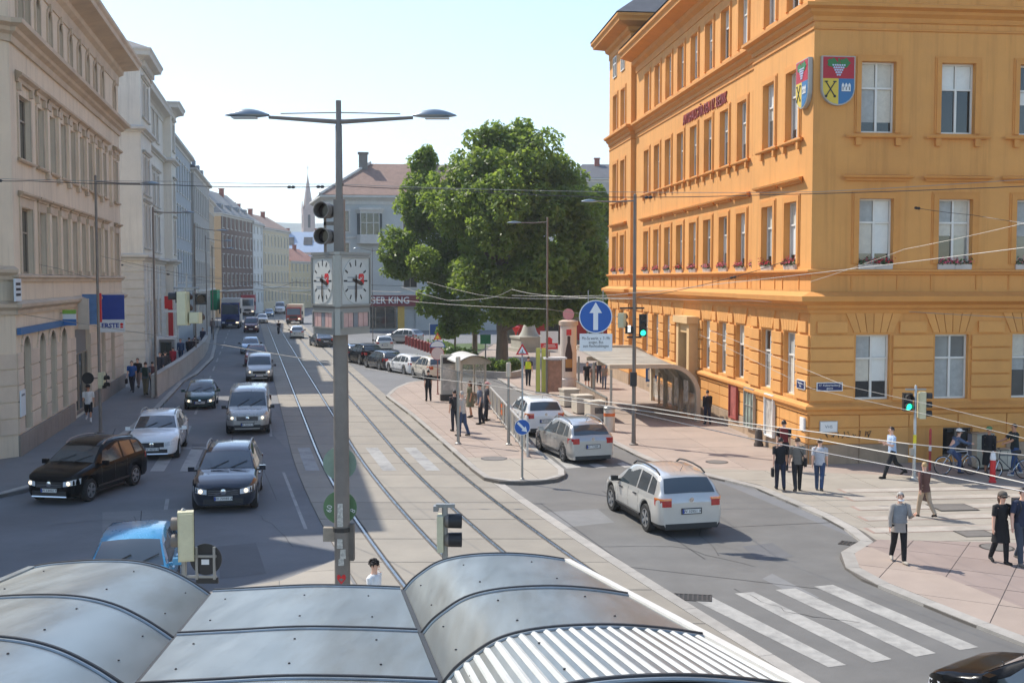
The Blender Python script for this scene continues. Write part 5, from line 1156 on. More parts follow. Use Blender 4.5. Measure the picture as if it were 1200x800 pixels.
# right of the tracks: the line of cars facing away
g = 'cars lined up right of the tracks, seen from behind'
C_('small silver car at the far end of the line, alone left of the clock pole', 'car', 'hatch', (3.8, 1.66, 1.48), SILV, (348, 397), 101, False, far=1, group=g)
C_('dark grey saloon just left of the clock pole', 'car', 'sedan', (4.5, 1.78, 1.45), DGREY, (382, 407), 112, False, far=1, group=g)
C_('dark blue estate glimpsed right of the clock pole', 'car', 'estate', (4.4, 1.78, 1.5), NAVY, (421, 425), 112, False, far=1, group=g)
C_('black people carrier with dark glass, third before the white estate', 'car', 'estate', (4.4, 1.82, 1.7), BLACK, (438, 428), 117, False, far=1, group=g)
C_('dark slate saloon parked behind the white estate', 'car', 'estate', (4.6, 1.8, 1.45), DGREY, (463, 434), 119, False, far=1, group=g)
C_('long white estate car in the middle of the line', 'car', 'estate', (4.85, 1.85, 1.48), WHITE, (494, 440), 119, False, far=0, group=g)
C_('pale beige off-roader at the near end of the line beside the tram shelter', 'car', 'suv', (4.4, 1.84, 1.66), CREAM, (517, 447), 112, False, far=0, group=g)
C_('silver hatchback driving off in front of the restaurant', 'car', 'hatch', (3.9, 1.7, 1.5), SILVC, (451, 412), 100, False, far=1, group=g)
C_('silver off-roader standing crosswise before the restaurant windows', 'car', 'suv', (4.3, 1.8, 1.65), SILV, (492, 403), 150, False, far=1, group=g)
# right hand lane
g = 'cars in the right hand lane, seen from behind'
C_('white crossover with red tail lamps beside the platform fence', 'car', 'suv', (4.3, 1.8, 1.66), WHITE, (640, 512), 103, False, wb=2.67, wr=.34, plate='W 61204', group=g, name='moving_car')
C_('silver compact people carrier at the crossing behind the platform', 'car', 'estate', (4.34, 1.8, 1.58), SILV, (695, 544), 108, False, wb=2.68, wr=.33, plate='W 71388 L', group=g, name='moving_car', rails=RAILM)
C_('silver white off-roader with dark rear bumper alone on the open asphalt', 'car', 'suv', (4.67, 1.87, 1.71), SILVC, (810, 630), 104, False, wb=2.82, wr=.38, plate='W 10951 X', group=g, name='moving_car', lower=BLKP, rails=BLKP)
kd = car('black car cut off by the lower right corner with the driver at the wheel', 'car', 'hatch', 4.2, 1.76, 1.5, BLACK, 8.3, 15.85, R(127), wb=2.55, wr=.32, name='moving_car')
# trucks
def truck(label, uv, headdeg, cab, box, W, H, L, hd=.0, group='trucks in the far left lane'):
    x, y = at_front(*uv, R(headdeg), L); t = thing('truck', label, 'truck', (x, y, 0), R(headdeg), group); hw = W/2; F = L/2
    q = MB(); q.add([(F-1.9, -hw, .55), (F, -hw, .55), (F, hw, .55), (F-1.9, hw, .55), (F-1.9, -hw, H*.86), (F-.25, -hw+.05, H*.86), (F-.25, hw-.05, H*.86), (F-1.9, hw, H*.86), (F, -hw, H*.45), (F, hw, H*.45)], [(0, 1, 8, 5, 4), (1, 2, 9, 8), (2, 3, 7, 6, 9), (8, 9, 6, 5), (4, 5, 6, 7), (0, 4, 7, 3)]); c = q.build('cab', cab, t)
    q = MB(); d = .015; q.add([(F-.02+d, -hw+.12, H*.48), (F-.02+d, hw-.12, H*.48), (F-.21+d, hw-.17, H*.8), (F-.21+d, -hw+.17, H*.8)], [(0, 1, 2, 3)]); q.build('windscreen', GLASSC, c)
    for s in (-1, 1):
        q = MB(); q.box(F-1.6, F-.5, min(s*hw, s*(hw+.012)), max(s*hw, s*(hw+.012)), H*.5, H*.78); q.build('side_window', GLASSC, c)
        q = MB(); q.box(F-.02, F+.03, min(s*hw*.6, s*hw*.9), max(s*hw*.6, s*hw*.9), .75, .95); q.build('headlight', LAMPL if s > 0 else LAMPG, c)
        q = MB(); q.box(F-.25, F-.1, min(s*(hw+.08), s*(hw+.28)), max(s*(hw+.08), s*(hw+.28)), H*.5, H*.68); q.build('side_mirror', BLKP, c)
    q = MB(); q.box(F-.02, F+.04, -hw*.5, hw*.5, .9, 1.3); q.build('grille', BLKP, c); q = MB(); q.box(F-.3, F+.06, -hw, hw, .38, .68); q.build('bumper', BLKP, t)
    q = MB(); q.box(-F, F-2.0, -hw-.05, hw+.05, .95, H); q.build('cargo_box', box, t); q = MB(); q.box(-F, F-.5, -.5, .5, .55, .95); q.build('chassis', BLKP, t)
    q = MB(); xx = F+.045; q.box(xx, xx+.02, -.26, .26, .5, .62); q.build('number_plate', PLATE, t)
    ty, rim = wheel_meshes(.48, .3)
    for xx in (F-1.2, -F+1.3, -F+2.4):
        for s in (-1, 1): o = put('wheel', ty, t, Matrix.Translation((xx, s*(hw-.17), .48)) @ (Matrix.Rotation(math.pi, 4, 'Z') if s > 0 else Matrix.Identity(4))); put('rim', rim, o)
truck('blue cabbed truck with pale grey box at the kerb', (270, 385), -79, BLUET, mat('box_grey', lin(206, 204, 198), .5, var=.06), 2.5, 4.2, 8)
truck('red topped white truck behind the blue truck', (290, 370), -79, mat('paint_truck_white', lin(220, 214, 208), .4, var=.05), mat('box_red', lin(178, 70, 72), .5, var=.1), 2.5, 3.9, 8)
truck('cream delivery truck with red nose across the tracks', (344, 380), -84, mat('paint_truck_red', lin(158, 44, 36), .4, var=.08), mat('box_cream', lin(220, 206, 176), .5, var=.06), 2.3, 3.0, 6, group='trucks in the far left lane')
# ================= near metal canopies
ZN = mat('brushed_zinc', lin(160, 166, 166), .38, metal=.82, var=.1, scale=1.2, aniso=(3, .25, 3), dirt=.7, dcol=lin(128, 120, 104), bump=.05, bscale=3)
RIB = mat('rib_dark', lin(66, 64, 62), .45, metal=.5, var=.1)
GUT = mat('gutter_white', lin(206, 202, 194), .5, var=.06, scale=3)
WHR = mat('white_ridge', lin(196, 196, 190), .5, var=.08, scale=3, dirt=.4)
CD = ray(398, 512); CD = CD/CD.y
def canopy(label, prof, sides, panels=(13.0, 10.12, 8.02, 6.3), ridged=False):
    base = [P(u, v, 13.0) for u, v in prof]; fine = []
    for i in range(len(base)-1):       # Catmull-Rom through the measured rim
        p0, p1, p2, p3 = base[max(0, i-1)], base[i], base[i+1], base[min(len(base)-1, i+2)]
        for k in range(4):
            t = k/4; fine.append(.5*((2*p1)+(p2-p0)*t+(2*p0-5*p1+4*p2-p3)*t*t+(3*p1-p0-3*p2+p3)*t**3))
    fine.append(base[-1]); mid = sum((p for p in fine), Vector())/len(fine)
    t = thing('canopy', label, 'canopy', (mid.x, mid.y, 0.1)); O = Vector((mid.x, mid.y, .1))
    at = lambda p, Y: p+CD*(Y-13.0)-O
    n = len(fine)
    nrm = []
    for i in range(n):
        d = fine[min(n-1, i+1)]-fine[max(0, i-1)]; nrm.append(Vector((-d.z, 0, d.x)).normalized())
    for j in range(len(panels)-1):
        Y0, Y1 = panels[j], panels[j+1]; q = MB()
        q.grid([[at(p, Y0) for p in fine], [at(p, lerp(Y0, Y1, .5)) for p in fine], [at(p, Y1) for p in fine]])
        q.grid([[at(p-m*.05, Y1) for p, m in zip(fine, nrm)], [at(p-m*.05, Y0) for p, m in zip(fine, nrm)]])
        r = q.build('roof_panel', ZN, t, smooth=50)
        q = MB(); rr = random.Random(j)
        for f in (.18, .5, .82):
            i = int(f*(n-1))
            for g in (.25, .75): q.lathe([(.012, 0), (.008, .008)], 6, Matrix.Translation(at(fine[i]+nrm[i]*.003, lerp(Y0, Y1, g))))
        o = q.build('screw', RIB, r); o['kind'] = 'stuff'
        if ridged and j == 2:       # trapezoidal sheet: raised white ridges along the fall
            tot = sum((fine[i+1]-fine[i]).length for i in range(n-1)); m_ = 22
            def on(s):
                for i in range(n-1):
                    L = (fine[i+1]-fine[i]).length
                    if s <= L or i == n-2: return fine[i].lerp(fine[i+1], min(1, s/L)), nrm[i].lerp(nrm[i+1], min(1, s/L)).normalized()
                    s -= L
            for k in range(m_):
                s0 = tot*(k+.2)/m_; s1 = tot*(k+.75)/m_
                (a, na), (c, nc) = on(s0), on(s1); (a2, na2), (c2, nc2) = on(s0+.02), on(s1-.02)
                q = MB(); q.grid([[at(a+na*.002, Y), at(a2+na2*.016, Y), at(c2+nc2*.016, Y), at(c+nc*.002, Y)] for Y in (Y0-.04, Y1)]); q.build('sheet_ridge', WHR, t)
    for Y in panels:
        q = MB(); q.tube([at(p+m*.012, Y) for p, m in zip(fine, nrm)], .022, 6); q.build('rib', RIB, t, smooth=40)
        q = MB(); q.tube([at(p+m*.006, Y-.045) for p, m in zip(fine, nrm)], .014, 6); q.build('seam_strip', ZN, t, smooth=40)
    for e, m_, wd in sides:
        p = fine[0 if e < 0 else -1]; q = MB()
        a, c = at(p, panels[0]+.02), at(p, panels[-1]); s = 1 if e > 0 else -1; w_ = wd
        q.add([a+Vector((0, 0, .02)), a+Vector((s*w_, 0, .02)), a+Vector((s*w_, 0, -.1)), a+Vector((0, 0, -.1)), c+Vector((0, 0, .02)), c+Vector((s*w_, 0, .02)), c+Vector((s*w_, 0, -.1)), c+Vector((0, 0, -.1))], [(0, 1, 2, 3), (7, 6, 5, 4), (0, 4, 5, 1), (1, 5, 6, 2), (2, 6, 7, 3), (3, 7, 4, 0)])
        q.build('gutter', m_, t)
        for Y in (panels[0]-.5, panels[2]+.3):
            b_ = at(p, Y); q = MB(); q.tube([(b_.x, b_.y, 0), (b_.x, b_.y, b_.z-.08)], .06, 10); q.build('post', ZN, t)
    return t
canopy('curved zinc canopy roof at the lower left edge', [(41, 665), (62, 661.5), (100, 658.5), (140, 658), (170, 661), (195, 668), (217.5, 679), (235, 690), (245, 697)], [(-1, ZN, .08), (1, RIB, .05)])
canopy('flat zinc canopy roof between the two curved ones', [(250, 692.5), (300, 690), (359, 687), (415, 687.5), (469, 689.5)], [])
canopy('curved zinc canopy roof with white ridged sheet and white gutter, right of the flat one', [(474, 692), (483, 681), (494, 672), (509, 662), (525, 656), (547, 652), (575, 650), (603, 650), (634, 652.5), (661, 656.5)], [(-1, RIB, .045), (1, GUT, .075)], ridged=True)
# stop pavement under them
plf = slab_area('stop_pavement', [tuple(G(u, v)[:2]) for u, v in ((150, 722), (235, 700), (330, 683))]+[tuple(T(y, -1.82)) for y in (26.5, 24, 22, 18, 14, 11)]+[(1.2, 5.5), (-6.5, 5.5)], .1, PAVEG)
pave([tuple(G(u, v)[:2]) for u, v in ((155, 724), (237, 702), (331, 685))]+[tuple(T(y, -1.9)) for y in (26.3, 24, 22, 18)]+[(-6, 16)], R(12), 1.6, 1.6, .1, .112, CONCL, plf)
# ================= clock pole with double lamp
POLE = mat('pole_paint', lin(128, 120, 112), .55, metal=.2, var=.12, scale=4, dirt=.4, dcol=lin(96, 88, 80))
ALU = mat('alu_grey', lin(156, 155, 150), .4, metal=.5, var=.06, scale=3)
LAMPH = mat('lamp_head', lin(140, 150, 156), .3, metal=.6, var=.06)
LENS = mat('lamp_lens', lin(206, 208, 206), .25, var=.05)
DIAL = mat('dial', lin(196, 194, 186), .4, var=.03); INK = mat('ink', (.02, .02, .02), .5, var=0); HAND = mat('clock_hand', lin(62, 50, 44), .5, var=.1)
REDS = mat('signal_red_paint', lin(206, 40, 42), .45, var=.05)
SIGBL = mat('traffic_blue', lin(22, 88, 168), .35, var=.05); SIGWH = mat('traffic_white', lin(226, 228, 228), .4, var=.04)
HOUSE = mat('signal_cream', lin(206, 200, 166), .5, var=.08, scale=5); VIS = mat('signal_black', (.022, .022, .022), .5, var=.1)
GRN = mat('lamp_green', (.02, .85, .45), .3, var=0, emit=1.3); DIM = mat('lamp_dark', (.03, .02, .02), .15, var=0)
YP = 18.5; cpx = P(399, 400, YP).x
cp = thing('clock_pole', 'tall grey pole carrying a three sided clock and two flat lamps', 'lamp post', (cpx, YP, .11))
zv = lambda v: P(399, v, YP).z-.11
q = MB(); q.tube([(0, 0, 0), (0, 0, zv(392))], [.135, .125], 16); q.build('pole', POLE, cp, smooth=40)
q = MB(); q.box(-.085, .085, -.085, .085, zv(300), zv(234)); q.build('pole_sleeve', POLE, cp)
q = MB(); q.tube([(0, 0, zv(235)), (0, 0, zv(147)), (0, 0, zv(146)), (0, 0, zv(118))], [.06, .055, .045, .045], 12); q.build('mast', POLE, cp, smooth=40)
for s, (ue, ve) in ((-1, (315, 137.5)), (1, (484, 138))):
    e = P(ue, ve, YP); ex = e.x-cpx; ez = e.z-.11
    q = MB(); q.tube([(0, 0, zv(143)), (ex, 0, ez)], [.04, .028], 8); q.build('arm', POLE, cp)
    q = MB(); q.tube([(0, 0, zv(132)), (ex*.83, 0, ez+.06)], .01, 5); q.build('arm_stay', POLE, cp)
    q = MB(); rows = []
    for i in range(9):
        t_ = i/8; hw_ = .17*math.sin(math.pi*min(1, t_*.88+.1))**.7; hh = .11*math.sin(math.pi*min(1, t_*.9+.06))
        x = ex+s*(t_*.72-.0); rows.append([(x, hw_*math.cos(R(a)), ez+.03+(hh*math.sin(R(a)) if a <= 180 else hh*.35*math.sin(R(a)))) for a in range(0, 361, 30)])
    q.grid(rows if s < 0 else [r[::-1] for r in rows]); h_ = q.build('lamp_head', LAMPH, cp, smooth=60)
    q = MB(); q.box(min(ex+s*.2, ex+s*.6), max(ex+s*.2, ex+s*.6), -.1, .1, ez-.02, ez-.005); q.build('lens', LENS, h_)
# clock body: triangular, cut corners, an edge towards us
RT = .595; ang0 = R(-86); zc0, zc1 = zv(391), zv(299)
cs = [Vector((RT*math.cos(ang0+R(120)*k), RT*math.sin(ang0+R(120)*k))) for k in range(3)]
def tri(sc_): 
    o = []
    for k in range(3):
        p, a, c = cs[k]*sc_, cs[k-1]*sc_, cs[(k+1) % 3]*sc_
        o += [tuple(p.lerp(a, .08)), tuple(p.lerp(c, .08))]
    return o
q = MB(); q.prism(tri(1), zc0, zc1); clk = q.build('clock_case', ALU, cp)
q = MB(); q.prism(tri(1.06), zc1, zc1+.045); q.build('case_cap', ALU, cp); q = MB(); q.prism(tri(1.02), zc0+.43, zc0+.46); q.build('case_band', POLE, cp)
for k, nm in ((2, 'left'), (0, 'right')):
    a, c = cs[k], cs[(k+1) % 3]; m = (a+c)/2; d = (c-a).normalized(); ang = math.atan2(d.y, d.x)
    Fk = Matrix.Translation((m.x, m.y, 0)) @ Matrix.Rotation(ang, 4, 'Z'); X9 = Matrix.Rotation(R(90), 4, 'X')
    zc = zc0+.46+.42
    q = MB()
    for b_ in ((-.44, .44, zc+.38, zc+.41), (-.44, .44, zc-.41, zc-.38), (-.44, -.41, zc-.38, zc+.38), (.41, .44, zc-.38, zc+.38)): q.box(b_[0], b_[1], -.03, 0, b_[2], b_[3])
    q.build('dial_frame', ALU, cp, Fk)
    q = MB(); q.box(-.41, .41, -.006, .0, zc-.38, zc+.38); q.build('dial_back', mat('dial_grey', lin(190, 188, 180), .5, var=.04), cp, Fk)
    q = MB(); q.lathe([(.37, .006), (.37, .016)], 32, Matrix.Translation((0, 0, zc)) @ X9); dl = q.build('dial', DIAL, cp, Fk)
    for h in range(12):
        M = Matrix.Translation((0, -.017, zc)) @ Matrix.Rotation(R(30*h), 4, 'Y'); L_ = .1 if h % 3 == 0 else .08
        q = MB(); q.box(-.014, .014, -.002, 0, .345-L_, .345, M); q.build('hour_mark', INK, dl)
    for nm2, an, L_, w_ in (('hour_hand', 105, .24, .022), ('minute_hand', 181, .34, .014)):
        M = Matrix.Translation((0, -.024 if 'hour' in nm2 else -.03, zc)) @ Matrix.Rotation(R(an), 4, 'Y')
        q = MB(); q.add([M @ Vector(v) for v in ((-w_, 0, -.1), (w_, 0, -.1), (w_*1.6, 0, L_*.7), (0, 0, L_), (-w_*1.6, 0, L_*.7))], [(0, 1, 2, 3, 4)]); q.lathe([(.035, 0), (.035, .006)], 12, Matrix.Translation((0, -.024, zc)) @ X9); q.build(nm2, HAND, dl)
    text('emblem', 'e3', .2, REDS, dl, Matrix.Translation((.17, -.018, zc+.03)) @ X9 @ Matrix.Rotation(R(90), 4, 'Z'), ext=.001, bold=.012)
    for z_ in (.05, -.02, -.1, -.13): q = MB(); q.box(-.24, .1 if z_ > -.05 else .2, -.0185, -.017, zc+z_, zc+z_+.014); q.build('print_line', MATS['print_grey'], dl)
    q = MB()
    for b_ in ((-.4, .4, .1, .12), (-.4, .4, .36, .38), (-.4, -.37, .12, .36), (.37, .4, .12, .36)): q.box(b_[0], b_[1], -.03, 0, zc0+b_[2], zc0+b_[3])
    pf = q.build('advert_frame', ALU, cp, Fk)
    for j in range(5): ub('advert_strip', mat('advert_pink' if j != 2 else 'advert_grey', lin(196, 158, 148) if j != 2 else lin(128, 128, 130), .5, var=.12, scale=9), pf, -.365+j*.146+.008, -.365+(j+1)*.146-.008, -.012, 0, zc0+.125, zc0+.355)
# signal pair, discs, boxes, stickers on the pole
for k, v in enumerate((247, 277)):
    z = zv(v); X_ = Matrix.Translation((-.22, -.03, z)) @ Matrix.Rotation(R(-14), 4, 'Z') @ Matrix.Rotation(R(90), 4, 'X')
    q = MB(); q.lathe([(.12, -.16), (.13, 0), (.13, .02)], 16, X_); h_ = q.build('signal_housing', VIS, cp, smooth=40)
    q = MB(); q.lathe([(.13, .02), (.14, .2), (.125, .2), (.115, .03)], 16, X_, cap=False); q.build('visor', HOUSE if 0 else POLE, h_, smooth=40)
    q = MB(); q.lathe([(.112, .021), (.112, .028)], 16, X_); q.build('lamp_lens', DIM, h_)
q = MB(); q.box(-.26, -.08, -.02, .02, zv(262)-.03, zv(262)+.03); q.box(-.26, -.22, -.02, .02, zv(300), zv(240)); q.build('signal_bracket', POLE, cp)
GDISC = mat('disc_green_grey', lin(140, 160, 142), .5, var=.1, scale=5, dirt=.3); GDISC2 = mat('disc_green', lin(98, 132, 92), .5, var=.12, scale=5, dirt=.3)
for v, m in ((545, GDISC), (597, GDISC2)):
    q = MB(); q.lathe([(.285, 0), (.285, .015)], 28, Matrix.Translation((-.06, .2, zv(v))) @ Matrix.Rotation(R(90), 4, 'X')); o = q.build('sign_disc', m, cp)
    if v == 597:
        text('sticker_text', '60', .13, SIGWH, o, Matrix.Translation((-.24, .183, zv(597)-.02)) @ Matrix.Rotation(R(90), 4, 'X') @ Matrix.Rotation(R(80), 4, 'Z'), ext=.001); text('sticker_text', '8', .13, SIGWH, o, Matrix.Translation((.16, .183, zv(601))) @ Matrix.Rotation(R(90), 4, 'X') @ Matrix.Rotation(R(60), 4, 'Z'), ext=.001)
q = MB(); q.box(-.32, -.12, -.02, .1, zv(634), zv(618)); q.build('junction_box', mat('box_rust', lin(150, 138, 122), .6, var=.15, scale=6), cp)
q = MB(); q.box(.12, .2, -.05, .1, zv(656), zv(614)); q.build('junction_box', mat('box_dark', lin(98, 92, 84), .6, var=.15, scale=6), cp)
q = MB(); q.lathe([(.15, zv(622)), (.15, zv(617))], 16); q.build('pole_band', RIB, cp)
hp = [(0.0, -.09), (.085, .0), (.095, .05), (.07, .085), (.03, .08), (0, .045), (-.03, .08), (-.07, .085), (-.095, .05), (-.085, 0)]
q = MB(); q.add([(x*.8, -math.sqrt(.141**2-(x*.8)**2), zv(676)+z*.95) for x, z in hp], [tuple(range(10))]); q.build('heart_sticker', REDS, cp)
q = MB()
for dx, v0, v1 in ((-.02, 640, 629), (.03, 652, 641), (0, 660, 652), (-.01, 615, 588)): q.add([(dx-.05, -.139, zv(v0)), (dx+.05, -.139, zv(v0)), (dx+.045, -.139, zv(v1)), (dx-.04, -.139, zv(v1))], [(0, 1, 2, 3)])
o = q.build('paper_scraps', mat('torn_paper', lin(186, 182, 172), .8, var=.5, scale=22), cp); o['kind'] = 'stuff'
# ================= generic street pieces
def pole(name, label, cat, base, ztop_, r=.06, m=POLE, group=None, z0=0, taper=.75):
    t = thing(name, label, cat, base, 0, group); q = MB(); h = ztop_-base[2]
    q.lathe([(r*2.2, 0), (r*2.2, .04), (r*1.15, .08), (r, .5), (r*taper, h), (r*.3, h+.03)], 12); q.build('post', m, t, smooth=40); return t
def lens_head(parent, M, n, lit=None, size=.1, house=HOUSE, nm='signal_head'):
    """a signal head looking along -y of M: housing, lenses with visors"""
    h = n*.3
    q = MB(); q.box(-.14, .14, 0, .2, 0, h); q.box(-.12, .12, .2, .24, .03, h-.03); o = q.build(nm, house, parent, M)
    for k in range(n):
        z = h-.15-.3*k; X_ = Matrix.Translation((0, 0, z)) @ Matrix.Rotation(R(90), 4, 'X')
        q = MB(); q.lathe([(.115, 0), (.115, .015)], 16, X_); q.build('lamp_lens', lit[1] if lit and lit[0] == k else DIM, o)
        q = MB(); rows = [[X_ @ Vector((.128*math.cos(R(a)), .128*math.sin(R(a)), l)) for a in range(-30, 211, 20)] for l in (0, .2)]; q.grid(rows); q.grid([r[::-1] for r in [[X_ @ Vector((.12*math.cos(R(a)), .12*math.sin(R(a)), l)) for a in range(-30, 211, 20)] for l in (0, .2)]]); q.build('visor', VIS, o, smooth=40)
    q = MB(); q.box(-.15, .15, -.006, 0, .0, h); q.build('front_plate', VIS, o)
    return o
def disc(parent, M, r, m, rim=None, name='sign_disc'):
    q = MB(); q.lathe([(r, 0), (r, .02)], 32, M); o = q.build(name, rim or m, parent)
    if rim: q = MB(); q.lathe([(r*.94, .0205), (r*.94, .024)], 32, M); q.build('sign_face', m, o)
    return o
UP = Matrix.Rotation(R(90), 4, 'X')         # local xy plane of a sign stood upright, facing -y
def arrow(parent, M, s, m):
    q = MB(); q.prism([(-.13*s, -.72*s), (.13*s, -.72*s), (.13*s, .2*s), (.34*s, .2*s), (0, .78*s), (-.34*s, .2*s), (-.13*s, .2*s)], .0245, .027, M); q.build('arrow', m, parent)
def street_lamp(label, base, ztop_, heads, r=.07, group='street lamps on single masts'):
    t = pole('street_lamp', label, 'street lamp', base, ztop_, r, group=group)
    for dx, dz, hl in heads:
        h = ztop_-base[2]; s = 1 if dx > 0 else -1
        q = MB(); q.tube([(0, 0, h-.25), (dx*.5, 0, h-.12+dz*.6), (dx, 0, h+dz)], .03, 8); q.build('arm', POLE, t)
        q = MB(); rows = []
        for i in range(7):
            t_ = i/6; w_ = .16*math.sin(math.pi*(t_*.86+.1))**.7; hh = .1*math.sin(math.pi*(t_*.9+.06)); x = dx+s*t_*hl
            rows.append([(x, w_*math.cos(R(a)), h+dz+(hh if a <= 180 else hh*.4)*math.sin(R(a))) for a in range(0, 361, 40)])
        q.grid(rows if s < 0 else [r_[::-1] for r_ in rows]); q.build('lamp_head', LAMPH, t, smooth=60)
    return t
def lampat(label, ub_, vb, vt, heads, zb=.11, **k):
    b = G(ub_, vb, zb); zt = P(ub_, vt, b.y).z; sc_ = b.y/FPX
    return street_lamp(label, b, zt, [(du*sc_, -dv*sc_, hl*sc_) for du, dv, hl in heads], **k)
lt = lampat('street lamp mast on the left pavement with signal head beside the jogger', 118, 507, 206, [(52, 9, 23)])
lampat('street lamp at the near end of the ramp wall', 183, 466, 243, [(34, 6, 15)])
lampat('far street lamp by the bend of the ramp wall', 230, 426, 262, [(24, 8, 16)], r=.06)
lampat('farther street lamp before the sand coloured end wall', 243, 408, 276, [(20, 6, 12)], r=.06)
lampat('farthest lamp of the left pavement in front of the brick house', 250, 398, 288, [(16, 3, 10)], r=.06)
lampat('slender lamp in front of the big trees above the red house poster', 641, 462, 255, [(-30, 6, 17)], r=.07)
lampat('thin lamp in front of the restaurant corner', 437, 402, 291, [(-14, 0, 8), (12, 2, 6)], r=.05, zb=.0)
tl = lampat('mast with lamp, green traffic light and walking signal on the plaza', 742.5, 521, 228, [(-43, 8, 20)], zb=PZ+.01, r=.085)
bl = tl.location; hz = lambda v: P(742, v, bl.y).z-bl.z; sx_ = bl.y/FPX
lens_head(tl, Matrix.Translation((.34, -.1, hz(394))), 3, (2, GRN), house=VIS)
lens_head(tl, Matrix.Translation((-.22, -.1, hz(391))), 1, None, house=VIS, nm='walk_signal')
q = MB(); q.box(-.28, -.16, -.12, -.108, hz(389), hz(381)); q.build('walk_figure', mat('walk_white', (.9, .9, .86), .3, var=0, emit=.6), tl)
lens_head(tl, TR(-.45, .1, hz(384), R(150)), 2); q = MB(); q.box(-.6, .4, -.03, .03, hz(362), hz(360)); q.box(-.3, .3, -.03, .03, hz(396), hz(394)); q.box(-.16, .1, -.16, .1, hz(452), hz(436)); q.build('bracket', VIS, tl)
lb = lt.location; hz = lambda v: P(117, v, lb.y).z-lb.z
lens_head(lt, TR(.2, 0, hz(455), R(75)), 2)
lens_head(lt, TR(.1, .1, hz(452), R(180)), 2)
disc(lt, Matrix.Translation((-.5, -.02, hz(443))) @ UP, .26, VIS, name='sign_back'); q = MB(); q.box(-.6, 0, -.01, .03, hz(443)-.02, hz(443)+.02); q.build('bracket', POLE, lt)
# near signals below the camera
def near_signal(label, u, Y, vtop, z0):
    b = P(u, 500, Y); t = pole('traffic_signal', label, 'traffic signal', (b.x, Y, z0), P(u, vtop, Y).z, .05, ALU, taper=.95); return t
n1 = near_signal('traffic signal seen from behind beside the blue car, with a round black sign back', 213, 20, 597, .11); zz = lambda v: P(213, v, 20).z-.11
lens_head(n1, TR(.04, .02, zz(655), R(195)), 3); 
for v in (614, 634): q = MB(); q.lathe([(.09, -.1), (.12, .0), (.12, .12)], 14, Matrix.Translation((-.1, .05, zz(v))) @ Matrix.Rotation(R(-90), 4, 'Y')); q.build('visor', POLE, n1, smooth=40)
disc(n1, Matrix.Translation((.4, .02, zz(655))) @ UP, .29, VIS, name='sign_back')
q = MB()
for x in (.24, .56): q.box(x-.022, x+.022, -.045, -.0, zz(678), zz(640))
for v in (651, 675): q.box(-.05, .6, -.035, -.002, zz(v)-.022, zz(v)+.022)
q.build('sign_frame', ALU, n1); q = MB(); q.box(.32, .46, -.012, -.0, zz(661), zz(655)); q.build('sticker', SIGWH, n1); q = MB(); q.box(.22, .62, -.02, .02, zz(683), zz(676)); q.build('lower_plate', VIS, n1)
n2_ = near_signal('two lamp traffic signal with cream housing standing between canopy and tracks', 521, 17.6, 592, .11); zz = lambda v: P(521, v, 17.6).z-.11
q = MB(); q.box(-.12, -.02, -.14, .14, zz(645), zz(603)); h_ = q.build('signal_housing', HOUSE, n2_)
for v in (610, 632):
    X_ = Matrix.Translation((.0, 0, zz(v))) @ Matrix.Rotation(R(90), 4, 'Y'); q = MB(); q.lathe([(.1, .0), (.115, .06)], 16, X_); q.build('lamp_barrel', POLE, h_, smooth=40)
    q = MB(); q.lathe([(.115, .06), (.12, .27), (.108, .27), (.1, .07)], 16, X_, cap=False); q.build('visor', VIS, h_, smooth=40); q = MB(); q.lathe([(.1, .07), (.1, .08)], 16, X_); q.build('lamp_lens', DIM, h_)
q = MB(); q.box(-.14, .16, -.05, .05, zz(594), zz(590)); q.build('top_bracket', ALU, n2_)
q = MB(); q.box(-.18, -.1, -.08, .08, zz(598), zz(592)); q.build('detector', ALU, n2_)
# corner signal in front of the ochre house
b = G(1071, 561, PZ+.01); t = pole('traffic_signal', 'thin mast with two traffic signal heads before the shaded ochre wall', 'traffic signal', b, P(1071, 452, b.y).z, .055, mat('galvanised', lin(186, 188, 186), .4, metal=.5, var=.08)); hz = lambda v: P(1071, v, b.y).z-b.z
lens_head(t, Matrix.Translation((-.28, -.1, hz(481))), 2, (1, GRN), house=VIS); lens_head(t, TR(.32, -.05, hz(490), R(80)), 3); q = MB(); q.box(-.35, .35, -.02, .02, hz(457), hz(455)); q.box(-.16, -.05, -.1, .06, hz(533), hz(525)); q.build('bracket', ALU, t)
q = MB(); q.lathe([(.058, hz(519)), (.058, hz(509))], 10); q.build('sticker_band', mat('sticker_yellow', lin(222, 206, 50), .5, var=.1), t)
# ---- signals and sign hung from the span wires
hs = P(219, 357, 30)
t = thing('hanging_signal', 'cream traffic signals hanging from span wires over the left lanes', 'traffic signal', (hs.x, hs.y, hs.z-.5))
lens_head(t, TR(-.05, 0, -.05, R(170)), 3); lens_head(t, TR(.38, 0, .5, R(20)), 1, house=VIS); lens_head(t, TR(.28, 0, 0, R(170)), 1); lens_head(t, TR(-.3, .05, .55, R(-80)), 1, house=VIS)
q = MB(); q.tube([(-.35, 0, .95), (.35, 0, .95)], .03, 6); q.tube([(0, 0, .95), (0, 0, 1.35)], .02, 6); q.tube([(-.05, 0, .85), (-.05, 0, .95)], .02, 6); q.tube([(.3, 0, .2), (.3, 0, .95)], .02, 6); q.build('hanger', ALU, t)
b = P(698, 371, 30); t = thing('round_sign', 'large round blue sign with white upward arrow, hung on wires before the plaza', 'traffic sign', b)
sd_ = disc(t, UP, .45, SIGBL, SIGWH); arrow(sd_, UP, .5, SIGWH)
q = MB(); q.box(-.43, .45, -.02, 0, -.93, -.46); pl_ = q.build('sign_plate', SIGWH, t)
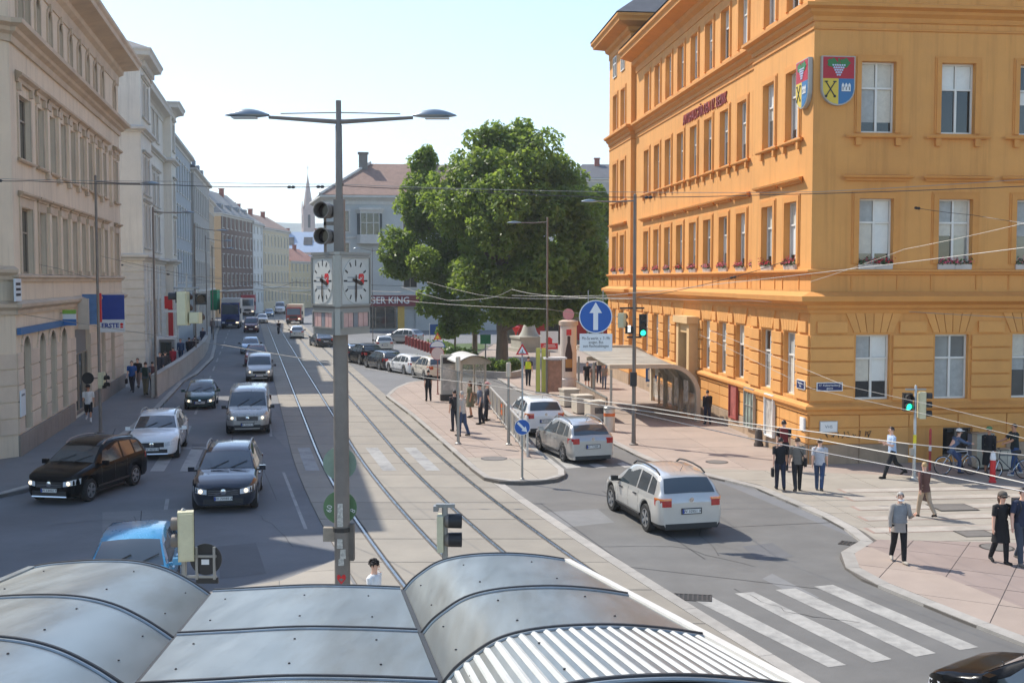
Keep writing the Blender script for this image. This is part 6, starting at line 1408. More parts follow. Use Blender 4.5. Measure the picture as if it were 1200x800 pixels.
text('lettering', 'Mo-Sa werkt. v. 7-19h\nausgen. Bus\nzum Rechtsabbiegen', .115, INK, pl_, Matrix.Translation((.01, -.022, -.69)) @ UP, ext=.001, sx=.74)
q = MB(); q.tube([(-.2, .03, -.9), (-.2, .03, .72)], .015, 6); q.tube([(.2, .03, -.9), (.2, .03, .72)], .015, 6); q.build('hanger', ALU, t)
# ---- platform island furniture
zi = .13
b = G(612, 562, zi); t = pole('keep_right_sign', 'thin post with round blue arrow sign and red warning triangle on the island tip', 'traffic sign', b, P(611, 402, b.y).z, .035, ALU, taper=.9); hz = lambda v: P(611, v, b.y).z-b.z
o = disc(t, Matrix.Translation((0, -.04, hz(500))) @ UP, .265, SIGBL, SIGWH); arrow(o, Matrix.Translation((0, -.04, hz(500))) @ UP @ Matrix.Rotation(R(-135), 4, 'Z'), .3, SIGWH)
def triangle(t, M, s, inner=SIGWH, fig=True):
    q = MB(); q.prism([(-s, -.58*s), (s, -.58*s), (0, 1.15*s)], 0, .02, M); o = q.build('warning_triangle', REDS, t); q = MB(); q.prism([(-s*.62, -.38*s), (s*.62, -.38*s), (0, .7*s)], .0205, .024, M); q.build('sign_face', inner, o)
    if fig: q = MB(); q.box(-.05*s, .05*s, -.3*s, .2*s, .0245, .027, M); q.box(-.3*s, .25*s, -.3*s, -.2*s, .0245, .027, M); q.build('pictogram', INK, o)
triangle(t, Matrix.Translation((0, -.04, hz(411))) @ UP, .22)
for u_, vb, vt, lb_ in ((596, 521, 427, 'grey post with thick head beside the fence and orange bin'), (537, 520, 420, 'thick grey post left of the waiting men on the platform')):
    b = G(u_, vb, zi); t = pole('platform_post', lb_, 'post', b, P(u_, vt, b.y).z, .06, ALU); h = P(u_, vt, b.y).z-b.z; q = MB(); q.lathe([(.09, h-.5), (.1, h-.48), (.1, h+.05), (.08, h+.08)], 12); q.build('post_head', mat('post_beige', lin(196, 186, 168), .5, var=.08), t)
b = G(591.5, 497, zi); t = thing('litter_bin', 'small orange and grey litter bin on the platform fence', 'litter bin', b, R(15)); q = MB(); q.prism([(-.16, -.12), (.16, -.12), (.16, .12), (-.16, .12)], .45, .98); q.build('bin_body', mat('bin_orange', lin(216, 110, 52), .5, var=.08), t); q = MB(); q.box(-.17, .17, -.13, .13, .98, 1.08); q.build('bin_lid', ALU, t); q = MB(); q.tube([(0, .1, 0), (0, .1, .5)], .03, 8); q.build('bin_post', ALU, t); ub('bin_band', ALU, t, -.165, .165, -.125, .125, .7, .78)
# fence
fa, fb = G(571, 474, zi), G(618, 535, zi); L_ = (fb-fa).length; t = thing('platform_fence', 'pale metal fence with upright panels along the road side of the platform', 'fence', fa, math.atan2(fb.y-fa.y, fb.x-fa.x)); n = 9
FEN = mat('fence_alu', lin(196, 194, 188), .45, metal=.3, var=.06)
for i in range(n+1): ub('fence_post', FEN, t, L_*i/n-.04, L_*i/n+.04, -.04, .04, 0, 1.08)
for z in (.12, 1.08): ub('fence_rail', FEN, t, 0, L_, -.035, .035, z, z+.06)
for i in range(n): ub('fence_panel', mat('fence_panel', lin(150, 148, 140), .4, metal=.3, var=.1), t, L_*(i+.12)/n, L_*(i+.62)/n, -.012, .012, .18, 1.08)
# shelter with ticket pillar
GLP = mat('shelter_glass', (.5, .54, .52), .08, var=.05, spec=.6, alpha=.35); TIM = mat('shelter_frame', lin(168, 158, 142), .5, var=.1)
b = G(549, 472, zi); t = thing('tram_shelter', 'glazed tram shelter with arched roof on the platform', 'shelter', b, R(104))
for x in (-1.3, 1.5):
    for y in (-.65, .65): ub('shelter_post', TIM, t, x-.05, x+.05, y-.05, y+.05, 0, 2.3)
q = MB(); prof_ = [(y, 2.3+.35*math.cos(y/.95*math.pi/2)) for y in [-.95+.19*k for k in range(11)]]
q.grid([[(x, y, z) for y, z in prof_] for x in (-1.7, 1.9)]); q.grid([[(x, y, z+.05) for y, z in prof_[::-1]] for x in (-1.7, 1.9)]); q.build('shelter_roof', mat('shelter_roof', lin(206, 204, 196), .4, var=.06), t, smooth=60)
for x in (-1.3, 1.5):
    q = MB(); q.prism([(y, z) for y, z in prof_]+[(.9, 2.2), (-.9, 2.2)], x-.03, x+.03, Matrix(((0, 0, 1, 0), (1, 0, 0, 0), (0, 1, 0, 0), (0, 0, 0, 1)))); q.build('gable_arch', TIM, t)
for i in range(4): ub('shelter_pane', GLP, t, -1.24+i*.68, -.6+i*.68, -.66, -.64, .2, 2.25)
ub('shelter_pane', GLP, t, 1.49, 1.51, -.55, .55, .2, 2.25); ub('bench_seat', mat('bench_wood', lin(146, 112, 80), .6, var=.15), t, -1.0, 1.2, -.55, -.15, .42, .47)
for x in (-.8, 1.0): ub('bench_leg', TIM, t, x-.03, x+.03, -.5, -.2, 0, .42)
b = G(526, 469, zi); t = thing('ticket_pillar', 'grey information pillar with dark screen at the near end of the shelter', 'info pillar', b, R(12)); ub('pillar_case', mat('pillar_grey', lin(176, 172, 162), .5, var=.08), t, -.45, .45, -.16, .16, 0, 2.55); ub('pillar_screen', DIM, t, -.36, .36, -.175, -.16, 2.05, 2.4); ub('pillar_poster', POST, t, -.36, .36, -.175, -.16, .6, 1.95); ub('pillar_foot', RIB, t, -.48, .48, -.2, .2, 0, .35)
b = G(513, 462, zi); t = pole('tram_stop_sign', 'tram stop sign with yellow triangle and white half disc on two thin posts', 'stop sign', b, P(513, 391, b.y).z, .035, mat('post_red_brown', lin(140, 88, 76), .5, var=.1)); hz = lambda v: P(513, v, b.y).z-b.z
triangle(t, Matrix.Translation((0, -.04, hz(395))) @ UP, .24, mat('sign_yellow', lin(226, 200, 60), .5, var=.04), False)
q = MB(); q.prism([(.46*math.cos(R(a)), .4*math.sin(R(a))) for a in range(0, 181, 15)], 0, .02, Matrix.Translation((0, -.03, hz(407))) @ UP); o = q.build('half_disc', SIGBL, t); q = MB(); q.prism([(.4*math.cos(R(a)), .04+.32*math.sin(R(a))) for a in range(0, 181, 15)], .0205, .024, Matrix.Translation((0, -.03, hz(407))) @ UP); q.build('sign_face', SIGWH, o)
disc(t, Matrix.Translation((0, -.03, hz(414))) @ UP, .38, mat('disc_pale', lin(214, 196, 190), .5, var=.06), REDS)
# ---- ramp wall of the left pavement
RW = mat('ramp_concrete', lin(176, 170, 160), .85, var=.12, scale=1, dirt=.5, dcol=lin(136, 128, 118), island=.04)
wp = [G(u, v, .11) for u, v in ((183.5, 466), (199, 454), (214, 443), (229, 429), (240, 417), (244, 409), (245.5, 402), (247, 396))]
t = thing('ramp_wall', 'curved pale concrete parapet wall between left pavement and road', 'wall', wp[0]); cum = [0]
for a, c in zip(wp, wp[1:]): cum.append(cum[-1]+(c-a).length)
def walong(s):
    for i in range(len(wp)-1):
        if s <= cum[i+1]+1e-6: return wp[i].lerp(wp[i+1], (s-cum[i])/(cum[i+1]-cum[i]))
    return wp[-1]
n = int(cum[-1]/2.6)
for i in range(n):
    a, c = walong(cum[-1]*i/n+.01)-wp[0], walong(cum[-1]*(i+1)/n-.01)-wp[0]; d = (c-a).normalized(); nn_ = Vector((-d.y, d.x, 0))*.28
    q = MB(); q.prism([a[:2], c[:2], (c+nn_)[:2], (a+nn_)[:2]], -.1, 1.22); q.build('wall_panel', RW, t)
    q = MB(); q.prism([(a-nn_*.15)[:2], (c-nn_*.15)[:2], (c+nn_*1.15)[:2], (a+nn_*1.15)[:2]], 1.222, 1.31); q.build('coping', KERB, t)
# ---- plaza furniture
BLOCK = mat('block_concrete', lin(202, 190, 172), .8, var=.1, scale=2, dirt=.4)
for k, (u_, v_, lb_) in enumerate(((667, 476, 'farthest from the bin'), (682, 484, 'in the middle'), (698, 492, 'beside the orange and white bin'))):
    b = G(u_, v_, PZ+.01); t = thing('seat_block', 'pale concrete seat block at the plaza kerb, %s' % lb_, 'concrete block', b, R(16), 'concrete blocks at the plaza kerb'); q = MB(); q.prism([(-.42, -.42), (.42, -.42), (.42, .42), (-.42, .42)], .06, .86); q.build('block', BLOCK, t); q = MB(); q.prism([(-.46, -.46), (.46, -.46), (.46, .46), (-.46, .46)], .86, .95); q.build('block_cap', BLOCK, t); q = MB(); q.box(-.36, .36, -.36, .36, 0, .06); q.build('block_foot', RIB, t)
    if k == 2:
        q = MB(); q.box(-.2, .25, -.4235, -.422, .35, .65); q.build('spray_tag', INK if 0 else mat('spray_grey', lin(96, 90, 86), .8, var=.6, scale=14), t)
b = G(714, 505, PZ+.01); t = thing('litter_bin', 'round pale litter bin with orange band at the plaza kerb', 'litter bin', b); q = MB(); q.lathe([(.24, 0), (.25, .05), (.25, .95), (.24, 1.0)], 18); q.build('bin_body', mat('bin_pale', lin(206, 196, 182), .5, var=.08), t, smooth=40); q = MB(); q.lathe([(.256, .68), (.256, .82)], 18); q.build('bin_band', MATS['bin_orange'], t, smooth=40); q = MB(); q.lathe([(.27, 1.0), (.27, 1.06), (.2, 1.14), (.05, 1.16)], 18); q.build('bin_lid', ALU, t, smooth=40)
# poster column
b = G(666, 452, PZ+.01); t = thing('poster_column', 'round advertising column with bottle poster and pale cap', 'advertising column', b); r_ = .52; hc = P(666, 376, b.y).z-b.z
q = MB(); q.lathe([(r_+.05, 0), (r_+.05, .45), (r_, .5), (r_, hc-.3)], 24); q.build('column', mat('column_pale', lin(206, 196, 188), .6, var=.1, scale=2), t, smooth=40); q = MB(); q.lathe([(r_, hc-.3), (r_+.1, hc-.26), (r_+.1, hc-.02), (r_-.1, hc+.06)], 24); q.build('cap', mat('column_cap', lin(196, 176, 156), .6, var=.08), t, smooth=40)
def onpole(t, nm, prof_, rr, m):
    q = MB(); n = 8; q.grid([[(rr*math.sin(lerp(-w_, w_, i/n)), -rr*math.cos(lerp(-w_, w_, i/n)), z) for i in range(n+1)] for w_, z in prof_]); return q.build(nm, m, t, smooth=60)
pz = hc-.4; po = onpole(t, 'poster', [(1.1, .6), (1.1, pz)], r_+.008, mat('poster_cream', lin(222, 206, 190), .6, var=.05)); onpole(t, 'bottle', [(.42, .95), (.44, 1.1), (.44, 2.1), (.3, 2.5), (.17, 2.8), (.17, 3.2)], r_+.014, mat('bottle_brown', lin(60, 32, 26), .5, var=.1)); onpole(t, 'bottle_label', [(.4, 1.2), (.4, 1.75)], r_+.02, mat('label_gold', lin(176, 128, 66), .5, var=.1)); onpole(t, 'poster_mark', [(.3, 3.25), (.3, 3.62)], r_+.018, REDS)
q = MB(); q.lathe([(.36, -.04), (.36, .04)], 20, Matrix.Translation((0, 0, hc+.42)) @ UP); q.build('top_disc', mat('disc_pink', lin(208, 150, 158), .5, var=.08), t); q = MB(); q.tube([(0, 0, hc), (0, 0, hc+.1)], .04, 6); q.build('disc_stem', RIB, t)
# poster board at the lamp
b = G(643.5, 458, PZ+.01); t = thing('poster_board', 'white board with a red house drawing on a post in front of the advertising column', 'sign', b); hz = lambda v: P(643, v, b.y).z-b.z; w_ = .54
q = MB(); q.tube([(0, .08, 0), (0, .08, hz(389))], .05, 8); q.build('post', ALU, t); q = MB(); q.box(-w_, w_, -.04, .02, hz(411), hz(388)); q.build('board', SIGWH, t); q = MB(); q.box(-w_+.02, w_-.02, -.046, -.04, hz(409), hz(402)); q.build('red_field', REDS, t); q = MB(); q.prism([(-.18, hz(402)), (.18, hz(402)), (.18, hz(398)), (.25, hz(398)), (0, hz(394.5)), (-.25, hz(398)), (-.18, hz(398))], .041, .046, UP); q.build('house_shape', REDS, t)
q = MB(); q.box(-.4, .4, -.049, -.046, hz(406.4), hz(405.6)); q.box(-.34, .34, -.049, -.046, hz(404.4), hz(403.7)); q.build('print_line', SIGWH, t)
for du, lb_ in ((630.5, 'left of two yellow green pillar banners on the plaza'), (637, 'right of two yellow green pillar banners on the plaza')):
    b = G(du, 461, PZ+.01); t = thing('banner_pillar', lb_, 'banner'); t.location = b; h = P(du, 408, b.y).z-b.z; q = MB(); q.box(-.13, .13, -.1, .1, .1, h); q.build('banner', mat('banner_lime', lin(202, 206, 96), .5, var=.06), t); q = MB(); q.box(-.16, .16, -.13, .13, 0, .1); q.box(-.14, -.12, -.11, .11, .1, h+.03); q.box(.12, .14, -.11, .11, .1, h+.03); q.build('pillar_frame', ALU, t)
b = G(650, 462, PZ+.01); t = thing('info_stand', 'low reddish information stand with pale flat top before the advertising column', 'info stand', b, R(10)); ub('stand_panel', mat('stand_rust', lin(170, 132, 112), .6, var=.3, scale=3), t, -.4, .4, -.06, .06, .15, 2.0)
for x in (-.4, .4): ub('stand_leg', ALU, t, x-.04, x+.04, -.05, .05, 0, 2.1)
q = MB(); q.box(-.65, .65, -.4, .4, 2.1, 2.2); q.build('stand_roof', SIGWH, t)
# blue L shaped stop sign
b = G(763, 467, PZ+.01); t = pole('blue_stop_sign', 'square blue sign with white L shape beside the arched canopy', 'sign', b, P(763, 428, b.y).z, .05, ALU); hz = lambda v: P(763, v, b.y).z-b.z
q = MB(); q.box(-.32, .32, -.09, -.05, hz(447), hz(430)); o = q.build('sign_panel', SIGBL, t); q = MB(); q.box(-.2, .2, -.094, -.09, hz(444), hz(433)); q.build('sign_face', SIGWH, o); q = MB(); q.prism([(-.1, hz(442)), (.12, hz(442)), (.12, hz(440)), (-.02, hz(440)), (-.02, hz(435)), (-.1, hz(435))], .0945, .097, UP); q.build('letter', INK, o); q = MB(); q.box(-.25, .25, -.085, -.05, hz(453), hz(449)); q.build('sub_plate', SIGWH, t)
# arched entrance canopies beside the ochre house
ACON = mat('arch_concrete', lin(196, 180, 158), .8, var=.1, scale=1.5, dirt=.35)
def arch(t, y, h, x0, x1, wd=.45, th=.3):
    n = 10; o, i_ = [(x0, h)], [(x0, h-th)]; r = 1.5
    for k in range(n+1):
        a = R(90-90*k/n); o.append((x1-r+r*math.cos(a), h-r+r*math.sin(a))); i_.append((x1-r+(r-th)*math.cos(a), h-r+(r-th)*math.sin(a)))
    o.append((x1+.0, 0)); i_.append((x1-th, 0)); q = MB(); k = len(o)
    vs = [(x, y+d, z) for d in (-wd/2, wd/2) for x, z in o+i_]
    q.add(vs, [(j, j+1, k+j+1, k+j)[::-1] for j in range(k-1)]+[(2*k+j, 2*k+j+1, 3*k+j+1, 3*k+j) for j in range(k-1)]+[(j, 2*k+j, 2*k+j+1, j+1)[::-1] for j in range(k-1)]+[(k+j, 3*k+j, 3*k+j+1, k+j+1) for j in range(k-1)]+[(0, k, 3*k, 2*k)])
    q.build('arch_frame', ACON, t); return o
bA = G(821, 494, PZ+.01); t = thing('entrance_canopy', 'arched concrete and glass canopy over the stairs beside the ochre house', 'canopy', bA, FA)
W0 = -4.4
o1 = arch(t, 0.2, 2.75, W0, 0, .34, .2); o2 = arch(t, 9.5, 3.1, W0, 0.0, .34, .22)
for y in (3.3, 6.4): arch(t, y, 2.68, W0, -.03, .22, .2)
q = MB(); o_ = [(x-.02, z-.06) for x, z in o1[:-1]]; q.grid([[(x, y, z+(.3*(y-.5)/9 if y > 1 else 0)) for x, z in o_] for y in (.43, 9.27)]); q.grid([[(x, y, z-.03+(.3*(y-.5)/9 if y > 1 else 0)) for x, z in o_[::-1]] for y in (.43, 9.27)]); q.build('roof_sheet', mat('roof_fibre', lin(168, 164, 152), .6, var=.15, scale=1, dirt=.4), t, smooth=50)
for y0 in (.5, 1.9, 3.5, 5.0, 6.6, 8.0):
    ub('glass_pane', GLP, t, -.12, -.09, y0, y0+1.25, .25, 1.3); ub('pane_frame', ACON, t, -.16, -.05, y0+1.27, y0+1.37, 0, 1.7)
for y in (.2, 4.8, 9.5): ub('canopy_post', ALU, t, W0+.06, W0+.16, y-.05, y+.05, 0, 2.5)
RAILW = mat('stair_wall', lin(150, 130, 112), .85, var=.15, scale=2, dirt=.4)
for k in range(6): ub('parapet_panel', RAILW, t, W0-.08, W0+.0, .45+k*1.45, .45+k*1.45+1.4, 0, 1.1)
[(lambda q: (q.grid([[(x, y, z+.05+.3*(y-.5)/9) for x, z in o_] for y in (yy_-.05, yy_+.05)]), q.build('roof_rib', ALU, t)))(MB()) for yy_ in (1.6, 2.9, 4.2, 5.5, 6.8, 8.1)]
ub('hand_rail', ALU, t, W0-.1, W0-.02, .4, 9.2, 1.12, 1.18)
for y in (.6, 2.4): ub('notice', POST, t, -.5, -.46, y, y+.7, .9, 1.9)
# ---- behind: pavilion, monument, parasol, red bollards
b = P(656, 400, 118); t = thing('market_pavilion', 'low pavilion with white roof edge and red panels behind the plaza trees', 'building', (b.x, b.y, 0), R(2)); ub('pavilion_wall', mat('pav_grey', lin(150, 146, 138), .7, var=.1), t, -6, 7.5, .3, 5, 0, 3.2); ub('pavilion_roof', WHR, t, -6.4, 8, -.5, 5.4, 3.2, 3.7)
for k in range(9): ub('red_panel' if k % 3 else 'shop_pane', mat('panel_red', lin(186, 40, 40), .5, var=.08) if k % 3 else SHOPG, t, -5.9+k*1.48, -4.55+k*1.48, .2, .29, .4, 2.4)
b = G(620, 412); t = thing('monument', 'grey stepped stone monument with urn shaped top under the trees', 'monument', b, R(20)); STM = mat('monument_stone', lin(176, 172, 160), .8, var=.12, scale=1.5)
for k, (s, z0, z1) in enumerate(((1.6, 0, .4), (1.35, .4, 1.3), (1.45, 1.3, 1.5))): ub('stone_step', STM, t, -s, s, -s, s, z0, z1)
q = MB(); q.lathe([(1.0, 1.5), (.75, 1.9), (.5, 2.6), (.35, 2.8), (.4, 3.3), (.15, 3.6)], 12); q.build('urn', STM, t, smooth=40)
b = G(604.5, 407); t = thing('parasol', 'small closed red parasol left of the grey monument', 'parasol', b); q = MB(); q.tube([(0, 0, 0), (0, 0, 2.3)], .03, 6); q.build('pole', POLE, t); q = MB(); q.lathe([(.05, 1.2), (.12, 1.5), (.45, 2.05), (.42, 2.1), (.04, 2.2)], 8); q.build('cloth', REDS, t)
RB = mat('bollard_red', lin(150, 62, 58), .6, var=.1)
for k in range(14):
    b = G(462+k*3.6, 399+k*1.25); t = thing('red_bollard', 'red bollard, %s in the row before the restaurant' % ['first from the left','second from the left','third from the left','fourth from the left','fifth from the left','sixth from the left','seventh from the left','seventh from the right','sixth from the right','fifth from the right','fourth from the right','third from the right','second from the right','first from the right'][k], 'bollard', b, 0, 'red bollards in a row before the restaurant'); q = MB(); q.lathe([(.16, 0), (.16, .7), (.17, .75)], 8); q.build('shaft', RB, t); q = MB(); q.lathe([(.18, .75), (.18, .9), (.08, .98)], 8); q.build('cap', RB, t)
for u_, v_, lb_ in ((504, 413, 'blue parking sign on a white post by the trees'), (569, 421, 'green panel on a thin post left of the big trunk')):
    b = G(u_, v_); m = SIGBL if 'blue' in lb_ else mat('panel_green', lin(40, 140, 92), .5, var=.06); vt = 379 if 'blue' in lb_ else 391; t = pole('post_sign', lb_, 'sign', b, P(u_, vt, b.y).z, .06, SIGWH if 'blue' in lb_ else ALU); hz = lambda v: P(u_, v, b.y).z-b.z
    q = MB(); q.box(-.0, .75, -.05, -.02, hz(vt+13), hz(vt+1)) if 'blue' in lb_ else q.box(-.45, .45, -.09, -.05, hz(vt+12), hz(vt+1)); q.build('panel', m, t)
# tall red totem and station box of the left pavement
b = G(201, 426, .11); t = thing('red_totem', 'tall red street totem with white top on the left pavement', 'totem', b, R(10)); ub('totem_body', mat('totem_red', lin(180, 36, 40), .5, var=.06), t, -.18, .18, -.12, .12, 0, 4.4); ub('totem_top', REDS, t, -.45, .15, -.13, .13, 4.4, 5.4); ub('totem_shelf', SIGWH, t, -.5, .5, -.14, .14, 4.1, 4.3)
b = G(196, 431, .11); t = thing('phone_booth', 'small kiosk with pale roof among the pedestrians on the left', 'kiosk', b, R(10)); ub('booth_body', mat('booth_grey', lin(120, 122, 124), .5, var=.1), t, -.5, .5, -.5, .5, 0, 2.2); ub('booth_roof', SIGWH, t, -.62, .62, -.62, .62, 2.2, 2.4); ub('booth_pane', SHOPG, t, -.4, .4, -.52, -.5, .6, 2.0)
t = thing('shop_awning', 'green shop awning far down the left pavement', 'awning', G(252, 384)); ub('awning_cloth', mat('awning_green', lin(40, 150, 100), .6, var=.06), t, -3.2, .6, -1, .6, 2.6, 5.4); ub('awning_rail', ALU, t, -3.2, .6, -1.03, -.98, 2.5, 2.6); ub('awning_post', ALU, t, .5, .58, -.9, -.82, 0, 2.6)
# ================= overhead wires
WD = mat('wire_dark', lin(78, 76, 74), .5, metal=.3, var=.05); WL = mat('wire_bright', lin(158, 154, 148), .5, metal=.3, var=.05)
def wire(label, pts, r=.012, m=WD, sag=0, name='overhead_wire', ins=None):
    ps = [P(*p) for p in pts] if not isinstance(pts[0], Vector) else pts
    fine = []
    for a, c in zip(ps, ps[1:]):
        for k in range(6): t_ = k/6; fine.append(a.lerp(c, t_)-Vector((0, 0, sag*4*t_*(1-t_))))
    fine.append(ps[-1]); o = fine[0]; t = thing(name, label, 'cable', o); q = MB(); q.tube([p-o for p in fine], r*.62, 5); q.build('cable', m, t)
    for f in (ins or []):
        p = fine[int(f*(len(fine)-1))]-o; d = (fine[-1]-fine[0]).normalized(); M = Matrix.Translation(p) @ d.to_track_quat('Z', 'Y').to_matrix().to_4x4(); q = MB(); q.lathe([(.02, -.14), (.05, -.1), (.05, -.03), (.025, 0), (.05, .03), (.05, .1), (.02, .14)], 8, M); q.build('insulator', VIS, t)
    return t
zc = lambda u, v, z: G(u, v, z)
tr_ = lambda pts, z: [G(u, v, z) for u, v in pts]
wire('thick contact wire running over the tracks from far left to lower right', tr_([(255, 349), (316, 380), (387, 401), (463, 419), (570, 443), (600, 453), (720, 478), (870, 511.5), (1000, 537), (1260, 587)], 4.9), .011, mat('contact_wire', lin(92, 92, 96), .4, metal=.5, var=.05))
wire('bright contact wire beside the thick one, crossing before the cars', tr_([(385, 425), (480, 440), (570, 451), (640, 462), (747, 475), (870, 495), (1066, 520), (1250, 538)], 4.9), .011, WL)
wire('bright wire crossing the lower right of the plaza above the couple', tr_([(640, 466), (760, 482), (906, 505), (1066, 535), (1250, 577)], 4.9), .011, WL)
wire('thin bright wire before the ground floor windows of the square side', [(820, 392, 34), (951, 455, 27), (1071, 482, 23), (1220, 518, 19)], .008, WL)
wire('second thin bright wire before the ground floor windows of the square side', [(830, 386, 34), (991, 452, 27), (1090, 474, 23), (1220, 505, 19)], .008, WL)
wire('dark span wire high across the street through the lamp mast', [(-20, 210.5, 38), (34, 212, 38), (205, 217, 38), (330, 219, 38), (398, 217.5, 38), (520, 222, 38), (700, 231, 38), (880, 229, 38), (1230, 217, 38)], .022, WD, .03, ins=(.06, .4, .47, .8))
wire('pale span wire just above the dark one across the street', [(-20, 209, 39), (205, 212.5, 39), (398, 216, 39), (690, 224.5, 39), (955, 225, 39), (1230, 208, 39)], .016, WL, .03, ins=(.42,))
wire('long bright wire sweeping from the left edge past the clock pole', [(-8, 363, 43), (116, 382.5, 40), (198, 395, 36), (260, 404, 32), (325, 415, 29), (385, 425, 25.5)], .016, WL)
wire('bright wire from the palace wall down towards the tracks', [(143, 310.5, 70), (260, 332, 60), (360, 345, 52), (470, 352, 46), (640, 362, 42), (742, 372, 46)], .016, WL, .05, ins=(.02, .1))
wire('wire from the corner sconce of the ochre house to the plaza mast', [(945, 297, 42), (920, 306, 42.5), (830, 332, 44.5), (742, 349, 46)], .02, WD, .05, ins=(.03, .6))
wire('wire from the plaza mast under the cornice of the ochre house', [(690, 347, 47), (742, 348, 46.5), (880, 352, 44), (1230, 374, 38)], .016, WL, .05)
wire('span wires bunched between the trees and the plaza mast', [(470, 336, 60), (525, 352, 58), (575, 349, 55), (600, 339, 52), (640, 346, 49), (742, 350, 46)], .018, WL, .04)
wire('second span wire in front of the tree crowns', [(500, 330, 60), (560, 345, 56), (600, 349, 52), (698, 349, 30.2)], .014, WL, .03)
wire('span wire holding the round blue sign', [(600, 346, 33), (694, 346.5, 30.05), (742, 343, 28), (820, 335, 25), (1240, 285, 16)], .009, WL, .02)
wire('thin wire slanting across the first floor windows of the square side', [(950, 330, 39.5), (1060, 292, 36), (1215, 258, 33)], .011, WL, .03)
wire('dark wire with hanging rod between two first floor windows', [(1075, 244, 39.5), (1140, 252, 37), (1230, 265, 34)], .014, WD, .02, ins=(.02,))
wire('dark wires spanning far over the left lanes', [(245, 345, 70), (300, 330, 75), (320, 338, 78), (345, 330, 82), (375, 331, 86), (480, 335, 92)], .024, WD, .05)
wire('wire holding the cream hanging signals', [(118, 300, 40), (219, 322, 30), (300, 330, 24), (398, 330, 18.6)], .01, WD, .02)
wire('far bright span wire from the brick house to the trees', [(240, 322, 110), (330, 335, 100), (470, 342, 90)], .025, WL, .1)
wire('wires running down from the wall of the beige house at left', [(46, 310, 46), (70, 315, 47), (118, 330, 49)], .012, WD)
# ================= trees and planting
import numpy as np
def leafmat(key, col, col2):
    m = bpy.data.materials.new(key); m.use_nodes = True; n = m.node_tree.nodes; l = m.node_tree.links; n.clear()
    o = n.new('ShaderNodeOutputMaterial'); d = n.new('ShaderNodeBsdfPrincipled'); tr = n.new('ShaderNodeBsdfTranslucent'); mx = n.new('ShaderNodeMixShader')
    g = n.new('ShaderNodeNewGeometry'); nz = n.new('ShaderNodeTexNoise'); nz.inputs['Scale'].default_value = .9; nz.inputs['Detail'].default_value = 5
    l.new(g.outputs['Position'], nz.inputs['Vector']); mi = n.new('ShaderNodeMix'); mi.data_type = 'RGBA'; mr = n.new('ShaderNodeMapRange'); mr.inputs[1].default_value = .35; mr.inputs[2].default_value = .65
    l.new(nz.outputs['Fac'], mr.inputs[0]); l.new(mr.outputs[0], mi.inputs[0]); mi.inputs[6].default_value = (*col, 1); mi.inputs[7].default_value = (*col2, 1)
    l.new(mi.outputs[2], d.inputs['Base Color']); br = n.new('ShaderNodeVectorMath'); br.operation = 'MULTIPLY'; br.inputs[1].default_value = (2.1, 1.9, 1.6); l.new(mi.outputs[2], br.inputs[0]); l.new(br.outputs[0], tr.inputs['Color']); d.inputs['Roughness'].default_value = .45; mx.inputs[0].default_value = .52
    l.new(d.outputs[0], mx.inputs[1]); l.new(tr.outputs[0], mx.inputs[2]); l.new(mx.outputs[0], o.inputs[0]); return m
LEAF = leafmat('plane_leaves', (.11, .18, .025), (.165, .235, .042)); LEAF2 = leafmat('hedge_leaves', (.06, .12, .02), (.11, .17, .03)); BARK = mat('bark', lin(120, 108, 92), .9, var=.25, scale=3, bump=.4, bscale=12, aniso=(1, 1, .3))
def leaves(rs, centres, radii, count, size, shell=.55):
    """quads spread through clumps; returns vertex array"""
    w_ = np.array([r[0]*r[1]*r[2] for r in radii])**.72; pick = rs.choice(len(centres), count, p=w_/w_.sum())
    C_a, R_a = np.array(centres)[pick], np.array(radii)[pick]
    d = rs.normal(size=(count, 3)); d /= np.linalg.norm(d, axis=1)[:, None]; rad = shell+(1-shell)*rs.random(count)**.6
    p = C_a+d*R_a*rad[:, None]
    nrm = d*.6+rs.normal(size=(count, 3))*.7+np.array([0, 0, .6]); nrm /= np.linalg.norm(nrm, axis=1)[:, None]
    a = np.cross(nrm, rs.normal(size=(count, 3))); a /= np.linalg.norm(a, axis=1)[:, None]; b = np.cross(nrm, a)
    s = size*(.6+.8*rs.random(count))[:, None]
    droop = nrm*s*.25
    return np.stack([p-a*s, p+b*s*.62-droop, p+a*s, p-b*s*.62-droop], 1).reshape(-1, 3)
def leafmesh(name, V, m):
    n = len(V)//4; me = bpy.data.meshes.new(name); me.vertices.add(len(V)); me.vertices.foreach_set('co', V.astype(np.float32).ravel()); me.loops.add(len(V)); me.loops.foreach_set('vertex_index', np.arange(len(V), dtype=np.int32))
    me.polygons.add(n); me.polygons.foreach_set('loop_start', np.arange(0, len(V), 4, dtype=np.int32)); me.update(calc_edges=True); me.materials.append(m); return me
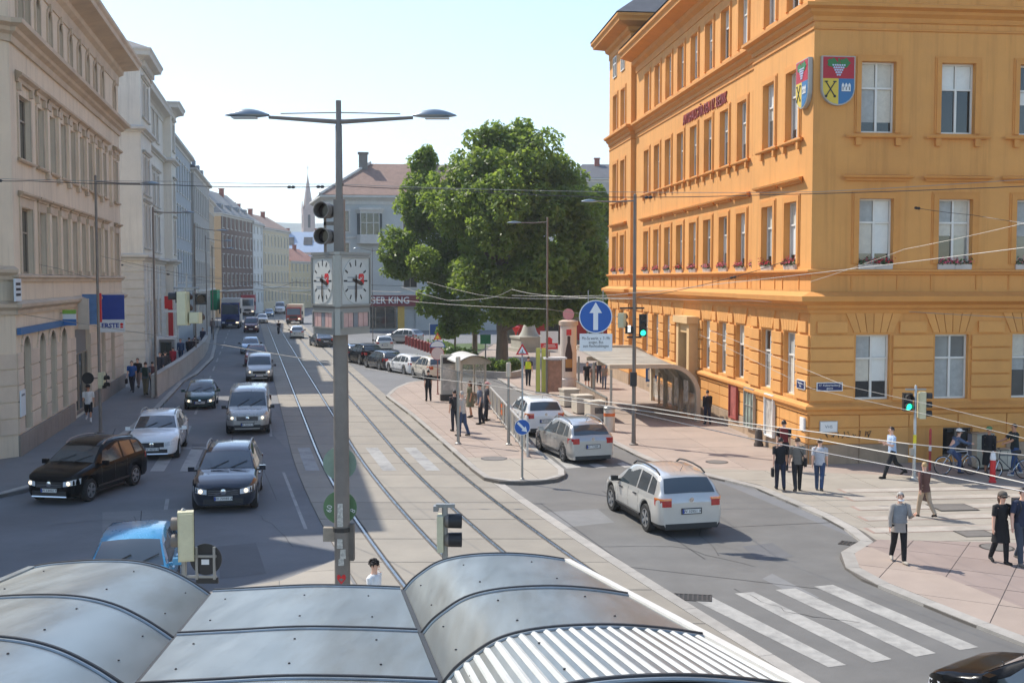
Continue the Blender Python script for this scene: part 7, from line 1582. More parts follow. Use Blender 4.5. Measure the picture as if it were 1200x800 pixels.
def tree(label, base, blobs, seed, trunk_r, clumps=9, count=15000, size=.3, name='plane_tree', m=LEAF):
    """blobs: crown lobes (x,y,z,rx,ry,rz) in metres about the base"""
    rs = np.random.RandomState(seed); rr = random.Random(seed); t = thing(name, label, 'tree', base)
    cen, rad = [], []
    for x, y, z, rx, ry, rz in blobs:
        for k in range(clumps):
            d = rs.normal(size=3); d /= np.linalg.norm(d); f = .3+.72*rs.random(); s = .2+.26*rs.random()
            cen.append((x+d[0]*rx*f, y+d[1]*ry*f, z+d[2]*rz*f)); rad.append((rx*s+.25, ry*s+.25, rz*s*.85+.25))
    put('crown', leafmesh('crown', leaves(rs, cen, rad, count, size, .5), m), t)
    q = MB(); zt = min(b[2] for b in blobs); zmid = sum(b[2] for b in blobs)/len(blobs)
    q.tube([(0, 0, -.1), (.02, 0, .3), (.05, .05, 2.2), (-.05, .1, zt*.75), (.1, 0, zmid)], [trunk_r*1.35, trunk_r*1.05, trunk_r*.92, trunk_r*.8, trunk_r*.4], 12); q.build('trunk', BARK, t, smooth=60)
    for x, y, z, rx, ry, rz in blobs:
        z0 = min(max(2.6, z*.45), zmid); q = MB(); mid = Vector((x*.45, y*.45, lerp(z0, z, .55))); q.tube([(0, 0, z0), mid, (x, y, z)], [trunk_r*.45, trunk_r*.26, trunk_r*.08], 7); q.build('limb', BARK, t, smooth=60)
    return t
def pxblobs(base, lst):
    o = []
    for u, v, ru, rv, dy in lst:
        Y = base.y+dy; c = P(u, v, Y); s = Y/FPX; o.append((c.x-base.x, dy, c.z-base.z, ru*s, (ru+rv)*.45*s, rv*s))
    return o
b1 = G(588, 424); b2 = G(556, 418); b3 = G(672, 408)
tree('tallest broad crowned plane tree with thick trunk in the middle of the group', b1, pxblobs(b1, [(590, 192, 52, 44, 0), (555, 205, 34, 42, 1), (628, 205, 38, 44, 1), (560, 250, 44, 50, -2), (605, 260, 60, 55, -3), (648, 258, 40, 45, 0), (578, 163, 28, 20, 1), (612, 168, 26, 22, 1), (600, 315, 60, 42, -3), (560, 330, 40, 34, -2), (640, 315, 46, 40, -2), (648, 215, 26, 30, 2), (600, 355, 46, 22, -2), (620, 372, 44, 14, -3), (655, 362, 36, 18, -2), (575, 225, 50, 50, 0), (530, 230, 30, 40, 1), (668, 250, 32, 38, -1), (690, 298, 26, 40, -1), (684, 342, 30, 26, -2), (666, 216, 20, 18, 1)]), 1, .5, 16, 58000, .2)
tree('wide plane tree with low hanging boughs at the left of the group', b2, pxblobs(b2, [(495, 210, 20, 30, 2), (486, 250, 22, 30, 1), (520, 250, 34, 44, 1), (475, 296, 28, 30, -1), (505, 310, 38, 40, -2), (540, 300, 36, 50, 0), (462, 310, 16, 22, -1), (520, 350, 34, 26, -2), (550, 372, 30, 22, -2), (497, 185, 12, 12, 2), (532, 385, 20, 14, -2)]), 2, .24, 14, 30000, .19)
tree('darker plane tree behind the plaza close to the ochre house', b3, pxblobs(b3, [(680, 262, 34, 40, 3), (700, 290, 24, 46, 4), (665, 300, 36, 42, 2), (690, 335, 30, 30, 2), (655, 340, 34, 26, 1), (672, 232, 22, 22, 4), (704, 240, 16, 22, 4)]), 3, .34, 14, 24000, .2)
tree('young tree with thin trunk beside the parking sign', G(533, 409), pxblobs(G(533, 409), [(528, 382, 14, 10, 0), (540, 376, 14, 10, 0)]), 4, .1, 6, 1500, .2, name='young_tree')
def shrubs(label, name, cat, path, w_, h, n, m, seed, size=.12):
    rs = np.random.RandomState(seed); o = path[0]; t = thing(name, label, cat, o); cen, rad = [], []
    for a, c in zip(path, path[1:]):
        k = max(2, int((c-a).length/.7))
        for i in range(k):
            p = a.lerp(c, (i+.5)/k)-o; cen.append((p.x+rs.uniform(-w_*.3, w_*.3), p.y+rs.uniform(-w_*.3, w_*.3), h*(.5+.2*rs.random()))); rad.append((.55, w_*.5, h*.45*(1+.3*rs.random())))
    put('foliage', leafmesh('foliage', leaves(rs, cen, rad, n, size, .4), m), t); q = MB()
    for c in cen[::3]: q.tube([(c[0], c[1], 0), (c[0], c[1], c[2])], .03, 5)
    s_ = q.build('stems', BARK, t); s_['kind'] = 'stuff'; return t
shrubs('bright green clipped hedge in front of the thick trunk', 'hedge', 'hedge', [G(536, 436), G(560, 438), G(592, 440)], 1.2, 1.1, 2600, LEAF2, 5)
shrubs('small bright shrub right of the thick trunk', 'shrub', 'shrub', [G(596, 439), G(606, 440)], 1.0, 1.1, 900, LEAF2, 6)
shrubs('loose green planting behind the red bollards', 'flower_bed', 'flower bed', [G(510, 409), G(530, 418), G(548, 424)], 2.5, .9, 2200, LEAF2, 7)
gsq = sheet('grass_patch', pxpoly([(505, 404), (560, 402), (600, 412), (600, 430), (540, 432)]), .012, mat('grass', (.07, .11, .03), .9, var=.3, scale=2))
# stone rim of the planting
kerb(thing('planter_rim', 'low stone rim round the hedge bed', 'planter', G(532, 441)), [(0, 0)]+[tuple((G(u, v)-G(532, 441))[:2]) for u, v in ((560, 443), (600, 445), (612, 442))], .3, .5, 1.2)
# ================= people
def skinmesh(name, pts, edges, rad, root, m, sub=1):
    me = bpy.data.meshes.new(name); me.from_pydata([tuple(p) for p in pts], edges, []); o = bpy.data.objects.new('s', me); COL.objects.link(o)
    md = o.modifiers.new('skin', 'SKIN'); md.use_smooth_shade = True
    if not me.skin_vertices: bpy.context.view_layer.objects.active = o
    for i, r in enumerate(rad):
        me.skin_vertices[0].data[i].radius = r if isinstance(r, tuple) else (r, r); me.skin_vertices[0].data[i].use_root = (i == root)
    s = o.modifiers.new('sub', 'SUBSURF'); s.levels = s.render_levels = sub
    dg = bpy.context.evaluated_depsgraph_get(); r = bpy.data.meshes.new_from_object(o.evaluated_get(dg)); bpy.data.objects.remove(o); r.name = name; r.materials.clear(); r.materials.append(m)
    return r
SKINS = [mat('skin_light', lin(226, 178, 152), .5, var=.05, scale=9), mat('skin_tan', lin(196, 142, 112), .5, var=.05, scale=9)]
def cloth(key, rgb): return mat('cloth_'+key, lin(*rgb), .85, var=.16, scale=5, obj=True, bump=.25, bscale=14)
HAIRM = {k: mat('hair_'+k, lin(*v), .5, var=.2, scale=20, obj=True) for k, v in dict(dark=(44, 34, 30), brown=(82, 58, 42), blond=(178, 146, 100), grey=(176, 170, 162)).items()}
TEST = {}
def person(label, base, h, head_deg, top, legs, hair='dark', stride=.3, phase=1, sleeve='short', leg='long', arms=None, skin=0, z0=0, bag=None, hat=None, long_hair=False, coat=None, skirt=None, seated=False, shoes=(40, 36, 34), near=True, look=0, group=None, vest=None, socks=None, glasses=False, mask=False, fem=False):
    """h height in metres; facing +x in its own frame; stride in radians of the thighs"""
    t = thing('person', label, 'person', base, R(head_deg), group); s = h/1.75; w_ = (.93 if fem else 1.)
    V = lambda x, y, z: Vector((x*s, y*s, z*s))
    pel, wai, che, nek = V(0, 0, .96), V(.0, 0, 1.1), V(.01, 0, 1.33), V(.0, 0, 1.5)
    hips, knees, anks, toes = [], [], [], []
    for k, sd in ((0, -1), (1, 1)):
        a = stride*phase*sd; hp = V(0, sd*.095, .93)
        if seated: a, kb = (1.25 if sd*phase > 0 else .75), (1.2 if sd*phase > 0 else .75)
        else: kb = .12+max(0, -a)*.9
        kn = hp+V(math.sin(a)*.44, 0, -math.cos(a)*.44); b = a-kb
        an = kn+V(math.sin(b)*.42, 0, -math.cos(b)*.42); hips.append(hp); knees.append(kn); anks.append(an)
        f = b*.5 if b < 0 else 0; toes.append(an+V(.17*math.cos(f), sd*.03, -.05+.17*math.sin(f)))
    low = min(min(a.z-.085*s for a in anks), min(c.z-.03*s for c in toes)); dz = Vector((0, 0, -low)) if not seated else Vector((0, 0, z0))
    for L in (hips, knees, anks, toes):
        for i in range(2): L[i] = L[i]+dz
    pel, wai, che, nek = pel+dz, wai+dz, che+dz, nek+dz
    lean = V(.1, 0, 0) if seated else V(.02 if stride else 0, 0, 0); che += lean*.7; nek += lean
    if seated: che += lean*1.2; nek += lean*2
    shw = .185*w_; sh = [che+V(0, sd*shw, .1) for sd in (-1, 1)]; elb, wri, han = [], [], []
    for k, sd in ((0, -1), (1, 1)):
        if arms and arms[k]: sw, be, out = arms[k]
        else: sw, be, out = -stride*phase*sd*.9, .25, .1
        e = sh[k]+V(math.sin(sw)*.29, sd*out*.29, -math.cos(sw)*.29); f = sw+be
        wv = e+V(math.sin(f)*.25, sd*(out*.1), -math.cos(f)*.25); elb.append(e); wri.append(wv); han.append(wv+(wv-e).normalized()*.07*s)
    lk = R(look); hd = nek+V(.015, 0, .06); hc_ = nek+V(.02, 0, .15); tp = nek+V(.01, 0, .235)
    pts = [pel, wai, che, nek, hd, hc_, tp]; ed = [(0, 1), (1, 2), (2, 3), (3, 4), (4, 5), (5, 6)]; rad = [(.12*s, .1*s), (.105*s*w_, .09*s), (.13*s*w_, .1*s), .058*s, .06*s, (.078*s, .092*s), (.058*s, .066*s)]
    def chain(root, ps, rs):
        i = root
        for p, r in zip(ps, rs): pts.append(p); rad.append(r); ed.append((i, len(pts)-1)); i = len(pts)-1
    for k in range(2):
        chain(2, [sh[k], elb[k], wri[k], han[k]], [.058*s, .042*s, .03*s, (.036*s, .022*s)])
        chain(0, [hips[k], knees[k], anks[k]], [.085*s, .055*s, .038*s])
    bm_ = skinmesh('body', pts, ed, rad, 0, SKINS[skin], 1)
    b = MB(); b.add([v.co[:] for v in bm_.vertices], [tuple(p.vertices) for p in bm_.polygons]); face = Matrix.Rotation(lk, 4, 'Z')
    for k in range(2):       # fingers and thumb, slightly curled, rooted in the palm
        d = (han[k]-wri[k]).normalized(); up = Vector((1, 0, 0)); sd_ = d.cross(up); sd_ = sd_.normalized() if sd_.length > .1 else Vector((0, 1, 0)); fw = sd_.cross(d).normalized()
        for j, (o_, L_) in enumerate(((-.027, .06), (-.009, .075), (.009, .08), (.027, .07))):
            p0 = han[k]+fw*o_*s-d*.01*s; q_ = sd_*(.012 if k else -.012)
            b.tube([p0, p0+d*L_*.55*s, p0+d*L_*s+q_*s], [.0095*s, .009*s, .006*s], 5)
        p0 = han[k]-d*.03*s+fw*.03*s; b.tube([p0, p0+fw*.03*s+d*.02*s, p0+fw*.035*s+d*.055*s], [.011*s, .01*s, .007*s], 5)
    c0 = hc_
    fx_ = lambda x, y, z: c0+face @ V(x, y, z)
    b.tube([fx_(.085, 0, .03), fx_(.112, 0, -.012), fx_(.085, 0, -.025)], [.01*s, .017*s, .008*s], 6)
    for sd in (-1, 1): b.tube([fx_(-.005, sd*.078, .025), fx_(-.015, sd*.095, .01), fx_(-.0, sd*.08, -.03)], [.012*s, .018*s, .008*s], 5)
    body = b.build('body', SKINS[skin], t, smooth=70)
    if near:
        q = MB()
        for sd in (-1, 1): q.lathe([(.012*s, -.01*s), (.008*s, .006*s)], 6, Matrix.Translation(fx_(.09, sd*.034, .022)) @ Matrix.Rotation(R(90), 4, 'Y'))
        q.build('eyes', INK, body)
        q = MB(); q.tube([fx_(.092, -.025, -.055), fx_(.099, 0, -.057), fx_(.092, .025, -.055)], .006*s, 5); q.build('mouth', mat('lips', lin(168, 96, 90), .5, var=0), body)
    if glasses: q = MB(); q.tube([fx_(.06, -.075, .025), fx_(.1, -.045, .02), fx_(.105, 0, .025), fx_(.1, .045, .02), fx_(.06, .075, .025)], .02*s, 5); q.build('sunglasses', INK, t)
    if mask: q = MB(); q.tube([fx_(.06, -.06, -.07), fx_(.1, -.02, -.075), fx_(.1, .02, -.075), fx_(.06, .06, -.07)], .026*s, 6); q.build('face_mask', SIGWH, t)
    # hair: cap of the skull, open at the face
    q = MB(); rows = []
    for i in range(7):
        th_ = R(8+i*17); row = []
        for j in range(15):
            ph = R(-180+j*360/14); cut = .55 if abs(ph) < .9 else 1.
            tt = th_*(cut if th_ > .9 else 1); rr = 1.07
            row.append(fx_(.082*rr*math.sin(tt)*math.cos(ph)*1.1-.01, .082*rr*math.sin(tt)*math.sin(ph), .022+.1*rr*math.cos(tt)))
        rows.append(row)
    q.grid(rows[::-1]); q.add([rows[0][j] for j in range(14)], [tuple(range(14))])
    if long_hair: q.tube([fx_(-.07, 0, .05), fx_(-.09, 0, -.08), fx_(-.075, 0, -.2)], [.08*s, .075*s, .04*s], 8, el=1.1)
    if hair == 'curly':
        rr = random.Random(5)
        for j in range(46):
            a_, e_ = rr.uniform(0, 6.3), rr.uniform(-.1, 1.5); q.lathe([(.0, -.022*s), (.026*s, -.01*s), (.026*s, .01*s), (0, .022*s)], 6, Matrix.Translation(fx_(.1*math.cos(e_)*math.cos(a_)-.02, .1*math.cos(e_)*math.sin(a_), .045+.1*math.sin(e_))), cap=False)
    q.build('hair', HAIRM['dark' if hair == 'curly' else hair], t, smooth=70)
    if hat:
        q = MB(); M = Matrix.Translation(fx_(-.005, 0, .055)) @ face; q.lathe([(.112*s, 0), (.114*s, .03*s), (.09*s, .085*s), (.03*s, .11*s)], 14, M); q.box(.06*s, .19*s, -.075*s, .075*s, 0, .014*s, M); q.build('cap', cloth('hat_%d_%d_%d' % hat, hat), t, smooth=50)
    # clothes
    def loft(secs, n=14):
        q.grid([[c+Vector((rx*math.cos(2*math.pi*j/n), ry*math.sin(2*math.pi*j/n), 0)) for j in range(n+1)] for c, rx, ry in secs])
    tm = cloth('%d_%d_%d' % top, top); q = MB()
    hem = pel+V(0, 0, -.06 if not coat else -coat)
    loft([(hem, .135*s*(1.15 if coat else 1), .18*s*(1.12 if coat else 1)), (pel+V(0, 0, .04), .128*s, .17*s), (wai, .118*s, .155*s*w_), (che+V(0, 0, -.08), .13*s, .178*s*w_), (che+V(0, 0, .04), .128*s, .19*s*w_), (che+V(0, 0, .12), .1*s, .165*s*w_), (nek+V(0, 0, -.01), .062*s, .075*s)])
    for k, sd in ((0, -1), (1, 1)):
        ends = [sh[k]+V(0, -sd*.05, .0), sh[k]+V(0, sd*.012, 0)]; rr_ = [.075*s, .072*s]
        if sleeve == 'short': ends += [sh[k].lerp(elb[k], .55), sh[k].lerp(elb[k], .8)]; rr_ += [.066*s, .064*s]
        elif sleeve == 'long': ends += [elb[k], wri[k].lerp(elb[k], .05)]; rr_ += [.056*s, .042*s]
        else: ends += [sh[k].lerp(elb[k], .2)]; rr_ += [.06*s]
        q.tube(ends, rr_, 9)
    q.build('coat' if coat else 'shirt', tm, t, smooth=60)
    if vest: q = MB(); loft([(pel+V(0, 0, .05), .15*s, .195*s), (wai, .142*s, .18*s), (che, .152*s, .2*s), (che+V(0, 0, .12), .118*s, .172*s)]); q.build('vest', cloth('v_%d_%d_%d' % vest, vest), t, smooth=60)
    lm_ = cloth('%d_%d_%d' % legs, legs); q = MB()
    if skirt:
        loft([(pel+V(.02, 0, .12), .122*s, .16*s), (pel+V(0, 0, -.05), .15*s, .19*s), (pel+V(0, 0, -skirt*.6), .18*s, .215*s), (pel+V(0, 0, -skirt), .2*s, .23*s)]); q.build('skirt', lm_ if leg != 'leggings' else tm, t, smooth=60); q = MB()
    if not skirt or leg == 'leggings':
        loft([(pel+V(0, 0, .1), .118*s, .16*s), (pel, .128*s, .172*s), (pel+V(0, 0, -.1), .105*s, .165*s)])
        for k in range(2):
            if leg == 'short': q.tube([hips[k]+V(0, 0, .04), hips[k].lerp(knees[k], .5), knees[k]], [.1*s, .098*s, .09*s], 10)
            else: q.tube([hips[k]+V(0, 0, .04), hips[k].lerp(knees[k], .5), knees[k], knees[k].lerp(anks[k], .5), anks[k]+V(0, 0, -.01)], [.098*s, .088*s, .072*s, .066*s, .055*s], 10)
        q.build('shorts' if leg == 'short' else 'trousers', lm_, t, smooth=60)
    for k in range(2):
        d = (toes[k]-anks[k]); d.z = 0; d.normalize(); hl_ = anks[k]-d*.06*s+V(0, 0, -.05); q = MB()
        q.tube([hl_, hl_+d*.05*s+V(0, 0, .012), anks[k]+d*.07*s+V(0, 0, -.045), toes[k]+V(0, 0, .012), toes[k]+d*.03*s+V(0, 0, .006)], [.03*s, .046*s, .044*s, .034*s, .015*s], 9); q.build('shoe', cloth('s_%d_%d_%d' % shoes, shoes), t, smooth=60)
        if socks: q = MB(); q.tube([anks[k]+V(0, 0, -.03), anks[k]+(knees[k]-anks[k])*.4], [.045*s, .052*s], 9); q.build('sock', cloth('s_%d_%d_%d' % socks, socks), t, smooth=60)
    if bag:
        kind, k, col = bag; bm2 = cloth('bag_%d_%d_%d' % col, col)
        if kind == 'back':
            bt = thing('backpack', 'backpack of the %s' % ' '.join(label.replace(',', '').split()[:9]), 'backpack', base, R(head_deg)); q = MB(); c = che+V(-.19, 0, -.06)
            q.grid([[c+V(x*.085, y, z) for y, x in ((-.14, 1), (-.13, -.7), (0, -1), (.13, -.7), (.14, 1), (-.14, 1))] for z in (-.24, -.2, 0, .16, .22)]); q.box(c.x-.06*s, c.x+.08*s, c.y-.12*s, c.y+.12*s, c.z+.2*s, c.z+.225*s); q.build('pack', bm2, bt, smooth=50)
            q = MB()
            for sd in (-1, 1): q.tube([c+V(.08, sd*.09, .2), che+V(.05, sd*.1, .16), che+V(.14, sd*.11, .02), che+V(.05, sd*.14, -.2), c+V(.08, sd*.12, -.2)], .016*s, 5)
            q.build('strap', bm2, bt)
        else:
            bt = thing('bag', ('shoulder bag worn by the %s' if kind == 'shoulder' else 'hand bag held by the %s') % ' '.join(label.replace(',', '').split()[:9]), 'bag', base, R(head_deg)); sd = -1 if k == 0 else 1
            c = (pel+V(-.02, sd*.23, .02)) if kind == 'shoulder' else han[k]+V(0, sd*.02, -.22); q = MB()
            q.grid([[c+V(x, y*sd, z) for x, y in ((-.15*f, -.04), (.15*f, -.04), (.15*f, .05), (-.15*f, .05), (-.15*f, -.04))] for z, f in ((-.14, .9), (-.12, 1.05), (.06, 1.), (.12, .8))]); q.box(c.x-.12*s, c.x+.12*s, c.y-.035*s, c.y+.035*s, c.z+.11*s, c.z+.125*s); q.box(c.x-.13*s, c.x+.13*s, c.y-.035*s, c.y+.035*s, c.z-.145*s, c.z-.135*s); q.build('pouch', bm2, bt, smooth=50); q = MB()
            if kind == 'shoulder': q.tube([c+V(-.1, 0, .1), che+V(-.1, sd*.02, .1), che+V(0, -sd*.12, .17), che+V(.13, 0, .02), c+V(.1, 0, .1)], .012*s, 5)
            else: q.tube([c+V(-.08, 0, .1), han[k]+V(-.02, 0, -.03), han[k]+V(.02, 0, -.03), c+V(.08, 0, .1)], .01*s, 5)
            q.build('strap', bm2, bt)
    return t
def stand(u, v, vtop, z=PZ+.01, **k):
    b = G(u, v, z); return b, max(1.45, min(1.92, P(u, vtop, b.y).z-z))
def pp(label, u, v, vt, hd, top, legs, z=PZ+.01, **k):
    b, h = stand(u, v, vt, z); return person(label, b, h, hd, top, legs, **k)
BK_, DJ, JN = (26, 26, 30), (38, 44, 62), (58, 76, 106)
g = 'passers-by crossing the plaza'
pp('man in black shirt and dark jeans walking away with a bag, left of three', 914, 574, 513, 82, BK_, DJ, bag=('hand', 1, (28, 26, 26)), stride=.25, group=g)
pp('man in grey brown t-shirt walking away with a shoulder bag, middle of three', 934, 575.5, 513, 84, (112, 106, 98), (34, 34, 38), hair='brown', bag=('shoulder', 0, (30, 28, 28)), stride=.22, phase=-1, group=g)
pp('man in light grey t-shirt and blue jeans walking away, right of three', 960, 575.5, 514, 70, (182, 182, 186), JN, hair='brown', stride=.3, shoes=(90, 84, 80), group=g)
pp('person in black with a red bag walking ahead of three men', 918, 551, 493, 80, (30, 28, 30), (36, 34, 40), bag=('back', 0, (110, 34, 36)), stride=.2, near=False, group=g)
pp('man in pale blue shirt and black trousers reading his phone along the shaded wall', 1045, 560, 499, 184, (176, 196, 222), (26, 27, 32), stride=.42, arms=((.1, 1.9, .05), (.1, 1.8, .05)), shoes=(24, 22, 22), group=g)
pp('blond woman in brown jacket and beige trousers walking away over the pale stripes', 1083, 606, 542, 112, (98, 66, 58), (176, 154, 130), hair='blond', sleeve='long', stride=.28, coat=.12, fem=True, bag=('hand', 0, (60, 44, 40)), arms=((.15, .2, .1), (-.35, .2, .25)), shoes=(46, 36, 34), group=g)
pp('grey haired woman in pale jacket and black trousers walking forward', 1053, 659, 577, -92, (158, 150, 142), (24, 24, 27), hair='grey', sleeve='long', coat=.18, fem=True, mask=True, stride=.2, arms=((.05, .2, .22), (.35, 1.7, .2)), shoes=(176, 166, 152), skin=0, vest=(132, 136, 140), group=g)
pp('woman in black dress, cap and sunglasses holding a hand at the right edge', 1172, 660, 578, -80, (22, 21, 24), (24, 24, 28), hair='brown', long_hair=True, skirt=.42, leg='leggings', glasses=True, hat=(92, 84, 76), fem=True, stride=.18, arms=((-.02, .1, .16), (.1, .25, .35)), shoes=(26, 24, 24), group=g)
pp('man in dark blue checked shirt and jeans at the right edge', 1196, 661, 572, -83, (40, 48, 70), (62, 70, 84), hair='dark', stride=.24, phase=-1, arms=((.1, .2, .3), (-.1, .2, .1)), shoes=(120, 112, 104), bag=('back', 0, (44, 46, 52)), group=g)
pp('man in black jacket standing at the leg of the arched canopy', 829, 497, 458, 100, (28, 26, 30), (34, 38, 56), sleeve='long', stride=.1, near=False, group=g)
g = 'people walking under the plaza trees'
for k, (u_, v_, vt_, tp_, lg_, kw, lb_) in enumerate(((688, 455, 424, (24, 24, 26), (30, 30, 34), dict(leg='short'), 'man in black shorts walking right of the poster column'), (695, 457, 427, (126, 104, 92), (140, 124, 108), dict(fem=True, hair='brown'), 'woman in brown clothes next to the man in black shorts'), (702, 449, 419, (36, 36, 58), (40, 42, 62), dict(), 'taller person in dark blue among the group under the trees'), (708, 455, 427, (150, 140, 126), (104, 116, 140), dict(fem=True, hair='blond', long_hair=True), 'woman in pale top and jeans at the right of the group'))):
    pp(lb_, u_, v_, vt_, 265 if k != 2 else 80, tp_, lg_, near=False, stride=.22, phase=1 if k % 2 else -1, group=g, **kw)
pp('worker in yellow high visibility vest beside the lime pillars', 619, 452, 418, 80, (44, 50, 60), (30, 32, 40), vest=(206, 222, 40), stride=.1, near=False, z=.06)
g = 'people waiting on the tram platform'
pp('woman in black walking away on the tram platform beside the ticket pillar', 502, 470, 434, 104, BK_, (24, 24, 27), hair='dark', fem=True, stride=.15, coat=.2, near=False, z=.13, group=g)
pp('man in pale grey t-shirt and jeans leaning by the thick grey post', 542, 511, 459, 150, (186, 182, 176), JN, hair='grey', stride=.15, z=.13, bag=('hand', 0, (30, 30, 34)), group=g)
pp('person in dark clothes half hidden left of the man in pale grey', 533, 505, 458, 120, (44, 42, 46), (48, 50, 60), stride=.05, near=False, z=.13, group=g, bag=('back', 0, (40, 40, 46)))
pp('woman in olive green dress standing before the shelter', 551, 489, 447, 200, (112, 108, 84), (112, 108, 84), hair='brown', skirt=.45, fem=True, stride=.06, z=.13, long_hair=True, group=g, skin=1)
pp('man in blue grey checked shirt and dark cap facing the fence', 563, 497, 450, 185, (92, 104, 122), (34, 36, 46), hat=(34, 34, 40), stride=.08, z=.13, group=g)
pp('man with pinkish cap standing behind the checked shirt at the fence', 570, 493, 449, 10, (64, 64, 70), (40, 42, 50), hat=(200, 150, 146), stride=.08, near=False, z=.13, group=g)
g = 'pedestrians on the left pavement'
zl = .13
pp('jogging man in white t-shirt, black shorts and white socks', 104, 494.5, 451, -70, (222, 220, 216), (24, 24, 28), leg='short', stride=.4, z=zl, hat=(30, 30, 34), arms=((.2, 1.3, .1), (-.3, 1.2, .15)), shoes=(200, 198, 194), socks=(220, 220, 218), skin=1, group=g)
pp('man in bright blue shirt walking with a dark bag on the left pavement', 155, 459, 423, -85, (44, 92, 160), (34, 38, 54), stride=.25, z=zl, bag=('hand', 0, (40, 36, 36)), near=False, group=g)
pp('person in black top and pale trousers behind the blue shirt', 162, 454, 420, -95, (30, 28, 32), (150, 126, 116), stride=.2, z=zl, near=False, group=g)
pp('man with dark green backpack and khaki trousers walking away', 171, 463, 424, 98, (96, 110, 120), (132, 122, 96), stride=.25, z=zl, bag=('back', 0, (32, 54, 44)), hair='brown', near=False, group=g)
pp('woman with yellow bag at the near end of the ramp wall', 179, 458, 424, 96, (96, 60, 58), (36, 36, 44), fem=True, stride=.2, z=zl, bag=('hand', 0, (186, 186, 70)), near=False, group=g)
for k, (u_, v_, vt_, tp_, lg_, lb_) in enumerate(((188, 445, 413, (46, 50, 62), (44, 50, 66), 'man in dark blue jacket inside the ramp wall, left of a pair'), (194, 443, 412, (64, 60, 62), (50, 52, 60), 'man in dark grey coat inside the ramp wall, right of a pair'), (203, 434, 407, (150, 36, 52), (60, 40, 46), 'woman in red coat beside the red totem'), (212, 425, 396, (60, 84, 118), (54, 70, 100), 'person in denim blue walking past the red totem'), (222, 423, 388, (40, 38, 42), (34, 34, 40), 'tall person in black behind the ramp wall, before the signal housing'), (229, 420, 390, (54, 44, 44), (40, 40, 48), 'person in brown near the bend of the ramp wall'), (238, 407, 381, (70, 74, 90), (60, 66, 84), 'person in slate blue far along the left pavement'), (249, 391, 368, (112, 96, 96), (60, 60, 70), 'farthest person at the green awning'))):
    pp(lb_, u_, v_, vt_, 100 if k % 3 else -82, tp_, lg_, stride=.2, z=zl, near=False, phase=1 if k % 2 else -1, sleeve='long', group=g, fem=k == 2, coat=.25 if k == 2 else None)
bp_ = P(437, 660, 20.0); person('curly haired child in white t-shirt, only head and shoulders showing above the flat canopy', (bp_.x, 20.0, .112), P(437, 658, 20).z-.11, -20, (226, 226, 226), (70, 80, 110), hair='curly', stride=.05)
# ================= bicycles
BIKE = [mat('bike_silver', lin(196, 198, 200), .3, metal=.6, var=.04), mat('bike_dark', lin(70, 76, 84), .35, metal=.4, var=.06)]
def bicycle(label, base, hd, m, turn=0):
    t = thing('bicycle', label, 'bicycle', base, R(hd)); r = .335; X = Matrix.Rotation(R(90), 4, 'X')
    hub = [Vector((-.52, 0, r)), Vector((.54, 0, r))]
    for k, c in enumerate(hub):
        M = Matrix.Translation(c) @ (Matrix.Rotation(R(turn), 4, 'Z') if k else Matrix.Identity(4)); q = MB(); q.tube([M @ Vector((r*.95*math.cos(a), 0, r*.95*math.sin(a))) for a in [2*math.pi*i/24 for i in range(25)]], .02, 6, cap=False); o = q.build('wheel', RUB, t, smooth=60)
        q = MB(); q.tube([M @ Vector((r*.88*math.cos(a), 0, r*.88*math.sin(a))) for a in [2*math.pi*i/24 for i in range(25)]], .012, 5, cap=False); q.build('rim', CHROME, o, smooth=60)
        q = MB()
        for i in range(12): a = 2*math.pi*i/12; q.tube([M @ Vector((0, .02*(-1)**i, 0)), M @ Vector((r*.88*math.cos(a), 0, r*.88*math.sin(a)))], .003, 3)
        q.build('spokes', CHROME, o)['kind'] = 'stuff'
    bb, st, hd_, hb = Vector((-.08, 0, .3)), Vector((-.22, 0, .86)), Vector((.36, 0, .82)), Vector((.34, 0, .98)); q = MB(); rr = .018
    for a, c in ((bb, st), (bb, hd_-Vector((-.02, 0, .1))), (st-Vector((-.02, 0, .06)), hd_), (hub[0]+Vector((0, .05, 0)), bb), (hub[0]+Vector((0, .05, 0)), st-Vector((0, 0, .08))), (hd_-Vector((-.03, 0, .12)), hb)): q.tube([a, c], rr, 7)
    q.build('frame', m, t, smooth=60); q = MB()
    for sd in (-1, 1): q.tube([hd_-Vector((-.03, 0, .12)), hd_+Vector((.06, sd*.05, -.16)), hub[1]+Vector((0, sd*.05, 0))], .014, 6)
    q.build('fork', CHROME, t); q = MB(); q.tube([hb+Vector((-.14, -.29, .04)), hb+Vector((0, -.2, .05)), hb, hb+Vector((0, .2, .05)), hb+Vector((-.14, .29, .04))], .013, 6); q.build('handlebar', BLKP, t)
    q = MB(); q.tube([st+Vector((-.14, 0, .06)), st+Vector((0, 0, .07)), st+Vector((.14, 0, .05))], [.075, .05, .02], 8); q.build('saddle', BLKP, t)
    q = MB(); q.lathe([(.09, -.006), (.09, .006)], 14, Matrix.Translation(bb+Vector((0, -.04, 0))) @ X); q.tube([bb+Vector((.0, -.06, 0)), bb+Vector((.1, -.06, -.13)), bb+Vector((.1, -.14, -.13))], .012, 5); q.tube([bb+Vector((.0, .06, 0)), bb+Vector((-.1, .06, .13)), bb+Vector((-.1, .14, .13))], .012, 5); q.build('crank', CHROME, t); return t
b = G(1121, 556, PZ+.01); bicycle('silver bicycle ridden along the shaded wall', b, FA*57.3+2, BIKE[0])
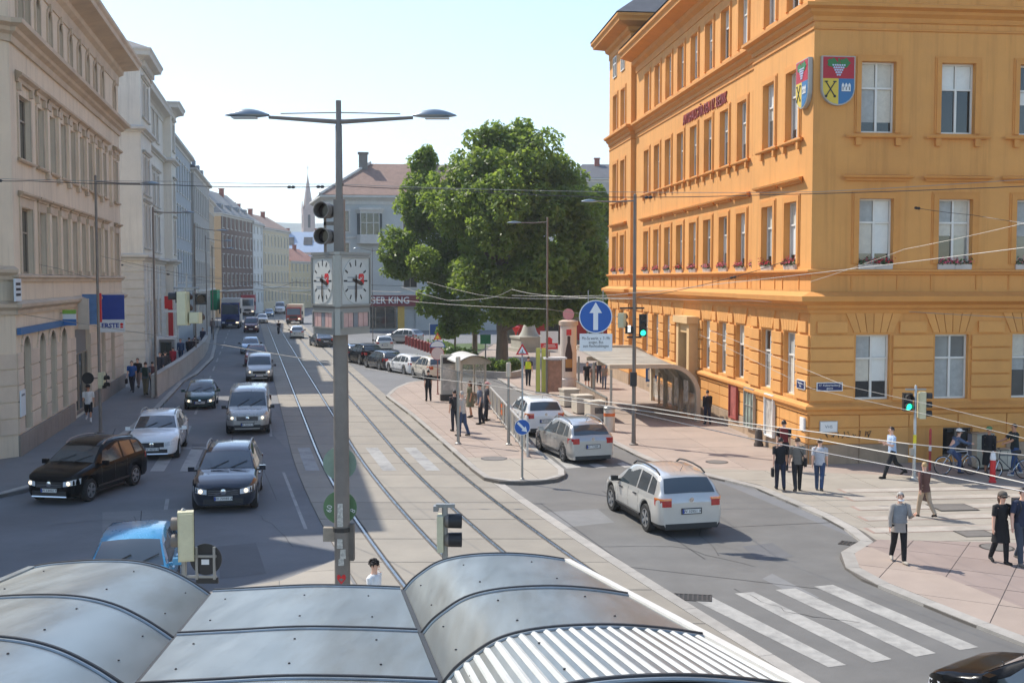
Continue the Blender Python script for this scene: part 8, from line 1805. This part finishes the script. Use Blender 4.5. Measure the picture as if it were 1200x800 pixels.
person('cyclist in denim jacket and white cap riding the silver bicycle', b+Vector((-.22, -.02, 0)), 1.6, FA*57.3+2, (84, 100, 126), (58, 74, 112), seated=True, z0=-.04, sleeve='long', hat=(226, 224, 220), arms=((1.05, .35, .05), (1.05, .35, .05)), shoes=(60, 60, 66))
b2_ = G(1183, 561, PZ+.01); bicycle('dark bicycle pushed by the man in the dark green shirt', b2_, 186, BIKE[1], 12)
person('man in dark green t-shirt and jeans pushing a bicycle at the right edge', G(1193, 559, PZ+.01)+Vector((0, .3, 0)), 1.78, 184, (34, 44, 42), (52, 78, 122), stride=.2, arms=((.75, .5, .05), (.75, .5, .1)), skin=1, shoes=(200, 196, 190))
person('person in black with green scarf standing by the cabinets', G(1158, 556, PZ+.01), 1.62, 250, (26, 24, 28), (24, 24, 26), skirt=.6, fem=True, hat=(96, 130, 84), stride=.04, sleeve='long', skin=1)
# things along the shaded wall
OBJ = lambda u, v, w_, d_, h, nm, lb_, cat, m, m2: (lambda t: (ub('casing', m, t, -w_/2, w_/2, -d_/2, d_/2, .08, h), ub('base', RIB, t, -w_/2+.02, w_/2-.02, -d_/2+.02, d_/2-.02, 0, .08), ub('lid', m2, t, -w_/2-.03, w_/2+.03, -d_/2-.03, d_/2+.03, h, h+.04), ub('door_line', RIB, t, -.006, .006, -d_/2-.004, -d_/2, .15, h-.05)))(thing(nm, lb_, cat, G(u, v, PZ+.01), FA))
OBJ(1141, 546, .34, .3, 1.2, 'switch_box', 'slim blue grey switch box against the shaded wall', 'cabinet', mat('cab_blue', lin(110, 120, 138), .6, var=.15, scale=4), RIB)
OBJ(1151, 549, .62, .35, 1.25, 'cable_cabinet', 'beige cable cabinet behind the person in black', 'cabinet', mat('cab_beige', lin(186, 180, 160), .6, var=.12, scale=4, dirt=.5), ALU)
OBJ(1177, 551, .7, .35, .75, 'cable_cabinet', 'low pale cable cabinet behind the pushed bicycle', 'cabinet', mat('cab_pale', lin(200, 194, 178), .6, var=.12, scale=4), ALU)
b = G(1089.5, 551, PZ+.01); t = thing('red_post', 'thin red post with torn white stickers at the shaded wall', 'post', b); q = MB(); q.lathe([(.045, 0), (.045, 1.45), (.02, 1.5)], 10); q.build('shaft', mat('post_red', lin(186, 70, 66), .5, var=.25, scale=9), t); q = MB(); q.lathe([(.05, .7), (.05, .9)], 10); q.build('sticker', SIGWH, t)
b = G(1163, 565, PZ+.01); t = thing('red_stand', 'low red street stand with white top near the bicycles', 'stand', b); q = MB(); q.lathe([(.12, 0), (.12, .05), (.09, .1), (.09, .75)], 12); q.build('body', REDS, t); q = MB(); q.lathe([(.09, .75), (.1, .8), (.07, 1.0), (.02, 1.05)], 12); q.build('top', SIGWH, t)
# driver of the black car's hand on the wheel is behind its glass; scooter rider far down the tracks
b = G(326.5, 391); t = thing('scooter', 'dark scooter with rider far down the tracks', 'scooter', b, R(-82)); ty, rim = wheel_meshes(.26, .12)
for x in (-.6, .6): o = put('wheel', ty, t, Matrix.Translation((x, 0, .26))); put('rim', rim, o)
q = MB(); q.tube([(-.8, 0, .75), (-.3, 0, .7), (-.2, 0, .35), (.3, 0, .33), (.5, 0, .75), (.45, 0, 1.0)], [.12, .17, .12, .12, .14, .05], 8, el=1.2); q.build('body', DGREY, t, smooth=60); q = MB(); q.tube([(.42, -.3, 1.02), (.45, 0, 1.05), (.42, .3, 1.02)], .02, 6); q.build('handlebar', BLKP, t)
person('scooter rider in black jacket and helmet far down the tracks', b+Vector((.0, .2, 0)), 1.75, -82, BK_, DJ, seated=True, z0=-.12, sleeve='long', hat=(30, 30, 34), arms=((.9, .4, .1), (.9, .4, .1)), near=False)
# ================= summer haze
hm = bpy.data.materials.new('haze'); hm.use_nodes = True; n = hm.node_tree.nodes; n.clear(); o = n.new('ShaderNodeOutputMaterial'); pv = n.new('ShaderNodeVolumePrincipled')
pv.inputs['Density'].default_value = .00035; pv.inputs['Color'].default_value = (.9, .95, 1, 1); pv.inputs['Anisotropy'].default_value = .25
hm.node_tree.links.new(pv.outputs[0], o.inputs['Volume'])
b = MB(); b.box(-2600, 2600, -260, 4100, -1.2, 240); hz_ = b.build('haze', hm); hz_['kind'] = 'stuff'
